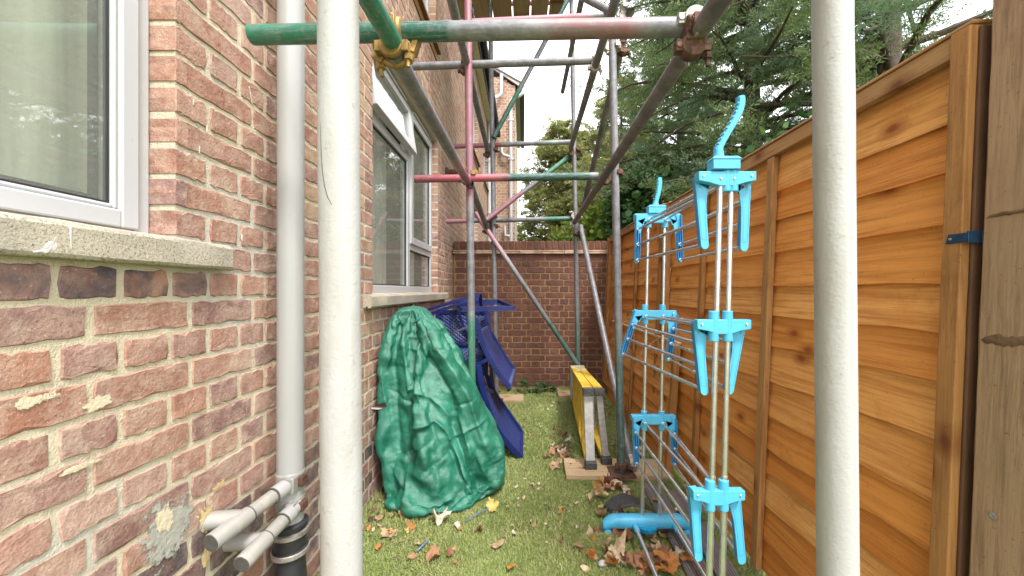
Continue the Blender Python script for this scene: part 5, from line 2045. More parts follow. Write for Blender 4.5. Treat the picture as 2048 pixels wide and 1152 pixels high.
# chair lying lower, its curved back resting on the turf
ch2 = thing("garden_chair", (-0.2, 2.8, 0), "lower blue woven garden chair with its curved back resting on the turf", "chair", "blue woven garden chairs heaped by the house")
nB = Pt([(957, 730), (965, 774), (976.4, 814.5), (994.5, 858), (1019, 890), (1042, 914)], 2.674)
fB = Pt([(977, 752), (987.7, 785), (1005.8, 812), (1023.8, 838), (1034, 852), (1043, 867)], 3.13)
strip(ch2, nB[1:], fB[1:], "backrest", M_weave, inset=0.02)
rail_bar(ch2, nB, "side_rail", 0.030, 0.036)
rail_bar(ch2, fB, "side_rail", 0.030, 0.042)
for (a, b, w, h_) in ((nB[-1], fB[-1], 0.03, 0.036), (nB[1], fB[1], 0.024, 0.028)):
    m = MB()
    m.bar(a, b, w, h_)
    obj("cross_rail", m, M_navy, ch2, bevel=0.002)
rail_bar(ch2, Pt([(900, 736), (940, 721), (969, 706)], 2.84), "leg", 0.028, 0.026, up=(0, 0, 1))
rail_bar(ch2, Pt([(903, 752), (945, 734), (980, 716)], 2.78), "leg", 0.028, 0.028, up=(0, 0, 1))
rail_bar(ch2, Pt([(966, 700), (972, 745), (985, 790), (1000, 822)], 3.12), "leg", 0.026, 0.026)
qd = [at(893, 726, 2.98), at(958, 738, 2.98), at(992, 868, 2.98), at(925, 905, 2.92)]
strip(ch2, [qd[0], (qd[0] + qd[3]) / 2, qd[3]], [qd[1], (qd[1] + qd[2]) / 2, qd[2]], "seat", M_weave)
rail_bar(ch2, [qd[0], qd[1]], "seat_frame", 0.03, 0.03, up=(0, 0, 1))
rail_bar(ch2, [qd[1], (qd[1] + qd[2]) / 2 + Vector((0.01, 0, 0)), qd[2]], "seat_frame", 0.03, 0.03)

# chair standing behind, woven back facing the camera
ch3 = thing("garden_chair", (-0.5, 3.4, 0), "rear blue woven garden chair with its wide back facing out behind the tarpaulin", "chair", "blue woven garden chairs heaped by the house")
YB = 3.36
pa = [at(875, 624, YB + 0.02), at(877, 655, YB), at(880, 690, YB - 0.05)]
pb = [at(977, 624, YB + 0.02), at(977, 655, YB), at(976, 688, YB - 0.05)]
strip(ch3, pa, pb, "backrest", M_weave)
rail_bar(ch3, pa, "back_frame", 0.03, 0.032, up=(0, 1, 0))
rail_bar(ch3, pb, "back_frame", 0.03, 0.032, up=(0, 1, 0))
rail_bar(ch3, [pa[0], pb[0]], "back_frame", 0.03, 0.035, up=(0, 1, 0))
rail_bar(ch3, Pt([(884, 675), (915, 662), (950, 648)], 3.24), "arm_bar", 0.018, 0.018, up=(0, 0, 1), mat=simple("worn_bare_bar", (0.20, 0.21, 0.30), 0.4, 0.3, var=0.3))
pc = [at(884, 694, YB - 0.08), at(893, 722, YB - 0.16), at(905, 752, YB - 0.22)]
pd = [at(976, 692, YB - 0.08), at(976, 722, YB - 0.16), at(976, 752, YB - 0.22)]
strip(ch3, pc, pd, "seat", M_weave)
rail_bar(ch3, [pc[0], pd[0]], "seat_frame", 0.03, 0.03, up=(0, 1, 0))
rail_bar(ch3, [at(979, 690, 3.3), at(984, 760, 3.25), at(990, 840, 3.2), at(992, 870, 3.2)], "leg", 0.028, 0.028)
rail_bar(ch3, [at(880, 690, 3.3), at(886, 780, 3.2), at(890, 862, 3.2)], "leg", 0.028, 0.028)

# ================================================================== GREEN TARPAULIN over something bulky
t = NT("green_tarpaulin")
_p = t.pos()
f1 = t.noise(_p, 5.0, 6, 0.65)
c = t.ramp(f1, [(0.3, (0.009, 0.105, 0.064)), (0.5, (0.014, 0.155, 0.096)), (0.7, (0.042, 0.235, 0.16))])
c = t.mix(t.ramp(t.noise(_p, 16.0, 6, 0.75, 0.5), [(0.58, 0.0), (0.72, 0.6)]), c, (0.06, 0.085, 0.04))
c = t.mix(t.ramp(t.noise(_p, 120.0, 4, 0.7), [(0.64, 0.0), (0.72, 0.6)]), c, (0.07, 0.05, 0.03))
c = t.mix(t.ramp(t.noise(t.mapping(_p, (30, 30, 8)), 3.0, 5, 0.7), [(0.6, 0.0), (0.8, 0.35)]), c, (0.12, 0.30, 0.22))
wx = t.n('TexWave', wave_type='BANDS', bands_direction='X', i={'Vector': _p, 'Scale': 110.0}).outputs['Fac']
wz = t.n('TexWave', wave_type='BANDS', bands_direction='Z', i={'Vector': _p, 'Scale': 110.0}).outputs['Fac']
hb = t.math('ADD', t.math('MULTIPLY', t.math('MULTIPLY', wx, wz), 0.25), t.math('MULTIPLY', t.noise(_p, 30.0, 6, 0.7, 0.8), 3.0))
t.set(Base_Color=c, Roughness=0.31, Specular_IOR_Level=0.75, Normal=t.bump(hb, 0.4, 0.007))
M_tarp = t.m
tarp = thing("tarpaulin", (-0.45, 2.3, 0), "crumpled green tarpaulin cover draped over a tall bulky shape by the house wall", "tarpaulin")
CRE = [  # fold lines on the side that faces the camera: (x, z) polyline, amplitude, half width
    ([(-0.66, 1.05), (-0.60, 0.86), (-0.50, 0.74), (-0.41, 0.60), (-0.395, 0.42), (-0.33, 0.25), (-0.24, 0.08)], -0.050, 0.030),
    ([(-0.60, 0.98), (-0.52, 0.86), (-0.40, 0.70), (-0.30, 0.52), (-0.22, 0.30)], 0.040, 0.045),
    ([(-0.72, 0.98), (-0.74, 0.75), (-0.71, 0.50), (-0.69, 0.28)], -0.030, 0.028),
    ([(-0.70, 0.95), (-0.66, 0.72), (-0.60, 0.52), (-0.57, 0.33)], 0.030, 0.035),
    ([(-0.62, 0.62), (-0.55, 0.60), (-0.47, 0.53), (-0.42, 0.47)], 0.028, 0.022),
    ([(-0.56, 0.44), (-0.50, 0.455), (-0.43, 0.40), (-0.36, 0.26), (-0.30, 0.10)], 0.045, 0.030),
    ([(-0.70, 0.25), (-0.58, 0.30), (-0.50, 0.36)], -0.028, 0.025),
    ([(-0.70, 0.17), (-0.58, 0.06), (-0.50, 0.04)], 0.022, 0.030),
    ([(-0.40, 0.30), (-0.36, 0.18), (-0.27, 0.07)], -0.034, 0.025),
    ([(-0.39, 0.52), (-0.30, 0.54), (-0.21, 0.56)], -0.014, 0.012),
    ([(-0.38, 0.36), (-0.28, 0.40), (-0.17, 0.45)], 0.016, 0.012),
    ([(-0.66, 0.90), (-0.58, 0.90), (-0.50, 0.93)], 0.020, 0.025),
    ([(-0.74, 0.60), (-0.64, 0.55), (-0.58, 0.56)], -0.018, 0.02),
    ([(-0.55, 0.20), (-0.47, 0.25), (-0.40, 0.29)], -0.012, 0.010),
    ([(-0.30, 0.30), (-0.24, 0.20), (-0.20, 0.10)], 0.015, 0.015),
]


# the settled shape of the hanging sheet: rows from hem to top, each x, y, z in millimetres,
# the first number absolute and the others steps round the ring
TARP_ROWS = [
    ((-169, -15, -15, -25, -20, -18, -26, -22, -23, -26, -27, -29, -31, -35, -50, -33, -33, -30, -37, -1, -15, 12, 7, 10, 12, 12, 2, -31, 8, -12, -11, -19, 10, -9, 32, 24, 23, 26, 29, 33, 35, 40, 49, 38, 33, 23, 27, 24, 24, 21, 6, 15, 14, 12, 34),
     (2320, -52, -43, -33, -31, -28, -21, -23, -20, -15, -14, -11, -14, 1, -11, 16, 9, 14, -1, 34, 21, 20, 35, 36, 36, 40, 46, 35, 9, 46, 42, 43, 35, 40, -8, 19, 20, 17, 16, 10, 2, -1, 3, -8, -5, -5, -11, -18, -23, -25, -35, -32, -36, -40, -36),
     (12, 4, 2, -6, 0, 2, -4, 1, 1, -1, 0, 0, 6, -5, 11, -11, 0, -1, 14, -14, 16, 2, 5, 6, 7, 10, -4, 5, -44, -2, 0, 8, -8, 15, -15, 0, 4, 0, -1, -2, 1, 6, 23, 1, -7, -18, -4, -3, 0, 7, -7, -1, 1, 0, 14)),
    ((-140, -17, -23, -22, -20, -20, -22, -25, -25, -29, -31, -31, -34, -38, -50, -43, -40, -36, -31, -27, 20, 11, 13, 11, 12, -6, 3, -6, -43, -9, -15, -11, -1, 23, 34, 20, 33, 28, 31, 31, 37, 41, 42, 38, 38, 26, 34, 31, 23, 18, 20, 25, 21, 17, 8),
     (2316, -59, -44, -38, -35, -31, -27, -25, -22, -17, -14, -10, -8, -5, -1, 4, 6, 15, 23, 26, 46, 38, 34, 34, 37, 40, 45, 47, -20, 49, 50, 47, 44, 32, 19, 25, 15, 17, 15, 12, 2, 8, -37, 3, 9, -14, 4, -15, -29, -34, -33, -33, -39, -44, -51),
     (14, 1, -3, -2, 1, 2, 2, 1, 1, -1, -2, -2, -1, 1, 0, 2, 6, 6, 4, 1, -18, -1, 1, 5, 2, 19, 23, 4, -35, -10, 5, 3, -1, -7, -8, 5, -6, 0, -1, 1, -1, 15, -15, 3, 7, -11, 2, 2, -1, -1, 2, 7, 6, 3, -2)),
    ((-107, -29, -13, -32, -24, -32, -23, -31, -23, -27, -34, -31, -36, -38, -57, -47, -34, -26, -29, -28, -14, 10, 18, 23, 16, -15, 1, 0, -50, 1, -4, -8, -12, 27, 20, 29, 27, 30, 33, 35, 40, 47, 45, 37, 37, 32, 39, 24, 28, 10, 26, 3, 15, 17, 18),
     (2310, -56, -49, -32, -32, -25, -26, -22, -25, -22, -10, -18, -12, -22, -2, 4, 26, 29, 28, 23, 33, 40, 30, 30, 37, 43, 44, 58, -24, 51, 53, 48, 45, 29, 36, 23, 22, 19, 11, 16, -5, 2, -38, 16, 2, -16, -5, -27, -19, -41, -29, -41, -42, -45, -50),
     (36, -10, 5, -4, 2, -4, 3, -6, 7, 5, -8, 3, -6, 14, 2, 1, 5, -4, 1, 7, -14, -4, 7, 4, 7, 10, 15, 15, -34, -7, 2, 3, 4, -15, -6, -16, 2, 1, 4, -1, 3, 0, -8, 2, 2, 0, 10, -7, 5, -10, 13, -13, 4, 4, 6)),
    ((-124, 13, -33, -34, -29, -34, -24, -21, -30, -33, -34, -31, -30, -42, -55, -46, -27, -25, -25, -29, -22, -1, 28, 24, 12, -22, 13, -14, -54, 5, 17, -13, -8, 29, 22, -1, 31, 34, 33, 39, 42, 49, 52, 36, 38, 35, 28, 31, 29, 1, 10, 28, -4, 15, 27),
     (2310, -69, -33, -30, -25, -20, -32, -25, -16, -11, -13, -19, -31, -2, -9, -10, 39, 29, 32, 24, 20, 30, 24, 32, 42, 37, 46, 50, -9, 56, 48, 47, 45, 24, 35, 42, 21, 17, 23, 9, 0, -14, -26, -5, 0, 7, -24, -18, -26, -43, -42, -29, -43, -46, -44),
     (43, 3, 1, 1, -8, -5, -2, 1, 6, -11, -6, 3, 10, 5, 13, 13, -4, -6, -7, 1, 6, 2, 5, 5, 8, 8, 12, 14, -33, -5, 2, 4, 3, -17, -12, -5, 2, 0, -1, 0, 3, 4, -9, -2, 3, -1, -2, 1, 12, -20, -5, 11, -12, 5, 14)),
    ((-131, 22, -26, -34, -32, -35, -29, -23, -32, -33, -32, -25, -33, -42, -57, -45, -25, -24, -26, -30, -31, 5, 31, 24, 7, -21, 19, -23, -56, 7, 24, -16, -2, 30, 19, -7, 32, 34, 33, 39, 42, 48, 54, 38, 38, 32, 34, 31, 16, 4, 13, 28, -6, 15, 31),
     (2309, -66, -44, -29, -24, -18, -21, -29, -5, -13, -18, -34, -25, 7, -6, -15, 42, 32, 31, 24, 6, 37, 20, 32, 42, 36, 46, 45, 1, 58, 45, 46, 44, 24, 37, 43, 20, 20, 25, 12, -12, -22, -23, -8, -3, 20, -16, -15, -39, -42, -41, -29, -43, -46, -42),
     (50, 9, -3, 3, -7, -3, -6, 2, -6, -8, 0, 8, 11, 1, 13, 17, -6, -9, -7, 1, 8, 5, 5, 5, 8, 8, 10, 12, -32, -3, 3, 4, 1, -17, -11, -4, 2, 0, -1, -2, 4, -3, -5, -5, -4, 11, -1, -1, 5, -18, -3, 13, -15, 5, 18)),
    ((-139, 28, -12, -34, -36, -37, -37, -25, -33, -34, -23, -22, -39, -41, -60, -44, -19, -22, -29, -35, -35, 5, 34, 27, -1, -13, 23, -40, -54, 13, 24, -17, 13, 30, 6, -9, 32, 34, 34, 40, 36, 48, 56, 45, 40, 39, 27, 33, -5, 10, 13, 27, 1, 22, 19),
     (2309, -63, -53, -34, -22, -17, -6, -13, -14, -12, -33, -35, -14, 2, 5, -20, 44, 37, 30, 6, 7, 41, 15, 31, 39, 37, 43, 34, 24, 57, 39, 47, 41, 25, 42, 42, 22, 23, 23, 4, -30, -23, -23, -4, 3, 16, 11, -24, -43, -44, -41, -30, -34, -42, -50),
     (72, 13, -3, -4, -3, -5, -14, -1, -6, -3, 10, 10, 7, 4, 9, 19, -12, -9, -3, 7, 8, 5, 5, 5, 7, 8, 8, 3, -22, -2, 4, 5, -4, -16, -7, -4, 2, -1, -3, -1, -10, -6, -5, 2, 3, 7, 1, 4, -14, -7, -4, 13, -12, 7, 16)),
    ((-143, 29, -2, -39, -41, -38, -30, -26, -35, -35, -27, -25, -26, -45, -60, -47, -8, -27, -33, -38, -34, 4, 35, 30, -10, 4, 12, -49, -47, 17, 19, -8, 19, 26, -11, -2, 32, 32, 37, 35, 39, 50, 57, 46, 42, 32, 29, 32, 5, 7, 6, 17, 6, 36, -4),
     (2311, -64, -53, -21, -16, -15, -26, -28, 8, -13, -29, -34, -35, 11, 17, -18, 48, 36, 24, 2, 1, 42, 15, 28, 34, 35, 45, 17, 51, 54, 35, 48, 34, 33, 39, 43, 25, 27, 19, -11, -28, -19, -24, -2, 2, 31, 1, -28, -39, -43, -43, -26, -38, -29, -54),
     (97, 12, 0, -10, -10, -8, -4, 0, -4, -2, 6, 9, 12, 5, 8, 18, -20, -5, 2, 8, 10, 5, 5, 5, 6, 4, 12, -13, -5, -2, 0, 8, -9, -12, -7, -1, -1, -1, -2, -7, -8, -4, -4, 2, 3, 4, 0, 5, -10, -9, -5, 5, -9, 13, 0)),
    ((-143, 30, 4, -43, -43, -38, -34, -18, -38, -34, -35, -26, -19, -46, -59, -51, -1, -31, -36, -37, -34, 5, 35, 31, -14, 10, -3, -48, -37, 20, 25, -8, 20, 21, -23, 3, 31, 36, 37, 34, 39, 52, 56, 46, 41, 34, 28, 33, 12, 5, -2, 8, 12, 40, 8),
     (2314, -63, -53, -18, -12, -17, -23, -37, 5, -16, -13, -34, -41, 2, 24, -7, 48, 32, 20, -8, 7, 42, 15, 26, 33, 33, 39, 17, 61, 51, 34, 48, 33, 36, 35, 42, 30, 17, 22, -10, -28, -13, -32, -4, 11, 29, -3, -25, -39, -43, -42, -24, -42, -21, -54),
     (123, 10, 4, -12, -11, -8, -5, 4, -4, -2, 2, 9, 15, 4, 10, 14, -21, -2, 4, 9, 10, 4, 5, 5, 6, 3, 9, -12, -3, -2, -1, 7, -8, -11, -7, -1, 0, -3, 0, -8, -8, -3, -5, 1, 3, 5, -1, -1, -2, -9, -7, -4, -2, 14, 2)),
    ((-142, 30, 2, -41, -40, -34, -39, -21, -34, -35, -38, -28, -21, -43, -59, -52, 4, -35, -38, -36, -33, 5, 36, 31, -18, 15, -17, -44, -32, 26, 28, -7, 21, 11, -27, 8, 29, 39, 37, 36, 35, 54, 55, 47, 40, 30, 34, 34, 13, 3, -2, 6, 9, 41, 20),
     (2318, -60, -55, -17, -14, -26, -12, -35, -6, -12, -6, -32, -40, -13, 26, 11, 47, 28, 14, -14, 12, 41, 16, 24, 34, 30, 22, 32, 66, 47, 34, 47, 33, 41, 29, 42, 30, 12, 21, -1, -33, -10, -35, -6, 15, 35, -7, -24, -43, -41, -42, -25, -42, -21, -47),
     (149, 11, 4, -12, -11, -8, -5, 3, -2, -1, 0, 8, 15, 6, 11, 9, -21, 0, 6, 9, 10, 4, 5, 5, 6, 3, -1, -4, -1, -3, -2, 6, -7, -9, -8, 0, -1, -3, -1, -7, -7, -4, -5, 0, 4, 3, 1, 0, -5, -7, -7, -5, -4, 15, 5)),
    ((-145, 32, 0, -41, -35, -35, -39, -28, -28, -34, -39, -32, -27, -35, -62, -40, -2, -38, -40, -35, -31, 6, 35, 31, -20, 17, -24, -44, -26, 29, 30, -3, 20, -2, -28, 12, 30, 39, 40, 38, 30, 54, 54, 47, 37, 31, 38, 32, 19, -4, -3, 7, 8, 36, 32),
     (2323, -59, -56, -16, -24, -24, -6, -30, -19, -3, -6, -27, -38, -29, 21, 35, 46, 22, 10, -19, 16, 42, 15, 24, 33, 33, 18, 32, 68, 44, 33, 46, 34, 41, 28, 40, 30, 12, 14, 11, -38, -7, -38, -8, 22, 34, -7, -27, -40, -43, -42, -27, -39, -27, -36),
     (176, 11, 4, -12, -11, -7, -5, 0, 0, 0, 0, 6, 12, 12, 8, 5, -18, 3, 6, 10, 9, 4, 5, 5, 6, 3, -2, -3, -2, -3, -3, 6, -7, -8, -8, 0, 0, -3, -5, -3, -8, -3, -6, 0, 4, 3, 2, -1, -4, -8, -8, -6, -4, 12, 10)),
    ((-146, 31, 1, -42, -33, -35, -39, -28, -29, -34, -38, -35, -26, -34, -62, -34, -8, -38, -40, -35, -31, 6, 36, 31, -21, 17, -27, -43, -24, 31, 31, 0, 18, -9, -27, 14, 31, 40, 39, 38, 28, 54, 54, 47, 35, 32, 40, 29, 22, -6, -3, 6, 8, 36, 34),
     (2326, -59, -56, -17, -27, -22, -5, -30, -20, -1, -7, -25, -37, -34, 20, 44, 44, 20, 8, -21, 18, 42, 14, 24, 34, 34, 16, 32, 69, 41, 34, 46, 35, 39, 28, 39, 25, 9, 18, 16, -38, -7, -40, -7, 25, 32, -5, -31, -38, -42, -43, -27, -39, -27, -33),
     (190, 10, 5, -13, -10, -7, -5, 0, 0, 0, 0, 6, 12, 12, 8, 2, -16, 4, 6, 10, 9, 4, 5, 5, 6, 2, -1, -4, -1, -3, -3, 4, -6, -7, -8, 0, -2, -6, -2, -1, -8, -3, -7, 1, 2, 4, 3, -2, -3, -9, -8, -6, -4, 11, 12)),
    ((-146, 28, 1, -39, -32, -37, -40, -27, -29, -35, -38, -36, -28, -30, -60, -19, -25, -40, -41, -34, -30, 8, 36, 30, -22, 17, -32, -43, -19, 35, 32, 7, 13, -23, -24, 13, 38, 41, 38, 36, 26, 55, 52, 47, 34, 33, 40, 34, 19, -7, -5, 6, 6, 33, 42),
     (2332, -60, -56, -26, -26, -14, -6, -30, -21, 4, -11, -20, -37, -40, 24, 49, 41, 18, 3, -23, 22, 41, 14, 24, 34, 37, 12, 31, 70, 39, 34, 45, 38, 31, 32, 41, 11, 8, 21, 27, -41, -6, -42, -6, 28, 32, -10, -25, -39, -43, -42, -31, -35, -29, -26),
     (217, 10, 4, -12, -9, -7, -6, 1, 0, -1, 1, 5, 11, 15, 7, -9, -6, 4, 8, 10, 8, 4, 6, 4, 6, 2, -2, -3, -2, -3, -3, 1, -4, -7, -6, -1, -5, -7, 1, 0, -8, -2, -8, 1, 2, 4, 3, -2, -3, -9, -8, -6, -6, 11, 14)),
    ((-146, 25, -1, -35, -32, -39, -40, -26, -31, -36, -37, -37, -29, -27, -56, -15, -33, -41, -40, -34, -29, 10, 36, 29, -22, 14, -35, -43, -13, 38, 31, 15, 4, -32, -21, 18, 40, 39, 32, 38, 27, 54, 51, 47, 33, 31, 38, 37, 21, -5, -7, 1, 8, 35, 41),
     (2340, -63, -55, -30, -30, -13, -3, -31, -17, 3, -11, -19, -36, -42, 30, 54, 35, 15, -3, -23, 25, 41, 13, 25, 35, 39, 8, 31, 71, 36, 34, 43, 44, 23, 36, 37, 2, 11, 29, 28, -42, -6, -43, -8, 29, 33, -16, -20, -35, -43, -41, -29, -35, -27, -25),
     (246, 10, 3, -11, -8, -8, -6, 1, 0, -1, 1, 5, 11, 15, 3, -10, -2, 5, 8, 9, 8, 4, 6, 5, 5, 1, -2, -3, -1, -4, -3, -1, -1, -9, -4, -1, -9, -5, 2, 1, -8, -3, -7, 0, 2, 4, -1, 1, -1, -8, -9, -9, -3, 10, 14)),
    ((-145, 16, -2, -29, -32, -40, -39, -24, -35, -35, -38, -37, -27, -29, -47, -17, -39, -41, -39, -34, -27, 11, 35, 28, -19, 7, -37, -42, -5, 39, 30, 15, -5, -33, -16, 22, 40, 37, 26, 39, 29, 54, 49, 46, 35, 28, 39, 38, 23, -3, -10, -3, 12, 32, 43),
     (2347, -64, -55, -34, -30, -12, -5, -34, -9, 1, -12, -17, -37, -41, 38, 55, 28, 13, -8, -21, 27, 40, 13, 26, 36, 40, 4, 32, 71, 34, 35, 42, 42, 21, 38, 33, -3, 16, 36, 24, -41, -6, -45, -9, 26, 36, -18, -14, -34, -43, -40, -29, -31, -30, -21),
     (275, 9, 3, -10, -8, -8, -5, 1, -1, -1, 2, 4, 11, 15, -1, -9, 1, 4, 8, 10, 7, 5, 5, 5, 5, 0, -1, -3, -1, -4, -3, -2, -2, -8, -4, -1, -10, -4, 2, 1, -7, -3, -8, 0, 3, 2, -1, 3, 0, -8, -9, -11, -2, 9, 14)),
    ((-154, 11, 0, -26, -31, -38, -38, -24, -35, -36, -37, -38, -27, -30, -43, -18, -40, -41, -37, -34, -25, 12, 35, 26, -16, 0, -39, -40, 2, 41, 28, 14, -14, -33, -12, 28, 39, 33, 24, 37, 30, 54, 47, 45, 36, 25, 40, 37, 23, 1, -9, -4, 13, 29, 41),
     (2353, -65, -54, -38, -30, -12, -5, -35, -4, -1, -12, -16, -38, -40, 44, 54, 25, 11, -13, -19, 29, 39, 12, 29, 36, 41, -1, 34, 71, 31, 36, 42, 39, 21, 40, 25, -5, 22, 37, 25, -40, -7, -46, -10, 24, 37, -12, -15, -33, -42, -40, -29, -28, -32, -18),
     (304, 7, 5, -9, -8, -8, -6, 2, -2, 0, 1, 4, 11, 15, -5, -7, 2, 5, 8, 10, 6, 5, 5, 5, 4, 0, -1, -3, -1, -4, -3, -2, -2, -8, -3, -3, -10, -2, 1, 2, -7, -3, -9, 0, 3, 2, 0, 2, 1, -7, -9, -12, -2, 8, 14)),
    ((-166, 10, 0, -23, -30, -37, -38, -24, -35, -36, -37, -38, -24, -31, -43, -16, -41, -41, -35, -34, -23, 13, 35, 23, -8, -12, -41, -36, 9, 40, 28, 11, -21, -31, -8, 32, 38, 29, 22, 37, 30, 52, 46, 44, 36, 24, 40, 35, 25, 1, -8, -7, 15, 26, 40),
     (2358, -65, -52, -41, -32, -14, -4, -34, 2, -4, -13, -16, -38, -38, 48, 54, 21, 8, -17, -16, 31, 38, 12, 30, 39, 38, -3, 36, 69, 31, 36, 42, 33, 24, 41, 17, -5, 26, 38, 25, -37, -8, -47, -12, 22, 38, -5, -19, -30, -42, -39, -29, -25, -33, -19),
     (332, 7, 4, -7, -7, -8, -6, 1, -2, 0, 2, 3, 12, 13, -5, -7, 3, 5, 8, 9, 7, 4, 6, 4, 2, 2, -2, -2, -2, -4, -3, -1, -4, -7, -2, -5, -9, -2, 2, 1, -6, -3, -9, -1, 3, 1, 2, 2, 1, -6, -9, -13, -2, 8, 14)),
    ((-175, 9, -4, -20, -29, -37, -37, -25, -35, -37, -36, -36, -22, -33, -40, -16, -41, -41, -32, -35, -21, 13, 34, 22, -8, -16, -40, -35, 15, 39, 28, 8, -27, -28, -5, 34, 37, 26, 21, 35, 33, 50, 43, 43, 37, 22, 40, 37, 24, 0, -2, -14, 16, 25, 40),
     (2362, -64, -53, -42, -32, -15, -6, -32, 7, -6, -14, -17, -38, -34, 52, 52, 17, 7, -21, -13, 31, 38, 11, 31, 39, 35, -3, 38, 67, 32, 35, 42, 27, 28, 41, 11, -4, 28, 38, 26, -33, -10, -47, -13, 18, 39, -4, -12, -31, -42, -38, -30, -22, -33, -21),
     (362, 6, 3, -5, -7, -8, -6, 1, -4, 0, 3, 4, 12, 12, -7, -6, 3, 5, 9, 9, 6, 4, 6, 4, 2, 1, -2, -1, -2, -4, -3, -1, -6, -6, -2, -5, -9, -2, 2, 2, -6, -3, -9, -1, 2, 1, 2, 3, 2, -7, -7, -14, -2, 7, 14)),
    ((-181, 9, -6, -18, -29, -36, -37, -25, -36, -36, -36, -35, -21, -34, -37, -17, -42, -40, -31, -35, -21, 13, 34, 21, -8, -17, -40, -34, 17, 39, 27, 6, -28, -27, -4, 34, 38, 26, 19, 35, 33, 49, 43, 41, 38, 21, 40, 37, 25, 0, -4, -13, 16, 26, 39),
     (2363, -64, -52, -43, -32, -15, -8, -30, 9, -8, -13, -18, -39, -30, 54, 50, 16, 6, -24, -11, 31, 38, 11, 32, 38, 34, -2, 38, 66, 32, 34, 43, 25, 29, 41, 7, -2, 28, 38, 26, -29, -11, -47, -14, 16, 38, -6, -7, -30, -41, -39, -30, -20, -33, -23),
     (377, 6, 1, -4, -6, -8, -6, 1, -5, 1, 2, 5, 11, 11, -7, -5, 3, 6, 8, 9, 6, 4, 5, 5, 2, 1, -2, -2, -2, -4, -2, -2, -5, -6, -2, -6, -9, -1, 2, 2, -5, -4, -9, -2, 3, 1, 1, 5, 2, -7, -8, -14, -1, 7, 14)),
    ((-193, 5, -6, -16, -26, -35, -36, -27, -35, -36, -35, -34, -19, -38, -28, -21, -43, -39, -29, -35, -20, 12, 35, 19, -8, -18, -41, -32, 21, 37, 28, 2, -31, -23, -3, 35, 38, 23, 18, 33, 36, 46, 43, 38, 39, 20, 38, 37, 26, -2, -4, -11, 17, 27, 36),
     (2365, -63, -52, -44, -32, -15, -11, -27, 13, -10, -13, -20, -39, -22, 56, 47, 9, 6, -26, -9, 32, 37, 11, 32, 37, 33, -2, 40, 63, 33, 34, 41, 22, 32, 40, 2, -1, 29, 38, 27, -22, -15, -44, -15, 8, 39, -4, -6, -27, -40, -38, -31, -17, -31, -27),
     (406, 6, 0, -2, -6, -9, -5, 0, -5, 1, 2, 5, 12, 8, -8, -4, 5, 5, 9, 8, 6, 4, 5, 4, 2, 1, -1, -2, -2, -4, -3, -1, -7, -4, -2, -8, -7, -1, 1, 2, -4, -3, -9, -3, 2, 1, 1, 6, 3, -8, -9, -11, -1, 7, 13)),
    ((-209, 4, -6, -14, -24, -34, -35, -29, -34, -34, -35, -33, -17, -40, -18, -29, -42, -38, -27, -34, -19, 11, 34, 18, -9, -19, -41, -29, 25, 34, 29, -3, -32, -21, 0, 35, 37, 25, 13, 32, 38, 42, 38, 39, 40, 20, 36, 36, 28, -3, -4, -9, 18, 24, 35),
     (2367, -63, -50, -44, -35, -16, -13, -20, 13, -13, -12, -22, -39, -14, 60, 40, 4, 8, -29, -6, 32, 36, 10, 33, 36, 32, -1, 41, 60, 35, 32, 41, 20, 33, 39, 0, -2, 27, 40, 28, -14, -20, -46, -10, 1, 37, 1, -7, -24, -38, -38, -31, -16, -33, -26),
     (435, 5, 1, -2, -5, -8, -6, -2, -4, 1, 3, 5, 12, 6, -9, -2, 4, 6, 8, 8, 6, 4, 5, 4, 2, 1, -2, -1, -3, -3, -3, -2, -6, -4, -2, -8, -8, -1, 2, 2, -3, -4, -11, -1, 2, 1, 1, 6, 4, -8, -9, -11, 0, 6, 13)),
    ((-225, 3, -6, -13, -21, -33, -33, -32, -33, -34, -34, -30, -17, -40, -11, -35, -41, -37, -24, -35, -18, 11, 34, 16, -9, -20, -41, -27, 29, 32, 29, -9, -31, -19, 2, 35, 36, 27, 9, 30, 40, 39, 35, 38, 39, 22, 33, 36, 29, -2, -5, -10, 19, 22, 36),
     (2368, -62, -48, -44, -37, -18, -15, -12, 12, -15, -12, -24, -38, -5, 61, 32, 2, 7, -30, -4, 32, 37, 9, 33, 35, 30, 0, 42, 58, 37, 30, 39, 20, 34, 38, -2, -4, 27, 40, 29, -7, -25, -43, -8, -5, 33, 6, -8, -20, -37, -37, -32, -14, -35, -24),
     (464, 3, 1, -1, -3, -8, -6, -3, -4, 1, 3, 6, 11, 4, -10, 0, 5, 5, 9, 8, 5, 3, 6, 4, 2, 1, -2, -1, -3, -4, -2, -3, -6, -4, -2, -8, -8, -1, 2, 2, -2, -4, -11, -2, 2, 1, 2, 5, 6, -8, -8, -12, 1, 5, 14)),
    ((-241, 3, -6, -12, -18, -32, -32, -33, -33, -33, -34, -28, -17, -39, -6, -40, -39, -37, -22, -34, -18, 11, 34, 14, -9, -22, -40, -25, 34, 28, 29, -13, -31, -17, 5, 35, 35, 27, 7, 27, 40, 36, 35, 36, 38, 26, 30, 34, 31, 0, -8, -9, 19, 21, 35),
     (2370, -62, -46, -44, -38, -21, -15, -5, 9, -15, -14, -25, -36, 4, 61, 21, 5, 5, -31, -2, 32, 36, 9, 34, 33, 29, 1, 43, 55, 39, 29, 36, 21, 34, 37, 1, -9, 25, 40, 29, 1, -31, -38, -7, -9, 27, 15, -12, -17, -37, -35, -32, -13, -36, -24),
     (492, 4, -1, 0, -1, -8, -6, -4, -4, 2, 2, 6, 12, 0, -9, 2, 4, 6, 8, 8, 5, 3, 6, 4, 1, 1, -1, -2, -3, -3, -3, -3, -6, -3, -2, -8, -8, -2, 3, 2, -1, -6, -11, -1, 2, 1, 3, 4, 7, -7, -10, -10, 1, 4, 14)),
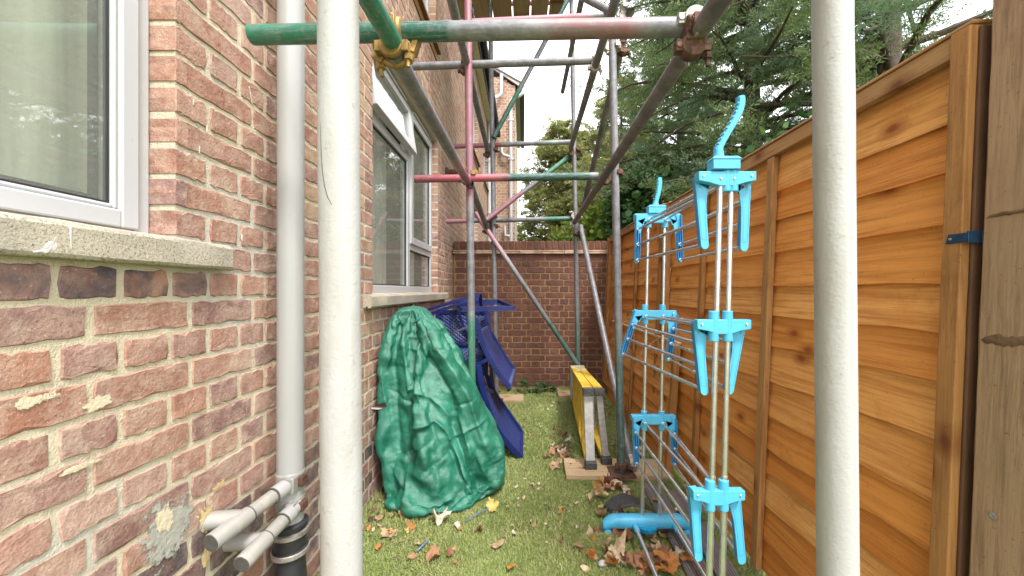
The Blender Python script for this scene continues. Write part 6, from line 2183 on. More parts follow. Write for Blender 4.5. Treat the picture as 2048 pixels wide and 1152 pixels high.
    ((-256, 3, -8, -11, -14, -30, -32, -33, -34, -32, -33, -25, -19, -37, -3, -44, -37, -36, -20, -34, -17, 10, 33, 14, -11, -22, -41, -21, 37, 26, 28, -18, -29, -16, 8, 35, 33, 28, 6, 24, 39, 37, 31, 34, 37, 31, 26, 32, 32, 4, -11, -9, 19, 19, 36),
     (2371, -61, -44, -43, -39, -24, -17, 3, 6, -16, -14, -27, -34, 14, 60, 5, 12, 3, -32, 1, 32, 36, 9, 33, 32, 27, 2, 45, 52, 40, 29, 32, 23, 34, 36, 0, -10, 23, 39, 30, 7, -31, -37, -7, -10, 19, 21, -14, -14, -36, -33, -33, -12, -37, -23),
     (520, 4, -2, 1, 1, -7, -6, -7, -4, 2, 3, 7, 11, -2, -8, 2, 5, 5, 9, 7, 5, 3, 6, 4, 1, 1, -2, -1, -4, -3, -2, -4, -5, -3, -2, -8, -8, -2, 2, 2, 0, -5, -11, -2, 1, 2, 3, 4, 7, -5, -11, -10, 2, 3, 14)),
    ((-264, 3, -9, -9, -14, -30, -31, -33, -34, -32, -32, -24, -20, -34, -4, -44, -37, -35, -20, -33, -17, 10, 31, 15, -11, -24, -40, -20, 39, 25, 28, -21, -27, -16, 9, 35, 32, 28, 7, 21, 39, 38, 29, 34, 36, 32, 24, 32, 32, 6, -13, -7, 18, 19, 35),
     (2371, -60, -43, -43, -39, -23, -19, 6, 3, -15, -15, -27, -33, 19, 58, -1, 15, 1, -32, 3, 32, 35, 9, 33, 31, 27, 3, 45, 51, 41, 29, 30, 23, 34, 36, -1, -11, 23, 37, 32, 9, -28, -39, -7, -9, 14, 24, -15, -14, -34, -33, -33, -12, -36, -23),
     (534, 4, -2, 1, 1, -7, -6, -6, -4, 2, 3, 7, 10, -3, -8, 3, 5, 6, 8, 7, 5, 3, 6, 4, 1, 1, -2, -1, -4, -3, -2, -4, -5, -3, -3, -7, -9, -2, 2, 3, 0, -5, -11, -3, 2, 2, 3, 3, 8, -5, -11, -9, 1, 4, 14)),
    ((-280, 5, -11, -9, -10, -28, -32, -33, -34, -30, -32, -21, -24, -26, -9, -44, -35, -35, -18, -34, -16, 13, 26, 15, -11, -26, -39, -17, 40, 25, 26, -25, -24, -15, 12, 33, 31, 29, 12, 12, 38, 40, 26, 31, 36, 33, 22, 32, 31, 11, -15, -8, 19, 17, 34),
     (2372, -58, -42, -42, -40, -25, -17, 8, 1, -16, -16, -29, -28, 28, 53, -11, 19, -1, -32, 6, 31, 33, 12, 30, 31, 25, 5, 46, 50, 40, 29, 26, 27, 32, 35, -3, -11, 22, 35, 33, 12, -22, -40, -8, -7, 4, 27, -14, -13, -33, -30, -33, -12, -37, -23),
     (562, 4, -3, 2, 2, -6, -6, -8, -3, 2, 3, 8, 9, -6, -6, 4, 5, 6, 8, 7, 4, 2, 7, 3, 1, 1, -1, -1, -4, -3, -2, -5, -5, -2, -3, -8, -8, -2, 1, 3, 1, -4, -12, -3, 2, 2, 3, 3, 8, -3, -12, -9, 2, 2, 15)),
    ((-295, 6, -13, -9, -7, -26, -31, -33, -34, -29, -31, -19, -28, -17, -18, -42, -33, -35, -17, -33, -12, 6, 27, 17, -12, -27, -39, -12, 39, 25, 23, -28, -19, -16, 13, 32, 31, 24, 22, 3, 37, 42, 25, 28, 36, 33, 21, 31, 31, 16, -17, -8, 18, 15, 34),
     (2373, -57, -40, -42, -39, -27, -16, 9, 0, -18, -16, -30, -21, 34, 43, -13, 21, -5, -31, 8, 32, 36, 10, 27, 30, 22, 9, 47, 48, 39, 30, 21, 31, 30, 33, -4, -10, 25, 27, 35, 13, -13, -42, -11, 1, -9, 29, -12, -13, -30, -29, -34, -13, -35, -23),
     (589, 6, -5, 2, 4, -5, -7, -7, -4, 3, 3, 8, 6, -6, -5, 5, 4, 6, 8, 6, 3, 2, 6, 3, 2, 0, -1, -1, -4, -2, -2, -6, -3, -2, -3, -7, -8, -3, 1, 4, 1, -4, -11, -4, 1, 3, 3, 3, 7, 0, -12, -9, 2, 1, 15)),
    ((-311, 9, -15, -9, -5, -24, -31, -33, -34, -29, -28, -17, -32, -4, -30, -40, -32, -33, -17, -33, -13, 11, 21, 18, -13, -28, -38, -8, 36, 28, 20, -31, -14, -18, 16, 32, 28, 20, 28, -1, 36, 43, 24, 26, 35, 30, 22, 31, 31, 20, -17, -10, 18, 13, 34),
     (2374, -56, -38, -41, -39, -29, -13, 7, -1, -17, -19, -31, -11, 37, 31, -10, 19, -7, -29, 11, 31, 34, 15, 21, 30, 20, 11, 47, 50, 35, 31, 18, 34, 29, 31, -5, -10, 28, 18, 37, 15, -7, -41, -17, 10, -17, 26, -8, -13, -28, -28, -33, -14, -34, -24),
     (615, 6, -5, 1, 5, -4, -6, -7, -3, 2, 4, 8, 3, -7, -2, 4, 4, 6, 7, 5, 3, 2, 6, 3, 2, 0, -1, -1, -4, -2, -2, -6, -3, -2, -3, -7, -7, -3, 0, 4, 2, -3, -10, -4, 1, 2, 3, 3, 6, 2, -11, -9, 3, 0, 13)),
    ((-326, 9, -17, -9, -2, -21, -31, -33, -33, -29, -25, -17, -33, 3, -36, -39, -33, -31, -17, -32, -9, 18, 6, 21, -14, -29, -37, -2, 31, 31, 16, -33, -9, -18, 17, 30, 27, 20, 29, -4, 34, 43, 27, 23, 32, 28, 25, 30, 29, 23, -14, -12, 17, 11, 32),
     (2375, -54, -38, -39, -38, -31, -11, 2, 0, -16, -22, -30, 0, 40, 13, -2, 14, -8, -26, 13, 32, 30, 25, 12, 29, 17, 15, 47, 51, 32, 32, 16, 35, 28, 29, -6, -8, 27, 11, 37, 17, -1, -38, -23, 16, -18, 19, -2, -16, -25, -27, -32, -16, -33, -24),
     (641, 6, -6, 1, 6, -3, -7, -6, -3, 1, 5, 8, 0, -7, 0, 4, 4, 6, 7, 5, 2, 0, 5, 7, 1, 0, -1, -1, -4, -3, -1, -6, -3, -2, -3, -7, -6, -3, -1, 3, 2, -1, -10, -5, 1, 2, 3, 4, 5, 3, -10, -9, 2, 0, 13)),
    ((-341, 10, -18, -10, 0, -19, -30, -33, -33, -26, -23, -20, -30, 7, -39, -39, -34, -28, -19, -31, -4, 16, -1, 22, -13, -31, -34, 2, 28, 33, 10, -33, -5, -16, 17, 28, 26, 20, 28, -4, 32, 42, 32, 16, 30, 29, 25, 30, 27, 25, -8, -17, 17, 10, 30),
     (2376, -53, -36, -39, -37, -31, -12, -1, 2, -19, -22, -29, 14, 39, -5, 10, 9, -11, -23, 15, 32, 29, 26, 8, 28, 16, 18, 47, 51, 29, 33, 14, 37, 27, 27, -8, -6, 27, 5, 36, 19, 5, -35, -29, 19, -13, 9, 4, -19, -22, -30, -28, -17, -31, -25),
     (666, 7, -7, 0, 7, -1, -7, -7, -3, 2, 6, 6, -2, -7, 2, 4, 4, 6, 7, 4, 2, 0, 5, 7, 1, 0, -1, -1, -4, -3, -2, -5, -3, -2, -2, -8, -6, -3, -2, 3, 3, -1, -8, -7, 2, 1, 3, 4, 4, 5, -8, -10, 2, 0, 12)),
    ((-349, 11, -19, -10, 1, -18, -30, -33, -32, -26, -22, -22, -26, 5, -39, -37, -35, -26, -21, -30, -1, 14, -4, 22, -12, -32, -33, 4, 27, 34, 7, -32, -4, -16, 17, 28, 25, 21, 28, -5, 30, 42, 35, 13, 30, 30, 23, 29, 26, 26, -5, -18, 16, 9, 30),
     (2377, -53, -35, -39, -36, -32, -13, -2, 3, -19, -24, -25, 19, 38, -11, 13, 6, -12, -21, 15, 32, 28, 27, 7, 28, 13, 22, 46, 50, 29, 32, 16, 36, 26, 26, -9, -3, 25, 2, 35, 21, 7, -32, -31, 17, -5, 0, 7, -20, -21, -30, -26, -18, -30, -26),
     (679, 7, -8, 1, 7, -1, -7, -6, -4, 3, 5, 6, -3, -7, 3, 3, 5, 6, 7, 4, 1, 1, 4, 7, 1, 0, 0, -2, -4, -2, -2, -6, -2, -2, -3, -8, -6, -2, -3, 3, 3, 0, -8, -7, 1, 2, 2, 5, 3, 6, -7, -11, 2, 0, 12)),
    ((-364, 12, -21, -9, 1, -15, -28, -33, -32, -23, -20, -27, -17, -4, -36, -35, -36, -20, -24, -30, 4, 8, -8, 24, -12, -32, -29, 7, 24, 33, 3, -31, -2, -14, 17, 25, 25, 21, 27, -5, 30, 39, 38, 10, 33, 26, 25, 26, 23, 27, 0, -22, 17, 8, 27),
     (2377, -51, -34, -37, -36, -32, -15, -3, 3, -21, -24, -18, 27, 33, -17, 15, 3, -15, -15, 14, 30, 28, 25, 7, 28, 12, 24, 45, 50, 27, 32, 16, 34, 26, 25, -10, 0, 23, -3, 34, 20, 13, -28, -30, 5, 11, -15, 14, -24, -16, -31, -23, -19, -29, -26),
     (705, 7, -8, 0, 7, 0, -6, -6, -4, 3, 6, 4, -5, -7, 6, 2, 5, 6, 7, 3, 1, 1, 4, 7, 1, 0, 0, -2, -4, -2, -2, -6, -2, -2, -3, -7, -6, -3, -4, 4, 2, 2, -7, -8, 0, 3, 2, 5, 1, 7, -5, -11, 2, 0, 11)),
    ((-379, 13, -23, -9, 4, -14, -27, -32, -32, -20, -18, -31, -6, -17, -32, -33, -34, -15, -27, -29, 9, 0, -12, 26, -12, -32, -25, 10, 22, 30, 1, -27, -3, -12, 17, 22, 24, 21, 26, -6, 30, 37, 40, 9, 31, 23, 23, 28, 21, 28, 3, -23, 17, 6, 25),
     (2377, -49, -32, -37, -34, -32, -18, -3, 2, -22, -25, -7, 29, 26, -17, 15, 6, -22, -11, 13, 27, 28, 25, 7, 27, 10, 28, 43, 50, 25, 31, 17, 32, 25, 25, -11, 3, 19, -5, 33, 18, 17, -21, -30, -5, 21, -20, 13, -24, -14, -30, -21, -20, -28, -26),
     (731, 7, -9, 1, 7, 1, -6, -6, -3, 3, 5, 2, -6, -5, 6, 2, 4, 7, 7, 3, 0, 1, 4, 8, 0, 0, 0, -2, -4, -2, -2, -5, -3, -2, -2, -8, -5, -3, -5, 3, 2, 3, -5, -8, -2, 5, 0, 6, 0, 8, -4, -11, 3, -1, 10)),
    ((-393, 13, -24, -7, 4, -13, -25, -31, -32, -15, -21, -30, 2, -26, -30, -33, -32, -11, -28, -29, 11, -5, -15, 25, -10, -32, -21, 13, 20, 27, -1, -23, -3, -11, 17, 22, 24, 19, 24, -4, 28, 34, 43, 7, 28, 21, 24, 27, 20, 27, 7, -24, 16, 6, 22),
     (2377, -48, -30, -35, -34, -31, -19, -5, 2, -25, -22, 3, 31, 21, -21, 13, 7, -25, -7, 12, 26, 26, 23, 10, 25, 9, 30, 42, 49, 24, 29, 19, 29, 25, 24, -10, 3, 18, -9, 32, 17, 20, -14, -30, -6, 15, -10, 4, -21, -15, -29, -19, -21, -26, -27),
     (757, 7, -9, 1, 7, 1, -4, -6, -4, 4, 4, 0, -7, -5, 9, 1, 3, 8, 6, 3, 0, 2, 3, 7, 1, 0, 0, -2, -4, -2, -2, -5, -3, -2, -2, -7, -6, -2, -6, 3, 1, 4, -3, -8, -3, 4, 2, 5, 0, 8, -3, -11, 3, -1, 9)),
    ((-407, 13, -24, -6, 5, -13, -23, -30, -31, -11, -24, -26, 3, -32, -27, -34, -29, -7, -30, -28, 10, -9, -14, 21, -7, -32, -16, 15, 18, 23, -2, -18, -5, -8, 16, 24, 23, 15, 24, -3, 25, 33, 44, 6, 31, 21, 20, 24, 20, 23, 11, -23, 14, 6, 18),
     (2378, -47, -29, -34, -33, -30, -20, -7, 1, -26, -17, 13, 31, 13, -23, 11, 10, -29, -4, 12, 25, 20, 25, 12, 24, 8, 32, 40, 48, 24, 27, 20, 26, 24, 24, -9, 2, 18, -12, 30, 16, 21, -5, -31, -1, -3, 9, -9, -15, -17, -27, -18, -21, -26, -27),
     (783, 7, -9, 1, 7, 1, -4, -5, -4, 5, 3, -3, -7, -3, 9, 1, 3, 8, 6, 3, 0, 1, 3, 7, 1, 0, 0, -2, -4, -2, -3, -4, -3, -2, -2, -7, -6, -2, -6, 3, 1, 4, -2, -8, -1, 0, 5, 3, 2, 6, -1, -11, 3, 0, 6)),
    ((-420, 12, -25, -3, 4, -13, -20, -29, -30, -8, -28, -17, -4, -33, -25, -33, -25, -7, -29, -28, 7, -4, -20, 17, -4, -32, -10, 16, 16, 20, -4, -12, -9, -5, 17, 25, 22, 12, 22, 0, 21, 33, 43, 6, 31, 20, 15, 25, 24, 16, 14, -22, 13, 7, 14),
     (2378, -46, -27, -33, -31, -29, -21, -9, -2, -26, -10, 21, 27, 8, -24, 11, 7, -28, -1, 12, 26, 24, 13, 15, 22, 8, 34, 38, 47, 23, 25, 22, 22, 25, 23, -7, 0, 18, -15, 28, 17, 17, 7, -32, 0, -16, 21, -15, -9, -21, -24, -18, -22, -24, -27),
     (810, 6, -10, 3, 7, 0, -3, -5, -3, 5, 1, -5, -7, -2, 10, 1, 3, 8, 5, 3, -1, -1, 7, 6, 1, 1, -1, -3, -3, -2, -3, -4, -3, -1, -3, -7, -5, -2, -7, 3, 1, 3, 1, -8, -1, -3, 7, 3, 3, 3, 2, -10, 2, 0, 5)),
    ((-433, 12, -26, 0, 3, -15, -14, -29, -28, -9, -28, -5, -19, -30, -23, -28, -25, -8, -29, -26, 1, 2, -24, 7, 6, -32, -5, 17, 14, 17, -8, -4, -12, -4, 18, 27, 21, 8, 20, 4, 16, 33, 41, 7, 31, 14, 15, 26, 25, 12, 17, -20, 10, 10, 9),
     (2378, -44, -25, -33, -30, -27, -24, -6, -8, -25, 0, 25, 18, 9, -27, 16, -1, -24, 0, 12, 27, 26, 4, 23, 16, 8, 34, 37, 45, 22, 20, 25, 20, 26, 21, -3, -4, 18, -17, 26, 21, 10, 15, -29, 0, -24, 20, -5, -11, -24, -21, -18, -23, -22, -27),
     (836, 6, -10, 4, 6, -1, 0, -6, -2, 4, -1, -7, -4, -2, 10, -1, 5, 8, 4, 3, -1, -2, 8, 2, 5, 1, -1, -3, -2, -3, -3, -4, -3, -1, -3, -6, -6, -1, -8, 3, 1, 1, 4, -8, 0, -6, 8, 4, 4, 1, 4, -10, 1, 2, 3)),
    ((-440, 13, -27, 2, 2, -15, -12, -28, -25, -13, -28, 0, -24, -28, -23, -26, -25, -8, -29, -25, 2, 2, -26, 1, 10, -32, -2, 17, 13, 16, -9, -1, -14, -3, 18, 28, 20, 7, 20, 7, 12, 34, 38, 8, 30, 11, 18, 25, 24, 11, 19, -19, 7, 13, 6),
     (2378, -43, -25, -32, -29, -27, -25, -11, -5, -21, 4, 25, 9, 14, -28, 19, -5, -23, 1, 12, 25, 28, 1, 22, 18, 7, 34, 36, 45, 21, 20, 25, 19, 26, 20, -2, -5, 19, -18, 24, 22, 6, 20, -26, -2, -23, 13, 5, -15, -23, -21, -18, -24, -22, -26),
     (849, 6, -10, 5, 5, -1, 0, -5, -2, 3, -2, -7, -3, -2, 10, -1, 5, 8, 4, 2, -1, -2, 8, 2, 5, 1, -1, -2, -3, -3, -3, -4, -3, -1, -2, -6, -7, 0, -8, 2, 2, -1, 6, -7, -1, -6, 6, 6, 4, 0, 5, -9, 0, 3, 2)),
    ((-454, 10, -25, 5, -3, -12, -11, -23, -18, -22, -21, -2, -29, -25, -22, -21, -21, -11, -28, -22, -13, 17, -22, -7, 3, -26, 3, 17, 9, 16, -11, 1, -12, 7, 9, 26, 20, 5, 17, 8, 11, 34, 34, 14, 24, 10, 18, 19, 23, 12, 18, -14, 5, 14, 2),
     (2378, -41, -23, -30, -27, -26, -25, -3, -17, -15, 13, 23, -4, 17, -30, 24, -11, -19, 1, 14, 22, 21, 7, 14, 22, 9, 33, 34, 42, 20, 19, 24, 17, 21, 23, -4, -1, 18, -18, 21, 23, 0, 23, -16, -5, -21, -1, 13, -14, -22, -18, -20, -23, -19, -27),
     (880, 4, -9, 5, 3, 0, 1, -10, 2, 3, -5, -8, 0, -2, 11, -3, 6, 7, 3, 2, -2, -1, 6, 2, 6, 2, -2, -3, -2, -2, -3, -4, -3, -5, 2, -6, -5, -1, -7, 1, 3, -3, 7, -4, -1, -6, 2, 9, 3, 0, 6, -8, 0, 4, 1)),
    ((-472, 7, -21, 7, -8, -9, -11, -22, -13, -23, -5, -18, -23, -24, -22, -19, -12, -17, -22, -19, -15, 10, -16, -18, -7, -5, 4, 18, 5, 18, -15, 0, -8, 13, 3, 21, 20, 4, 15, 15, 3, 32, 31, 26, 8, 18, 11, 15, 20, 11, 19, -8, 2, 14, -1),
     (2378, -38, -23, -27, -26, -24, -23, -3, -20, -9, 19, 6, 8, 6, -24, 24, -17, -10, 1, 15, 14, 24, 12, 2, 24, 13, 28, 32, 39, 20, 18, 24, 15, 15, 24, -7, 5, 18, -17, 17, 23, -1, 20, -8, -14, -10, -14, 15, -9, -23, -11, -21, -23, -17, -27),
     (910, 4, -8, 5, 1, 1, -1, -9, 4, 0, -8, -4, -1, 0, 8, -3, 7, 4, 4, -2, 3, -2, 2, 6, 1, 6, -2, -3, -2, -2, -3, -4, -2, -7, 5, -8, -4, 1, -8, 0, 4, -3, 6, -2, -4, 0, -3, 9, 4, -1, 9, -6, -1, 5, 0)),
    ((-493, 5, -18, 7, -11, -6, -14, -14, -12, -17, -6, -21, -15, -22, -24, -17, -9, -18, -18, -19, -8, 1, -13, -11, -15, 7, -5, 19, -1, 20, -17, 9, -13, 17, -1, 21, 16, 2, 13, 22, -4, 27, 31, 24, 2, 22, 5, 21, 13, 5, 18, -1, 0, 14, -3),
     (2379, -37, -22, -25, -22, -24, -18, -7, -18, 1, 17, -7, 17, -9, -12, 19, -19, 1, 0, 12, 8, 24, 8, 10, 12, 24, 22, 28, 36, 22, 17, 17, 21, 7, 23, 2, -1, 20, -14, 10, 22, 0, 11, 3, -20, 2, -21, 3, 5, -23, -8, -22, -20, -16, -26),
     (941, 3, -8, 6, -2, 2, -4, -5, 3, -4, -8, 0, -4, 4, 5, -3, 8, 0, 3, -1, 5, -3, 4, 1, 4, -2, 5, -3, -1, -3, -1, -7, 2, -10, 6, -6, -4, 1, -7, -1, 4, -3, 1, 5, -9, 7, -6, 4, 10, -4, 11, -4, -1, 6, -1)),
    ((-514, 1, -15, 6, -11, -8, -10, -15, -3, -10, -14, -13, -18, -12, -28, -18, -10, -21, -3, -20, 0, -15, -10, 2, -20, 7, -7, 19, -5, 17, -14, 9, -5, 12, 1, 10, 13, 8, 20, 9, 5, 18, 27, 21, 6, 14, 17, 5, 14, 1, 15, 0, 7, 9, 0),
     (2378, -33, -20, -23, -17, -21, -18, -3, -18, 7, -3, 8, 8, -17, -1, 16, -18, 0, 16, -5, 18, 9, 6, 18, 9, 22, 19, 23, 33, 22, 19, 10, 20, 6, 14, 6, 13, 7, 1, -8, 21, 8, -2, 8, -16, -10, 1, -14, 7, -18, -7, -15, -17, -17, -25),
     (975, 1, -6, 5, -3, 0, -1, -8, 6, -6, -2, -4, -2, 4, 3, -2, 7, 0, -8, 8, -2, 4, 3, -4, 7, -4, 4, -3, 2, -1, -1, -7, 1, -8, 3, -5, 1, 0, -3, -7, 4, 2, -4, 7, -6, -1, 4, -4, 11, -3, 9, -1, 2, 3, 0)),
    ((-532, 0, -12, 3, -8, -10, -3, -14, -3, -17, -7, -15, -13, -10, -24, -21, -14, -15, -1, -15, -14, 6, -17, 2, -17, 7, -6, 15, -4, 8, -2, -2, 9, 0, 16, -1, 17, 2, 14, 11, 5, 16, 25, 19, 15, 3, 16, 3, 14, 3, 10, 7, 3, 3, 3),
     (2377, -30, -18, -21, -14, -17, -19, 0, -17, -4, 11, -7, 11, -16, 9, -7, 7, -8, 16, -2, 10, 18, -1, 19, 6, 19, 17, 21, 30, 22, 20, 13, 10, 14, 1, 17, -4, 14, -2, -1, 15, 12, -4, -1, -5, -15, 5, -14, 2, -12, -12, -11, -12, -16, -23),
     (997, 0, -5, 4, -3, -2, 2, -8, 5, -4, -6, 1, -2, 5, -5, 6, -3, 7, -8, 4, 1, -3, 10, -7, 8, -5, 5, -3, 2, 0, -2, -4, -4, 0, -6, 4, -7, 5, -6, -1, 4, 3, -4, 0, 2, -5, 6, -5, 8, 0, 4, 4, 2, 1, 0)),
    ((-542, 0, -10, 0, -5, -11, -3, -11, -4, -15, -3, -13, -13, -15, -22, -16, -13, -15, -12, -6, -13, 5, -15, 4, -16, 7, -9, 16, 0, -5, 7, -5, 12, -3, 16, -3, 14, 3, 16, 7, 14, 11, 25, 16, 15, 1, 14, 4, 11, 11, 2, 9, 0, 6, 1),
     (2376, -28, -18, -19, -14, -14, -18, -2, -13, -8, 10, -6, 8, -11, 9, -9, 7, -4, 7, 11, 2, 17, 1, 16, 4, 20, 17, 18, 31, 21, 19, 14, 5, 18, -5, 17, -1, 14, -5, 11, -1, 13, 5, -12, 3, -17, 4, -11, -1, -11, -14, -6, -16, -11, -22),
     (1008, 0, -4, 2, -2, -2, 2, -7, 3, -2, -6, 1, -1, 2, -4, 6, -3, 5, -5, -2, 6, -3, 8, -6, 7, -5, 6, -4, 1, 1, -2, -1, -6, 1, -8, 5, -5, 5, -7, 2, -2, 4, 1, -4, 5, -6, 6, -3, 4, 2, 2, 6, -1, 3, 1)),
    ((-566, 0, -4, -6, 0, -10, -3, -5, -11, -4, -13, -5, -9, -13, -19, -16, -12, -7, -13, -3, -10, -9, 3, -11, -2, 2, -5, 5, 2, -5, 9, -5, 13, -4, 11, 6, 5, 13, 1, 8, 13, 13, 20, 12, 10, 6, 10, 12, 1, 10, -2, 10, -1, 9, -2),
     (2374, -22, -18, -15, -15, -7, -14, -13, 1, -12, -1, 9, -12, 6, 1, 0, -6, 12, -5, 13, 0, 11, 13, 4, 10, 14, 15, 18, 25, 19, 12, 16, 4, 15, 0, 11, 11, -3, 12, 2, -4, 8, 0, 5, -4, -12, -8, 2, -14, 2, -16, -3, -16, -12, -18),
     (1031, 0, -1, -1, 2, -5, 0, 1, -5, 3, -3, -4, 4, -3, 1, 0, 3, -4, 3, -4, 5, 0, -1, 2, 2, -1, 2, -1, 0, 1, -3, 1, -5, 1, -4, 1, 1, -3, 2, -1, -3, 2, -1, 3, 2, -2, -2, 4, -3, 7, -2, 6, -2, 4, -2)),
    ((-603, 0, -1, -2, -2, -2, -2, -4, -4, -5, -6, -6, -6, -7, -10, -8, -6, -7, -6, -5, -5, -4, -3, -3, -3, -2, -1, 1, 0, 1, 1, 1, 2, 3, 4, 4, 5, 5, 6, 6, 6, 8, 10, 7, 6, 6, 5, 6, 4, 4, 2, 3, 2, 1, 1),
     (2371, -16, -12, -11, -11, -10, -9, -9, -7, -6, -4, -3, -2, -1, 0, 1, 2, 2, 2, 5, 6, 9, 8, 9, 10, 11, 13, 14, 18, 14, 11, 12, 11, 9, 8, 7, 5, 5, 4, 4, 3, 2, 0, -2, -4, -4, -4, -5, -7, -8, -9, -10, -11, -11, -13),
     (1060, 0, 0, 0, 0, 0, 0, 0, 0, 0, 0, 0, 0, 0, 0, 0, 0, 0, 0, 0, 0, 0, 0, 0, 0, 0, 0, 0, 0, 0, 0, 0, 0, 0, 0, 0, 0, 0, 0, 0, 0, 0, 0, 0, 0, 0, 0, 0, 0, 0, 0, 0, 0, 0, 0)),
    ((-650, 0, 0, 0, -1, 0, 0, 0, 0, -1, 0, -1, 0, -1, -1, 0, -1, 0, -1, 0, 0, -1, 0, 0, 0, -1, 0, 0, 1, 0, 0, 0, 0, 0, 0, 1, 0, 1, 0, 0, 1, 0, 1, 1, 0, 1, 0, 1, 0, 0, 0, 1, 0, 0, 0),
     (2365, -2, -2, -1, -1, -2, -1, -1, -1, -1, 0, -1, 0, 0, 0, 0, 0, 1, 0, 0, 1, 1, 1, 2, 1, 1, 2, 2, 2, 2, 1, 2, 1, 1, 1, 1, 1, 1, 0, 1, 0, 0, 0, 0, 0, -1, -1, 0, -1, -1, -1, -2, -1, -1, -2),
     (1075, 0, 0, 0, 0, 0, 0, 0, 0, 0, 0, 0, 0, 0, 0, 0, 0, 0, 0, 0, 0, 0, 0, 0, 0, 0, 0, 0, 0, 0, 0, 0, 0, 0, 0, 0, 0, 0, 0, 0, 0, 0, 0, 0, 0, 0, 0, 0, 0, 0, 0, 0, 0, 0, 0)),
]
grid = np.array([np.stack([np.cumsum(k) for k in r], -1) for r in TARP_ROWS]) / 1000.0


def cubic(a, n, axis, periodic):
    a = np.moveaxis(a, axis, 0)
    m = len(a)
    tt = np.arange(n) * (m / n if periodic else (m - 1) / (n - 1))
    k = np.minimum(tt.astype(int), m - 1 if periodic else m - 2)
    u = (tt - k).reshape(-1, *([1] * (a.ndim - 1)))
    ix = lambda d: (k + d) % m if periodic else np.clip(k + d, 0, m - 1)
    p0, p1, p2, p3 = a[ix(-1)], a[ix(0)], a[ix(1)], a[ix(2)]
    r = 0.5 * (2 * p1 + (p2 - p0) * u + (2 * p0 - 5 * p1 + 4 * p2 - p3) * u ** 2 + (3 * p1 - p0 - 3 * p2 + p3) * u ** 3)
    return np.moveaxis(r, 0, axis)


NU, NV = 330, 250
G = cubic(cubic(grid, NU, 1, True), NV, 0, False)
# the wall side is pressed flat against the bricks
_w = np.clip((-0.42 - G[..., 0]) / 0.30, 0, 1)
G[..., 0] -= 0.085 * _w * np.clip(1.12 - G[..., 2], 0, 1) ** 0.35 * np.clip(0.3 + G[..., 2] * 2.2, 0, 1)
G[..., 0] = np.where(G[..., 0] < WX + 0.03, WX + 0.03 - 0.018 * np.tanh((WX + 0.03 - G[..., 0]) / 0.018), G[..., 0])
du = np.roll(G, -1, 1) - np.roll(G, 1, 1)
dv_ = np.gradient(G, axis=0)
nr = np.cross(du, dv_)
nr /= np.maximum(np.linalg.norm(nr, axis=2, keepdims=True), 1e-9)
cen_ = np.array([-0.45, 2.33])
if ((G[:, :, :2] - cen_) * nr[:, :, :2]).sum() < 0:
    nr = -nr
gx, gy, gz = G[..., 0], G[..., 1], G[..., 2]
fade = np.clip((1.085 - gz) / 0.10, 0.15, 1)
dsp = np.zeros_like(gx)
_rc = random.Random(12)
for fr_, am_, cnt_ in ((3.4, 0.022, 5), (6.5, 0.014, 8), (12.0, 0.0055, 9), (24.0, 0.0018, 10)):
    for _k in range(cnt_):
        _d = Vector((_rc.gauss(0, 1), _rc.gauss(0, 1), _rc.gauss(0, 0.45 if fr_ < 8 else 0.9))).normalized()
        ph, f2 = _rc.uniform(0, 20), fr_ * _rc.uniform(0.75, 1.3)
        t0 = (gx * _d.x + gy * _d.y + gz * _d.z) * f2 + ph + 0.16 * np.sin(gx * 9 + ph * 2 + 3 * gz) + 0.14 * np.sin(gz * 11 + ph * 5 + gy * 6)
        tri = np.abs(2 * (t0 - np.floor(t0 + 0.5))) - 0.5
        mk = np.sin(gx * fr_ * 1.1 + ph * 7) + np.sin(gz * fr_ * 0.9 + ph * 3 + gx * 2) + np.sin(gy * fr_ + ph)
        dsp += am_ * _rc.uniform(0.7, 1.3) * tri * np.clip(0.15 + 0.6 * mk, 0, 1)
for poly, amp, hw in CRE:
    best, side = np.full_like(gx, 9.0), np.ones_like(gx)
    for (ax_, az_), (bx_, bz_) in zip(poly[:-1], poly[1:]):
        ex, ez = bx_ - ax_, bz_ - az_
        u = np.clip(((gx - ax_) * ex + (gz - az_) * ez) / (ex * ex + ez * ez), 0, 1)
        dd = np.hypot(gx - ax_ - u * ex, gz - az_ - u * ez)
        sd_ = np.sign(ex * (gz - az_) - ez * (gx - ax_))
        side = np.where(dd < best, sd_, side)
        best = np.minimum(dd, best)
    q = best / hw
    front = np.clip(-nr[..., 1] + 0.15, 0, 1)
    dsp += 0.75 * amp * np.exp(-q * 1.25) * np.where(side > 0, 1.0, np.exp(-q * 1.2)) * front
G = G + nr * (dsp * fade)[..., None]
G[..., 0] = np.maximum(G[..., 0], WX + 0.012)
G[..., 2] = np.maximum(G[..., 2], 0.003)
idx = np.arange(NV * NU).reshape(NV, NU)
nx_ = np.roll(idx, -1, 1)
ff = np.stack([idx[:-1], nx_[:-1], nx_[1:], idx[1:]], -1).reshape(-1, 4)
cover = np_obj("cover", G.reshape(-1, 3), ff, M_tarp, tarp, smooth=True)
tp = MB()
tp.v = [Vector(p) for p in G[-1]]
tp.v.append(Vector(G[-1].mean(0)) + Vector((0, 0, 0.012)))
tp.f = [(i, (i + 1) % NU, NU) for i in range(NU)]
obj("cover_top", tp, M_tarp, tarp, smooth=0)
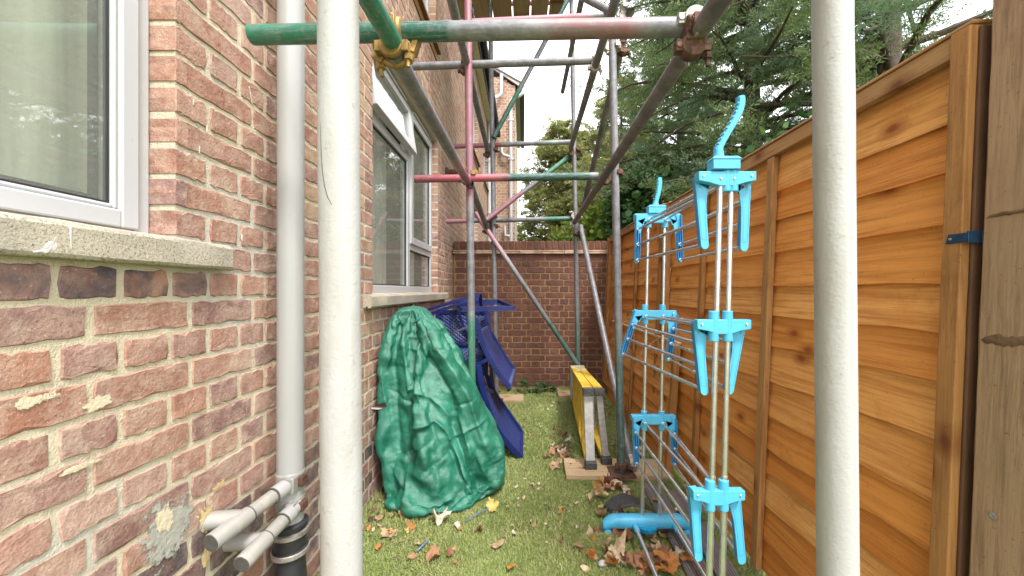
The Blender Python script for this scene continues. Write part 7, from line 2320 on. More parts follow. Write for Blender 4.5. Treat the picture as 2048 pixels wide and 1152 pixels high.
# striped edge webbing showing at the wall side
wb = NT("striped_webbing")
zc = wb.n('SeparateXYZ', i={0: wb.pos()}).outputs[2]
wb.set(Base_Color=wb.ramp(wb.math('FRACT', wb.math('MULTIPLY', wb.math('SUBTRACT', zc, 0.02), 22.0)), [(0.0, (0.02, 0.02, 0.03)), (0.4, (0.62, 0.6, 0.58)), (0.6, (0.25, 0.05, 0.05)), (0.75, (0.02, 0.02, 0.03))], 'CONSTANT'), Roughness=0.8)
m = MB()
m.bar(at(744, 818, 2.05), at(772, 809, 2.03), 0.006, 0.026)
obj("webbing", m, wb.m, tarp, bevel=0.001)

# ================================================================== TREES
def leaf_material(name, pal, trans=0.40, rough=0.55, fresh=None):
    t = NT(name)
    r = t.n('NewGeometry').outputs['Random Per Island']
    p = t.pos()
    base = t.ramp(r, [(i / (len(pal) - 1), c) for i, c in enumerate(pal)])
    big = t.noise(p, 0.9, 4, 0.6)
    dark = tuple(x * 0.8 for x in pal[0])
    c = t.mix(t.ramp(big, [(0.4, 0.0), (0.62, 0.6)]), base, dark)
    if fresh:
        c = t.mix(t.ramp(t.noise(p, 2.6, 4, 0.6), [(0.55, 0.0), (0.72, 0.7)]), c, fresh)
    t.set(Base_Color=c, Roughness=rough, Specular_IOR_Level=0.3)
    tl = t.n('BsdfTranslucent', i={'Color': c})
    mx = t.n('MixShader', i={0: trans, 1: t.b.outputs[0], 2: tl.outputs[0]})
    t.t.links.new(mx.outputs[0], t.out.inputs['Surface'])
    return t.m


M_conifer = leaf_material("conifer_green", [(0.115, 0.18, 0.078), (0.16, 0.235, 0.095), (0.215, 0.29, 0.12), (0.28, 0.335, 0.14)], fresh=(0.33, 0.37, 0.16))
M_conifer_blue = leaf_material("conifer_bluegreen", [(0.105, 0.185, 0.125), (0.145, 0.235, 0.145), (0.19, 0.28, 0.165), (0.235, 0.315, 0.175)], fresh=(0.27, 0.34, 0.17))
M_conifer_yel = leaf_material("conifer_yellowgreen", [(0.17, 0.20, 0.065), (0.24, 0.27, 0.085), (0.31, 0.32, 0.11), (0.36, 0.34, 0.14)], fresh=(0.38, 0.33, 0.15))
M_broad = leaf_material("broadleaf_green", [(0.035, 0.105, 0.030), (0.06, 0.15, 0.04), (0.10, 0.20, 0.06), (0.16, 0.26, 0.09)], trans=0.35)
M_bush = leaf_material("bright_bush", [(0.11, 0.20, 0.03), (0.18, 0.28, 0.04), (0.26, 0.35, 0.06), (0.34, 0.36, 0.07)], trans=0.35)
M_ivy = leaf_material("weed_leaf", [(0.03, 0.085, 0.03), (0.05, 0.12, 0.04), (0.08, 0.16, 0.055)], trans=0.25)
M_bark = simple("dark_bark", (0.085, 0.058, 0.045), 0.9, var=0.4, nscale=18, bump=0.8, bscale=40)


def norm(a):
    return a / np.maximum(np.linalg.norm(a, axis=-1, keepdims=True), 1e-9)


def sprays(base, axis, length, nleaf, leaf_l, leaf_w, g, flat=0.75, droop=0.18):
    """feathery conifer sprays: base (N,3), axis (N,3) unit, length (N,) -> verts, faces (tri kites)"""
    N = len(base)
    up = np.tile(np.array([0, 0, 1.0]), (N, 1)) + g.normal(0, 0.5, (N, 3))
    side = norm(np.cross(axis, up))
    nrm = np.cross(side, axis)
    tt = (np.arange(nleaf) + 0.5) / nleaf
    tt = tt[None, :] + g.uniform(-0.5, 0.5, (N, nleaf)) / nleaf
    s = np.where(np.arange(nleaf) % 2 == 0, 1.0, -1.0)[None, :] * g.uniform(0.6, 1.2, (N, nleaf))
    pos = base[:, None, :] + axis[:, None, :] * (tt * length[:, None])[..., None]
    pos[..., 2] -= droop * (tt ** 2) * length[:, None]
    d = axis[:, None, :] * 0.75 + side[:, None, :] * (s * (1.15 - 0.75 * tt))[..., None] + nrm[:, None, :] * g.normal(0, flat, (N, nleaf))[..., None]
    d = norm(d)
    L = leaf_l * (1.25 - 0.7 * tt) * g.uniform(0.7, 1.3, (N, nleaf))
    w = norm(np.cross(d, nrm[:, None, :] + g.normal(0, 0.45, (N, nleaf, 3))))
    W = (leaf_w * g.uniform(0.7, 1.3, (N, nleaf)))[..., None]
    p0 = pos
    p1 = pos + d * (L * 0.45)[..., None] + w * W
    p2 = pos + d * L[..., None]
    p3 = pos + d * (L * 0.45)[..., None] - w * W
    v = np.stack([p0, p1, p2, p3], axis=2).reshape(-1, 3)
    n = len(v) // 4
    return v, np.arange(n * 4).reshape(n, 4)


def conifer(base, height, z_lo, radius_fn, n_br, spr_per_m, leaf, mat, label, seed, nleaf=22, spray_len=0.34, lean=(0, 0), az_keep=None, inner=0.25, trunk_r=0.16, up=0.25, name="conifer_tree", thin=1.0):
    g = np.random.default_rng(seed)
    r = random.Random(seed)
    root = thing(name, base, label, "tree")
    tk = MB()
    b = Vector(base)
    tk.tube([b + Vector((lean[0] * u * height, lean[1] * u * height, u * height)) for u in np.linspace(0, 0.97, 9)], [trunk_r * (1 - 0.9 * u) for u in np.linspace(0, 1, 9)], 10)
    BS, AX, LN = [], [], []
    for i in range(n_br):
        u = (i + r.random()) / n_br
        z = z_lo + (height - z_lo) * u
        az = r.uniform(0, 2 * math.pi)
        if az_keep is not None and not az_keep(az, r):
            continue
        L = radius_fn(u) * r.uniform(0.72, 1.12)
        o_ = b + Vector((lean[0] * z, lean[1] * z, z))
        dirv = Vector((math.cos(az), math.sin(az), up * r.uniform(0.2, 1.4)))
        if o_.x + dirv.x * L < 1.2 and o_.y + dirv.y * L < 5.2:
            L = max(0.3, (o_.x - 1.25) / max(0.05, -dirv.x))
        pts = []
        for k in range(6):
            q = k / 5
            pts.append(o_ + Vector((dirv.x * L * q, dirv.y * L * q, dirv.z * L * q - 0.28 * L * q * q + 0.05 * L * math.sin(q * 5 + i))))
        tk.tube(pts, [max(0.008, 0.045 * min(1, L / 2) * (1 - 0.85 * q)) for q in np.linspace(0, 1, 6)], 6, caps=False)
        nsp = max(3, int(L * spr_per_m * thin))
        for s in range(nsp):
            q = inner + (1 - inner) * (s + r.random()) / nsp
            k = min(int(q * 5), 4)
            p = pts[k].lerp(pts[k + 1], q * 5 - k)
            a2 = az + r.choice((-1, 1)) * r.uniform(0.15, 1.25)
            ax_ = Vector((math.cos(a2), math.sin(a2), r.uniform(-0.35, 0.95))).normalized()
            BS.append(tuple(p + Vector((r.gauss(0, .05), r.gauss(0, .05), r.gauss(0, .05)))))
            AX.append(tuple(ax_))
            LN.append(spray_len * r.uniform(0.6, 1.4) * (0.7 + 0.5 * min(1, L / 1.6)))
    BS, AX, LN = np.array(BS), np.array(AX), np.array(LN)
    # second order twigs branching from each spray
    b2, a2, l2 = [BS], [AX], [LN]
    for f_ in (0.35, 0.6, 0.85):
        for sg in (-1, 1):
            sd = norm(np.cross(AX, np.array([0, 0, 1.0]) + g.normal(0, 0.35, AX.shape)))
            b2.append(BS + AX * (LN * f_)[:, None])
            a2.append(norm(AX * 0.8 + sd * sg * g.uniform(0.5, 1.1, (len(AX), 1)) + g.normal(0, 0.12, AX.shape)))
            l2.append(LN * (1.0 - 0.5 * f_) * 0.62)
    v, f_ = sprays(np.concatenate(b2), np.concatenate(a2), np.concatenate(l2), nleaf, leaf[0], leaf[1], g)
    q4 = v.reshape(-1, 4, 3)
    q4 = q4[~((q4[:, :, 0].min(1) < 1.16) & (q4[:, :, 1].min(1) < 4.95))]     # nothing grows through the fence
    v, f_ = q4.reshape(-1, 3), np.arange(len(q4) * 4).reshape(-1, 4)
    obj("trunk", tk, M_bark, root, smooth=60)
    np_obj("crown", v, f_, mat, root)
    return len(f_)


cnt = 0
cnt += conifer((3.15, 5.3, 0), 10.5, 1.0, lambda u: 2.15 * (1.0 - 0.45 * u) + 0.1, 215, 11.0, (0.060, 0.0060), M_conifer,
               "big dark green conifer filling the sky behind the middle of the fence", 21, nleaf=18, thin=1.0, inner=0.15)
cnt += conifer((4.05, 4.25, 0), 10.0, 1.5, lambda u: 2.6 * (1.0 - 0.4 * u), 105, 6.6, (0.060, 0.0060), M_conifer_blue,
               "sparse blue green conifer with bare dark branches over the near end of the fence", 22, nleaf=16, spray_len=0.34, inner=0.30, thin=0.8)
cnt += conifer((3.9, 2.0, 0), 8.0, 2.4, lambda u: 1.7 * (1.0 - 0.4 * u), 34, 5.0, (0.046, 0.006), M_conifer_blue,
               "thin bluish conifer rising close beyond the big fence post", 24, nleaf=20, inner=0.45, thin=0.8)
cnt += conifer((1.58, 14.6, 0), 7.5, 0.8, lambda u: 2.2 * (1.0 - u) ** 0.55 + 0.15, 200, 9.0, (0.085, 0.017), M_conifer_yel,
               "yellow green conifer standing beyond the garden wall", 23, nleaf=16, spray_len=0.42, trunk_r=0.2)
cnt += conifer((2.85, 11.2, 0), 7.2, 0.8, lambda u: 1.6 * (1.0 - u) ** 0.6 + 0.15, 160, 9.0, (0.075, 0.014), M_conifer_yel,
               "pale conifer just left of the big dark conifer, seen between the far poles", 26, nleaf=16, spray_len=0.40, trunk_r=0.16)
cnt += conifer((4.7, 11.5, 0), 11.0, 0.8, lambda u: 2.4 * (1.0 - 0.6 * u), 130, 6.5, (0.085, 0.013), M_conifer,
               "tall green conifer farther off between the other two evergreens", 25, nleaf=16, spray_len=0.45, trunk_r=0.2)


def broadleaf(base, z0, z1, rad, n, size, mat, label, seed, name="leafy_shrub", cat="shrub", stems=7):
    g = np.random.default_rng(seed)
    r = random.Random(seed)
    root = thing(name, base, label, cat)
    tk = MB()
    b = Vector(base)
    for i in range(stems):
        a = r.uniform(0, 6.28)
        e = b + Vector((math.cos(a) * rad * 0.7, math.sin(a) * rad * 0.7, z0 + (z1 - z0) * r.uniform(0.5, 0.95)))
        tk.tube([b + Vector((r.gauss(0, .05), r.gauss(0, .05), 0)), b.lerp(e, 0.5) + Vector((0, 0, 0.15)), e], [0.03, 0.02, 0.006], 6, caps=False)
    obj("stem", tk, M_bark, root, smooth=60)
    nc = 46
    cc = g.normal(0, 1, (nc, 3))
    cc = norm(cc) * g.uniform(0.35, 1.0, (nc, 1)) ** 0.5
    cen = np.array([b.x, b.y, (z0 + z1) / 2]) + cc * np.array([rad, rad, (z1 - z0) / 2])
    idx = g.integers(0, nc, n)
    p = cen[idx] + g.normal(0, 0.33 * rad * 0.55, (n, 3))
    d = norm(g.normal(0, 1, (n, 3)) + np.array([0, 0, -0.35]))
    w = norm(np.cross(d, g.normal(0, 1, (n, 3)) + np.array([0, 0, 1.2])))
    L = (size * g.uniform(0.6, 1.3, n))[:, None]
    W = L * 0.42
    v = np.stack([p, p + d * L * 0.3 + w * W, p + d * L * 0.7 + w * W * 0.8, p + d * L, p + d * L * 0.7 - w * W * 0.8, p + d * L * 0.3 - w * W], axis=1).reshape(-1, 3)
    f_ = np.arange(n * 6).reshape(n, 6)
    np_obj("foliage", v, f_, mat, root)


broadleaf((1.95, 5.6, 0), 1.5, 3.15, 0.62, 5200, 0.085, M_broad, "deep green leafy shrub rising behind the fence beside the far airer handle", 31)
broadleaf((1.45, 6.4, 0), 1.2, 2.75, 0.55, 4200, 0.075, M_bush, "bright yellow green bush above the corner of the garden wall", 32)
broadleaf((1.75, 9.0, 0), 1.0, 2.9, 1.0, 4200, 0.10, M_bush, "pale yellow green bush beyond the garden wall", 33)
broadleaf((2.75, 3.9, 0), 1.2, 2.75, 0.75, 4200, 0.08, M_broad, "dark leafy shrub just over the middle of the fence", 34)

# ================================================================== WEEDS at the foot of the garden wall
wleaf = []


def weed(c, n, spread, hmax, label, seed):
    r = random.Random(seed)
    root = thing("weed", c, label, "plant", None)
    sm, lm = MB(), MB()
    c = Vector(c)
    for i in range(n):
        a = r.uniform(0, 6.28)
        d = spread * math.sqrt(r.random())
        tip = c + Vector((math.cos(a) * d, math.sin(a) * d * 0.6, r.uniform(0.03, hmax)))
        sm.tube([c + Vector((math.cos(a) * d * .2, math.sin(a) * d * .2, 0)), tip], 0.0016, 5, caps=False)
        s = r.uniform(0.022, 0.042)
        az = r.uniform(0, 6.28)
        M = Matrix.Translation(tip) @ Matrix.Rotation(az, 4, 'Z') @ Matrix.Rotation(r.uniform(-0.5, 0.9), 4, 'X')
        out = [(0, 0), (0.5, 0.15), (0.75, 0.0), (0.9, 0.45), (0.55, 0.75), (0.25, 1.15), (0.0, 1.35), (-0.25, 1.15), (-0.55, 0.75), (-0.9, 0.45), (-0.75, 0.0), (-0.5, 0.15)]
        n0 = len(lm.v)
        lm.v += [M @ Vector((x * s, y * s, 0.25 * s * abs(x))) for x, y in out]
        lm.v.append(M @ Vector((0, 0.6 * s, 0)))
        for k in range(12):
            lm.f.append((n0 + k, n0 + (k + 1) % 12, n0 + 12))
    obj("stem", sm, M_ivy, root)
    obj("leaf", lm, M_ivy, root, smooth=0)


weed((0.10, 4.38, 0), 34, 0.17, 0.13, "clump of dark weeds at the foot of the garden wall", 51)
weed((0.30, 4.40, 0), 16, 0.10, 0.10, "small weeds at the wall foot beside the ladder", 54)
weed((-0.17, 4.45, 0), 14, 0.08, 0.30, "taller weed growing at the garden wall behind the chair back", 52)
weed((-0.30, 4.2, 0), 12, 0.09, 0.14, "weed growing over the board at the left end of the garden wall", 53)

# ================================================================== LITTER ON THE GROUND
M_mat = simple("dark_rubber_backing", (0.055, 0.055, 0.06), 0.75, var=0.3, nscale=60, bump=0.3)
t = NT("turf_blades")
r_ = t.n('NewGeometry').outputs['Random Per Island']
_p = t.pos()
c = t.ramp(r_, [(0.0, (0.19, 0.24, 0.065)), (0.35, (0.29, 0.34, 0.10)), (0.65, (0.38, 0.41, 0.15)), (0.85, (0.47, 0.46, 0.22)), (1.0, (0.58, 0.55, 0.36))])
c = t.mix(t.ramp(t.noise(_p, 2.3, 4, 0.6), [(0.42, 0.0), (0.66, 0.55)]), c, (0.19, 0.26, 0.065))
c = t.mix(t.ramp(t.noise(_p, 5.0, 4, 0.6), [(0.55, 0.0), (0.7, 0.45)]), c, (0.31, 0.29, 0.14))
t.set(Base_Color=c, Roughness=0.6, Specular_IOR_Level=0.3)
M_blades = t.m


def blades(n, x0, x1, y0, y1, h, w, seed, name, label, M=None, z0=0.0, cat=None, mask=None):
    g = np.random.default_rng(seed)
    x, y = g.uniform(x0, x1, n), g.uniform(y0, y1, n)
    if mask is not None:
        k = mask(x, y)
        x, y = x[k], y[k]
        n = len(x)
    a = g.uniform(0, 2 * np.pi, n)
    lean = g.uniform(0.2, 1.1, n)
    hh = h * g.uniform(0.55, 1.2, n)
    d = np.stack([np.cos(a) * np.sin(lean), np.sin(a) * np.sin(lean), np.cos(lean)], 1)
    s = np.stack([-np.sin(a), np.cos(a), np.zeros(n)], 1) * (w * g.uniform(0.7, 1.3, n))[:, None]
    p = np.stack([x, y, np.full(n, z0)], 1)
    m_ = p + d * (hh * 0.6)[:, None] + np.array([0, 0, 0.15]) * hh[:, None]
    e = p + d * hh[:, None] * 1.05
    v = np.stack([p - s, p + s, m_ + s * 0.8, e, m_ - s * 0.8], 1).reshape(-1, 3)
    f_ = np.arange(n * 5).reshape(n, 5)
    o = np_obj(name, v, f_, M or M_blades, None, kind="stuff")
    if label:
        tag(o, label, cat or "grass")
    return o


def gmask(x, y):
    inside = ((x + 0.43) / 0.31) ** 2 + ((y - 2.35) / 0.33) ** 2 < 1.0
    on_board = (x > 0.26) & (x < 0.92) & (y > 2.35) & (y < 2.61)
    return ~inside & ~on_board


turf_near = None
g_ = np.random.default_rng(5)


def two_zone():
    n1, n2 = 90000, 70000
    x = np.concatenate([g_.uniform(-0.85, 1.02, n1), g_.uniform(-0.85, 1.02, n2)])
    y = np.concatenate([1.05 + 1.55 * g_.uniform(0, 1, n1), 2.6 + 1.99 * g_.uniform(0, 1, n2) ** 1.1])
    k = gmask(x, y)
    return x[k], y[k]


x, y = two_zone()
n = len(x)
a = g_.uniform(0, 2 * np.pi, n)
lean = g_.uniform(0.25, 1.15, n)
hh = 0.021 * g_.uniform(0.55, 1.25, n) * (0.85 + 0.3 * np.sin(x * 9 + np.sin(y * 7)))
wd = 0.0011 * (0.8 + 0.35 * (y - 1.0)) * g_.uniform(0.7, 1.3, n)
d_ = np.stack([np.cos(a) * np.sin(lean), np.sin(a) * np.sin(lean), np.cos(lean)], 1)
s_ = np.stack([-np.sin(a), np.cos(a), np.zeros(n)], 1) * wd[:, None]
p_ = np.stack([x, y, np.zeros(n)], 1)
m_ = p_ + d_ * (hh * 0.6)[:, None] + np.array([0, 0, 0.15]) * hh[:, None]
e_ = p_ + d_ * hh[:, None] * 1.05
v_ = np.stack([p_ - s_, p_ + s_, m_ + s_ * 0.8, e_, m_ - s_ * 0.8], 1).reshape(-1, 3)
go = np_obj("grass", v_, np.arange(n * 5).reshape(n, 5), M_blades, None, kind="stuff")
tag(go, "short green artificial turf covering the passage floor", "grass")

nt = 5200
sd_l = g_.uniform(0, 1, nt) < 0.45
xt = np.where(sd_l, WX + 0.01 + np.abs(g_.normal(0, 0.018, nt)), 0.975 - np.abs(g_.normal(0, 0.02, nt)))
yt = g_.uniform(1.2, 4.55, nt)
bk_ = g_.uniform(0, 1, nt) < 0.22
xt = np.where(bk_, g_.uniform(-0.8, 0.95, nt), xt)
yt = np.where(bk_, 4.585 - np.abs(g_.normal(0, 0.03, nt)), yt)
keep_ = mnoise_mask = np.sin(yt * 11 + np.sin(yt * 5) * 2) + g_.normal(0, 0.5, nt) > -0.3
xt, yt = xt[keep_], yt[keep_]
nt = len(xt)
at_ = g_.uniform(0, 2 * np.pi, nt)
lt_ = g_.uniform(0.05, 0.8, nt)
ht_ = g_.uniform(0.03, 0.075, nt)
dt_ = np.stack([np.cos(at_) * np.sin(lt_), np.sin(at_) * np.sin(lt_), np.cos(lt_)], 1)
st_ = np.stack([-np.sin(at_), np.cos(at_), np.zeros(nt)], 1) * 0.0013
pt_ = np.stack([xt, yt, np.zeros(nt)], 1)
np_obj("grass_tufts", np.stack([pt_ - st_, pt_ + st_, pt_ + dt_ * ht_[:, None]], 1).reshape(-1, 3), np.arange(nt * 3).reshape(nt, 3), M_blades, None, kind="stuff")
tag(bpy.data.objects["grass_tufts"], "longer stray grass tufts along the foot of the walls and fence", "grass")

# turf offcut curled over, showing its dark backing
off = thing("turf_offcut", (0.60, 2.02, 0), "curled offcut of turf showing its dark rubber backing under the airer", "turf offcut")
m = MB()
nu, nv = 14, 10
for i in range(nu + 1):
    for j in range(nv + 1):
        u, v = i / nu, j / nv
        wob = 0.015 * mnoise.noise(Vector((u * 4, v * 3, 2)))
        x = 0.44 + 0.24 * u + 0.01 * math.sin(v * 5)
        yy = 1.97 + 0.16 * v * (1 - 0.55 * abs(u - 0.5) ** 1.5 * 2) + wob
        zz = 0.012 + 0.055 * math.sin(math.pi * min(1, u * 1.02)) ** 0.8 * (1 - 0.35 * v) + wob * 0.5
        m.v.append(Vector((x, yy, zz)))
for i in range(nu):
    for j in range(nv):
        a = i * (nv + 1) + j
        m.f.append((a, a + nv + 1, a + nv + 2, a + 1))
o = obj("backing", m, M_mat, off, smooth=0)
o.modifiers.new("thick", 'SOLIDIFY').thickness = 0.005
g2 = np.random.default_rng(9)
n = 2600
uu = g2.uniform(0, 1, n)
x = 0.44 + 0.24 * uu
z = (0.012 + 0.055 * np.sin(np.pi * uu) ** 0.8) * g2.uniform(0.1, 0.97, n)
y = np.full(n, 1.963) + g2.uniform(-0.008, 0.02, n)
dd = norm(np.stack([g2.normal(0, 0.4, n), -np.ones(n), g2.normal(-0.5, 0.5, n)], 1))
ss = norm(np.cross(dd, g2.normal(0, 1, (n, 3)))) * 0.0013
pp = np.stack([x, y, z], 1)
ee = pp + dd * g2.uniform(0.012, 0.028, n)[:, None]
vv_ = np.stack([pp - ss, pp + ss, ee], 1).reshape(-1, 3)
np_obj("pile", vv_, np.arange(n * 3).reshape(n, 3), M_blades, off, kind="stuff")

# second curled strip of turf near the front, ribbed black strip, planks
off2 = thing("turf_offcut", (0.33, 1.72, 0), "small mound of torn turf beside the fallen leaves at the front", "turf offcut")
m = MB()
for i in range(15):
    for j in range(9):
        u, v = i / 14, j / 8
        m.v.append(Vector((0.24 + 0.24 * u, 1.69 + 0.12 * v, 0.004 + 0.045 * math.sin(math.pi * u) * math.sin(math.pi * v) + 0.004 * mnoise.noise(Vector((u * 5, v * 5, 0))))))
for i in range(14):
    for j in range(8):
        a = i * 9 + j
        m.f.append((a, a + 9, a + 10, a + 1))
obj("backing", m, M_turf, off2, smooth=0)
n = 5200
uu, vv2 = g2.uniform(0, 1, n), g2.uniform(0, 1, n)
pp = np.stack([0.24 + 0.24 * uu, 1.69 + 0.12 * vv2, 0.002 + 0.045 * np.sin(np.pi * uu) * np.sin(np.pi * vv2)], 1)
dd = norm(np.stack([g2.normal(0, 0.8, n), g2.normal(-0.3, 0.8, n), np.abs(g2.normal(0.7, 0.4, n))], 1))
ss = norm(np.cross(dd, g2.normal(0, 1, (n, 3)))) * 0.0011
mm = pp + dd * 0.012 + ss
ee = pp + dd * g2.uniform(0.014, 0.028, n)[:, None]
np_obj("pile", np.stack([pp - ss, pp + ss, ee], 1).reshape(-1, 3), np.arange(n * 3).reshape(n, 3), M_blades, off2, kind="stuff")

m = MB()
a0, a1 = at(1190, 1083, 1.80), at(1222, 1112, 1.72)
a0.z = a1.z = 0.024
dv = (a1 - a0).normalized()
sd = Vector((-dv.y, dv.x, 0))
for k in range(5):
    o_ = sd * (k - 2) * 0.0095
    m.bar(a0 + o_, a1 + o_ + Vector((0, 0, 0.004 * (k % 2))), 0.008, 0.010)
tag(obj("rubber_strip", m, M_mat, None, bevel=0.002), "ribbed black rubber strip lying among the leaves", "rubber strip")

for (x0, y0, x1, y1, z, w, label) in ((0.755, 2.28, 0.690, 1.15, 0.016, 0.10, "left grey ribbed deck plank lying on the turf along the fence"),
                                      (0.865, 2.20, 0.800, 1.15, 0.018, 0.09, "right grey ribbed deck plank lying against the fence foot")):
    root = thing("deck_plank", ((x0 + x1) / 2, (y0 + y1) / 2, 0), label, "plank", "grey deck planks along the fence")
    a0, a1 = Vector((x0, y0, z)), Vector((x1, y1, z))
    m = MB()
    m.bar(a0 - Vector((0, 0, 0.004)), a1 - Vector((0, 0, 0.004)), w, 0.018)
    obj("plank", m, M_plank_grey, root, bevel=0.002)
    m = MB()
    dv = (a1 - a0).normalized()
    sd = Vector((dv.y, -dv.x, 0))
    nr = 8
    for k in range(nr):
        o_ = sd * ((k + 0.5) / nr - 0.5) * w * 0.96 + Vector((0, 0, 0.0068))
        m.bar(a0 + o_, a1 + o_, w / nr * 0.62, 0.005)
    obj("rib", m, M_plank_grey, root)

# ---- leaves
def litter_mat(name, pal):
    t = NT(name)
    p = t.pos()
    r = t.n('ObjectInfo').outputs['Random']
    base = t.ramp(r, [(i / len(pal), c) for i, c in enumerate(pal)], 'CONSTANT')
    c = t.mix(t.ramp(t.noise(p, 45.0, 5, 0.65), [(0.45, 0.0), (0.7, 0.7)]), base, tuple(x * 0.45 for x in pal[0]))
    c = t.mix(t.ramp(t.noise(p, 180.0, 3, 0.6), [(0.3, 0.4), (0.4, 0.0)]), c, (0.09, 0.05, 0.03))
    t.set(Base_Color=c, Roughness=0.7, Specular_IOR_Level=0.35, Normal=t.bump(t.noise(p, 70.0, 5, 0.7), 0.6, 0.004))
    tl = t.n('BsdfTranslucent', i={'Color': c})
    mx = t.n('MixShader', i={0: 0.15, 1: t.b.outputs[0], 2: tl.outputs[0]})
    t.t.links.new(mx.outputs[0], t.out.inputs['Surface'])
    return t.m


ML = {
    'tan': litter_mat("dead_leaf_tan", [(0.50, 0.34, 0.20), (0.56, 0.40, 0.25), (0.44, 0.28, 0.16), (0.60, 0.46, 0.30)]),
    'brown': litter_mat("dead_leaf_brown", [(0.30, 0.145, 0.070), (0.36, 0.19, 0.10), (0.25, 0.11, 0.06), (0.42, 0.24, 0.14)]),
    'dark': litter_mat("dead_leaf_dark", [(0.13, 0.055, 0.040), (0.17, 0.07, 0.05), (0.10, 0.05, 0.04), (0.20, 0.10, 0.06)]),
    'orange': litter_mat("dead_leaf_orange", [(0.58, 0.25, 0.055), (0.50, 0.20, 0.05), (0.62, 0.32, 0.09), (0.45, 0.19, 0.06)]),
    'yellow': litter_mat("dead_leaf_yellow", [(0.62, 0.47, 0.14), (0.66, 0.50, 0.20), (0.58, 0.40, 0.12), (0.60, 0.50, 0.24)]),
    'pale': litter_mat("dead_leaf_pale", [(0.62, 0.55, 0.43), (0.66, 0.59, 0.48), (0.56, 0.48, 0.36), (0.70, 0.62, 0.50)]),
}
OUT_MAPLE = [(0.00, -0.05), (0.16, -0.02), (0.42, -0.10), (0.48, 0.08), (0.70, 0.14), (0.64, 0.32), (0.78, 0.50), (0.56, 0.55), (0.48, 0.72), (0.30, 0.70), (0.20, 0.88), (0.0, 1.05)]
OUT_OVAL = [(0.0, -0.05), (0.18, 0.05), (0.30, 0.25), (0.34, 0.45), (0.28, 0.68), (0.15, 0.90), (0.0, 1.08)]


def leaf_mesh(kind, seed, mat, curl):
    r = random.Random(seed)
    half = OUT_MAPLE if kind == 'maple' else OUT_OVAL
    jit = lambda: 1 + r.uniform(-0.14, 0.14)
    right = [(x * jit(), y * jit()) for x, y in half]
    left = [(-x * jit(), y * jit()) for x, y in half[1:-1]][::-1]
    outl = right + left
    cx, cy = 0.0, 0.38
    rings = (1.0, 0.66, 0.33)
    v, f = [], []
    kx, ky, tw = curl * r.uniform(0.5, 1.4), curl * r.uniform(-0.4, 1.2), r.uniform(-0.8, 0.8) * curl
    ph = r.uniform(0, 9)
    m = len(outl)
    for rg in rings:
        for i, (x, y) in enumerate(outl):
            X, Y = cx + (x - cx) * rg, cy + (y - cy) * rg
            z = kx * X * X * 0.9 + ky * (Y - cy) ** 2 * 0.7 + tw * X * (Y - cy) + 0.16 * curl * math.sin(X * 7 + ph) * rg + 0.12 * curl * math.sin(Y * 8 + ph * 2) * rg
            z += 0.05 * abs(X) ** 0.5 * rg
            v.append((X, Y - cy, z))
    v.append((cx, 0.0, 0.0))
    for k in range(2):
        for i in range(m):
            j = (i + 1) % m
            f.append((k * m + i, k * m + j, (k + 1) * m + j, (k + 1) * m + i))
    for i in range(m):
        f.append((2 * m + i, 2 * m + (i + 1) % m, 3 * m))
    # stalk
    n0 = len(v)
    for (x, y, z) in ((-0.012, -cy - 0.02, 0.0), (0.012, -cy - 0.02, 0.0), (0.03, -cy - 0.42, 0.06), (0.01, -cy - 0.42, 0.06)):
        v.append((x, y, z))
    f.append((n0, n0 + 1, n0 + 2, n0 + 3))
    zmin = min(q[2] for q in v)
    me = bpy.data.meshes.new("fallen_leaf")
    me.from_pydata([(x, y, z - zmin) for x, y, z in v], [], f)
    me.polygons.foreach_set("use_smooth", [True] * len(me.polygons))
    me.materials.append(mat)
    me.update()
    return me


LM = {}
for ci, col in enumerate(ML):
    for kind in ('maple', 'oval'):
        LM[(col, kind)] = [leaf_mesh(kind, 1000 + ci * 50 + s * 7 + (3 if kind == 'oval' else 0), ML[col], 0.5 + 0.5 * (s % 4) / 1.5) for s in range(6)]


def put_leaf(x, y, size, col, kind, label, group, seed, z=0.014, tilt=0.45):
    r = random.Random(seed)
    o = bpy.data.objects.new("fallen_leaf", LM[(col, kind)][r.randrange(6)])
    o.location = (x, y, z)
    s = size
    o.scale = (s, s, s * r.uniform(0.7, 1.2))
    o.rotation_euler = (r.uniform(-tilt, tilt), r.uniform(-tilt, tilt), r.uniform(0, 6.28))
    COL.objects.link(o)
    tag(o, label, "leaf", group)
    return o


def gp(px, py):
    Y = FPX * CAM_Z / (py - 581)
    return (px - 1047) * Y / FPX, Y


GRP = {'tan': "tan fallen leaves", 'brown': "brown fallen leaves", 'dark': "dark red fallen leaves", 'orange': "orange fallen leaves", 'yellow': "yellow fallen leaves", 'pale': "pale fallen leaves"}
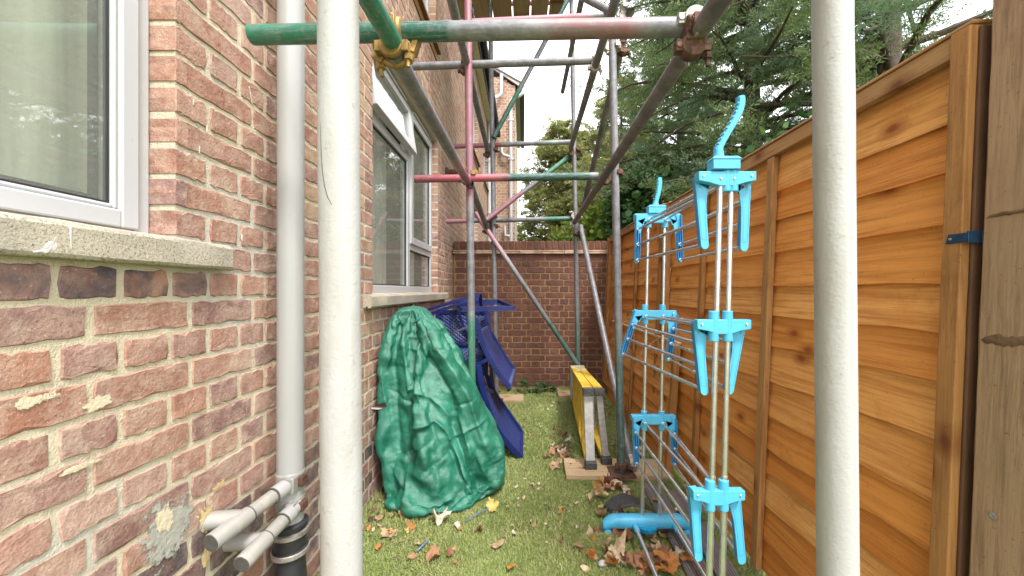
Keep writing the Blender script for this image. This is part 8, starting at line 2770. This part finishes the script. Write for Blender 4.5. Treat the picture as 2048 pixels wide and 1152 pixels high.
# leaves that stand out on the open turf
for i, (px, py, s, col, kind, lab) in enumerate([
        (876, 1048, 0.075, 'pale', 'maple', "large pale crumpled leaf in front of the green tarpaulin"),
        (915, 1056, 0.045, 'pale', 'oval', "small pale curled leaf right of the large pale one"),
        (985, 1020, 0.060, 'yellow', 'maple', "yellow brown leaf at the right foot of the green tarpaulin"),
        (778, 1075, 0.065, 'tan', 'maple', "tan lobed leaf near the white pole on the left"),
        (828, 1119, 0.050, 'brown', 'oval', "reddish leaf left of the blue strip's leaf pair near the front"),
        (868, 1122, 0.060, 'brown', 'maple', "folded brown leaf beside a yellow stalk near the front"),
        (995, 1097, 0.060, 'tan', 'oval', "folded dull tan leaf lying in the middle of the turf near the front"),
        (1022, 1141, 0.055, 'orange', 'oval', "bright orange yellow leaf at the very front of the turf"),
        (1165, 1100, 0.075, 'brown', 'oval', "long reddish brown leaf left of the black rubber strip"),
        (1175, 1078, 0.055, 'tan', 'maple', "crumpled tan leaf touching the top of the black rubber strip"),
        (1243, 1078, 0.085, 'brown', 'maple', "big copper brown leaf under the blue foot of the airer"),
        (1308, 1088, 0.050, 'tan', 'oval', "pale pinkish leaf right of the airer's base rod"),
        (1328, 1075, 0.052, 'dark', 'oval', "purplish leaf just under the airer foot's glossy boss"),
        (1232, 1122, 0.085, 'tan', 'maple', "long pale tan leaf below the black rubber strip"),
        (1200, 997, 0.080, 'yellow', 'maple', "light tan maple leaf left of the curled turf offcut"),
        (1238, 971, 0.070, 'dark', 'oval', "dark greyish leaf upright in front of the sole board"),
        (1335, 1140, 0.085, 'orange', 'maple', "bright copper leaf by the deck plank at the front"),
        (1120, 1031, 0.030, 'orange', 'oval', "small orange leaf alone on the open turf"),
        (1123, 1090, 0.030, 'brown', 'oval', "small rusty leaf alone on the turf left of the rubber strip"),
        (1155, 1012, 0.030, 'pale', 'oval', "tiny whitish leaf alone on the open turf"),
        (1018, 912, 0.040, 'tan', 'oval', "tan leaf under the tip of the blue chair's curved back")]):
    x, y = gp(px, py)
    put_leaf(x, y, s, col, kind, lab, "fallen leaves on the turf", 700 + i)
rr = random.Random(77)


def pick(ws):
    return rr.choices(list(ws), weights=list(ws.values()))[0]


n_leaf = 0


def say(col, kind, size, where):
    sz = "large" if size > 0.052 else ("middling" if size > 0.036 else ("small" if size > 0.02 else "tiny"))
    return f"{sz} {'dark red' if col == 'dark' else col} {'lobed' if kind == 'maple' else 'oval'} leaf {where}"


def zone(x, y):
    if y > 2.62:
        a = "beyond the ladder's feet" if y > 3.0 else "level with the ladder's feet"
        return a + (", left of the ladder" if x < 0.5 else ", between the ladder and the fence")
    a = "before the sole board" if y > 2.12 else ("behind the blue foot" if y > 1.85 else ("before the blue foot" if y > 1.68 else "at the drift's front"))
    b = "on the open side" if x < 0.42 else ("under the airer's base rod" if x < 0.56 else "by the deck planks")
    return a + ", " + b


def zone2(x, y):
    a = "at the very front" if y < 1.75 else ("before the tarpaulin's hem" if y < 2.02 else "left of the tarpaulin")
    return a + ( " near the left white pole" if x < -0.62 else "")


def zone3(x, y):
    a = "at the front" if y < 2.0 else ("beside the tarpaulin" if y < 2.5 else ("beside the blue chairs" if y < 3.2 else "near the garden wall"))
    return "on the open turf " + a + (", left half" if x < 0.12 else ", right half")


# drift along the fence and under the airer
for i in range(96):
    t_ = rr.random()
    px = 1170 + 225 * rr.random() ** 0.9
    py = rr.uniform(965, 1150)
    if rr.random() < 0.38:
        px, py = rr.gauss(1285, 60), rr.gauss(1135, 14)
    if rr.random() < 0.2:
        px, py = rr.gauss(1225, 22), rr.gauss(985, 12)
    if py < 962 or py > 1190 or px > 1400:
        continue
    x, y = gp(px, py)
    if 0.43 < x < 0.69 and 1.95 < y < 2.14:
        continue
    col = pick({'tan': 4, 'brown': 4, 'orange': 1.6, 'dark': 1.6, 'pale': 1.2, 'yellow': 1})
    kd, sz = 'maple' if rr.random() < 0.6 else 'oval', rr.uniform(0.026, 0.068)
    put_leaf(x, y, sz, col, kd, say(col, kd, sz, zone(x, y)), "fallen leaves on the turf", 2000 + i, rr.uniform(0.012, 0.030), 0.6)
    n_leaf += 1
# round the ladder and the far fence foot
for i in range(46):
    if rr.random() < 0.6:
        x, y = rr.uniform(0.18, 0.42), rr.uniform(2.5, 3.2)
    else:
        x, y = rr.uniform(0.62, 0.90), rr.uniform(2.62, 4.2)
    if rr.random() < 0.4:
        x, y = rr.gauss(0.26, 0.05), rr.gauss(2.78, 0.08)
    col = pick({'tan': 4, 'brown': 3, 'dark': 2, 'pale': 1.5, 'orange': 1})
    kd, sz = 'maple' if rr.random() < 0.6 else 'oval', rr.uniform(0.024, 0.055)
    put_leaf(x, y, sz, col, kd, say(col, kd, sz, zone(x, y)), "fallen leaves on the turf", 3000 + i)
# in the shade at the tarpaulin and the white pole
for i in range(40):
    px, py = rr.uniform(728, 830), rr.uniform(985, 1090)
    if rr.random() < 0.35:
        px, py = rr.uniform(735, 960), rr.uniform(1060, 1150)
    x, y = gp(px, py)
    if x < -0.83:
        continue
    col = pick({'tan': 3, 'brown': 4, 'dark': 2.5, 'orange': 1.2, 'yellow': 0.8})
    kd, sz = 'maple' if rr.random() < 0.4 else 'oval', rr.uniform(0.016, 0.042)
    put_leaf(x, y, sz, col, kd, say(col, kd, sz, zone2(x, y)), "fallen leaves on the turf", 4000 + i)
# thin scatter on the open turf
for i in range(80):
    x, y = rr.uniform(-0.1, 0.42), 1.65 + 2.7 * rr.random() ** 1.15
    if ((x + 0.43) / 0.36) ** 2 + ((y - 2.35) / 0.40) ** 2 < 1.0:
        continue
    col = pick({'tan': 3, 'yellow': 2, 'pale': 2.5, 'brown': 2, 'orange': 0.8})
    kd, sz = 'maple' if rr.random() < 0.3 else 'oval', rr.uniform(0.009, 0.027)
    put_leaf(x, y, sz, col, kd, say(col, kd, sz, zone3(x, y)), "fallen leaves on the turf", 5000 + i)

# conker husk, pebbles, blue strip, twigs
m = MB()
x, y = gp(1183, 1122)
nc = 260
gg = np.random.default_rng(3)
dirs = norm(gg.normal(0, 1, (nc, 3)))
C0 = np.array([x, y, 0.032])
sd_ = norm(np.cross(dirs, gg.normal(0, 1, (nc, 3)))) * 0.0012
husk = thing("conker_husk", (x, y, 0), "spiky orange brown husk on the turf beside the leaf drift", "husk")
M_husk = simple("rusty_husk", (0.50, 0.17, 0.03), 0.8, var=0.4, nscale=90)
np_obj("spines", np.stack([C0 + dirs * 0.011 - sd_, C0 + dirs * 0.011 + sd_, C0 + dirs * 0.022], 1).reshape(-1, 3), np.arange(nc * 3).reshape(nc, 3), M_husk, husk)
m.lathe([(0.0005, -0.012), (0.008, -0.009), (0.012, 0.0), (0.008, 0.009), (0.0005, 0.012)], Matrix.Translation((x, y, 0.032)), 12)
obj("shell", m, simple("dark_husk_core", (0.22, 0.06, 0.015), 0.8), husk, smooth=60)
M_peb = simple("grey_pebble", (0.42, 0.41, 0.40), 0.8, var=0.3, nscale=50, bump=0.3)
for i, (px, py, s, lab) in enumerate(((1205, 1137, 0.017, "grey white pebble in front of the torn turf"), (1231, 1126, 0.016, "greenish grey pebble right of the torn turf"))):
    x, y = gp(px, py)
    m = MB()
    m.lathe([(0.0005, -0.6), (0.6, -0.5), (0.95, -0.1), (0.85, 0.35), (0.4, 0.62), (0.0005, 0.66)], Matrix.Translation((x, y, 0.022)) @ Matrix.Rotation(0.4 + i, 4, 'Z') @ Matrix.Diagonal((s * 1.25, s * 0.9, s, 1)), 14)
    tag(obj("pebble", m, M_peb, None, smooth=60), lab, "pebble")
M_strip = simple("blue_grey_strip", (0.10, 0.17, 0.30), 0.6, var=0.5, nscale=80)
for (p0, p1, w, lab, nm) in (((834, 1111), (857, 1090), 0.007, "short blue plastic strip on the turf near the front", "plastic_strip"),
                             ((930, 1050), (978, 1024), 0.005, "bluish stalk running to the leaf at the tarpaulin's foot", "stalk")):
    a0, a1 = Vector((*gp(*p0), 0.020)), Vector((*gp(*p1), 0.022))
    m = MB()
    m.tube([a0, a0.lerp(a1, 0.5) + Vector((0.004, 0, 0.005)), a1], [w * 0.5, w * 0.6, w * 0.35], 8)
    tag(obj(nm, m, M_strip, None, smooth=60), lab, "strip" if nm == "plastic_strip" else "stalk")
M_twig = simple("brown_twig", (0.24, 0.16, 0.10), 0.85, var=0.4, nscale=50)
for i, (p0, p1, lab) in enumerate((((782, 1098), (830, 1086), "thin brown twig on the turf near the left white pole"), ((783, 1123), (803, 1130), "short grey twig at the front left of the turf"),
                                   ((1040, 1135), (1050, 1151), "straw coloured twig at the front of the turf"), ((1000, 1085), (1012, 1079), "small twig crossing the folded tan leaf"))):
    a0, a1 = Vector((*gp(*p0), 0.018)), Vector((*gp(*p1), 0.022))
    m = MB()
    m.tube([a0, a0.lerp(a1, 0.5) + Vector((0.0, 0.006, 0.003)), a1], [0.0022, 0.002, 0.0012], 6)
    tag(obj("twig", m, M_twig, None, smooth=60), lab, "twig")
# dirt and cobweb fluff caught on the tarpaulin are part of its material; straws caught in the spare panel
m = MB()
for (a_, b_) in (((1318, 690), (1300, 660)), ((1330, 668), (1296, 692)), ((1312, 664), (1318, 688)), ((1280, 712), (1285, 695))):
    a0, a1 = at(a_[0], a_[1], 2.42), at(b_[0], b_[1], 2.42)
    m.tube([a0, a0.lerp(a1, 0.5) + Vector((0.004, 0, 0.006)), a1], 0.0012, 5)
tag(obj("straw", m, M_sawn, None), "loose pale straws caught on top of the spare fence panel", "straw")
print("crown faces", cnt, "leaves", n_leaf)
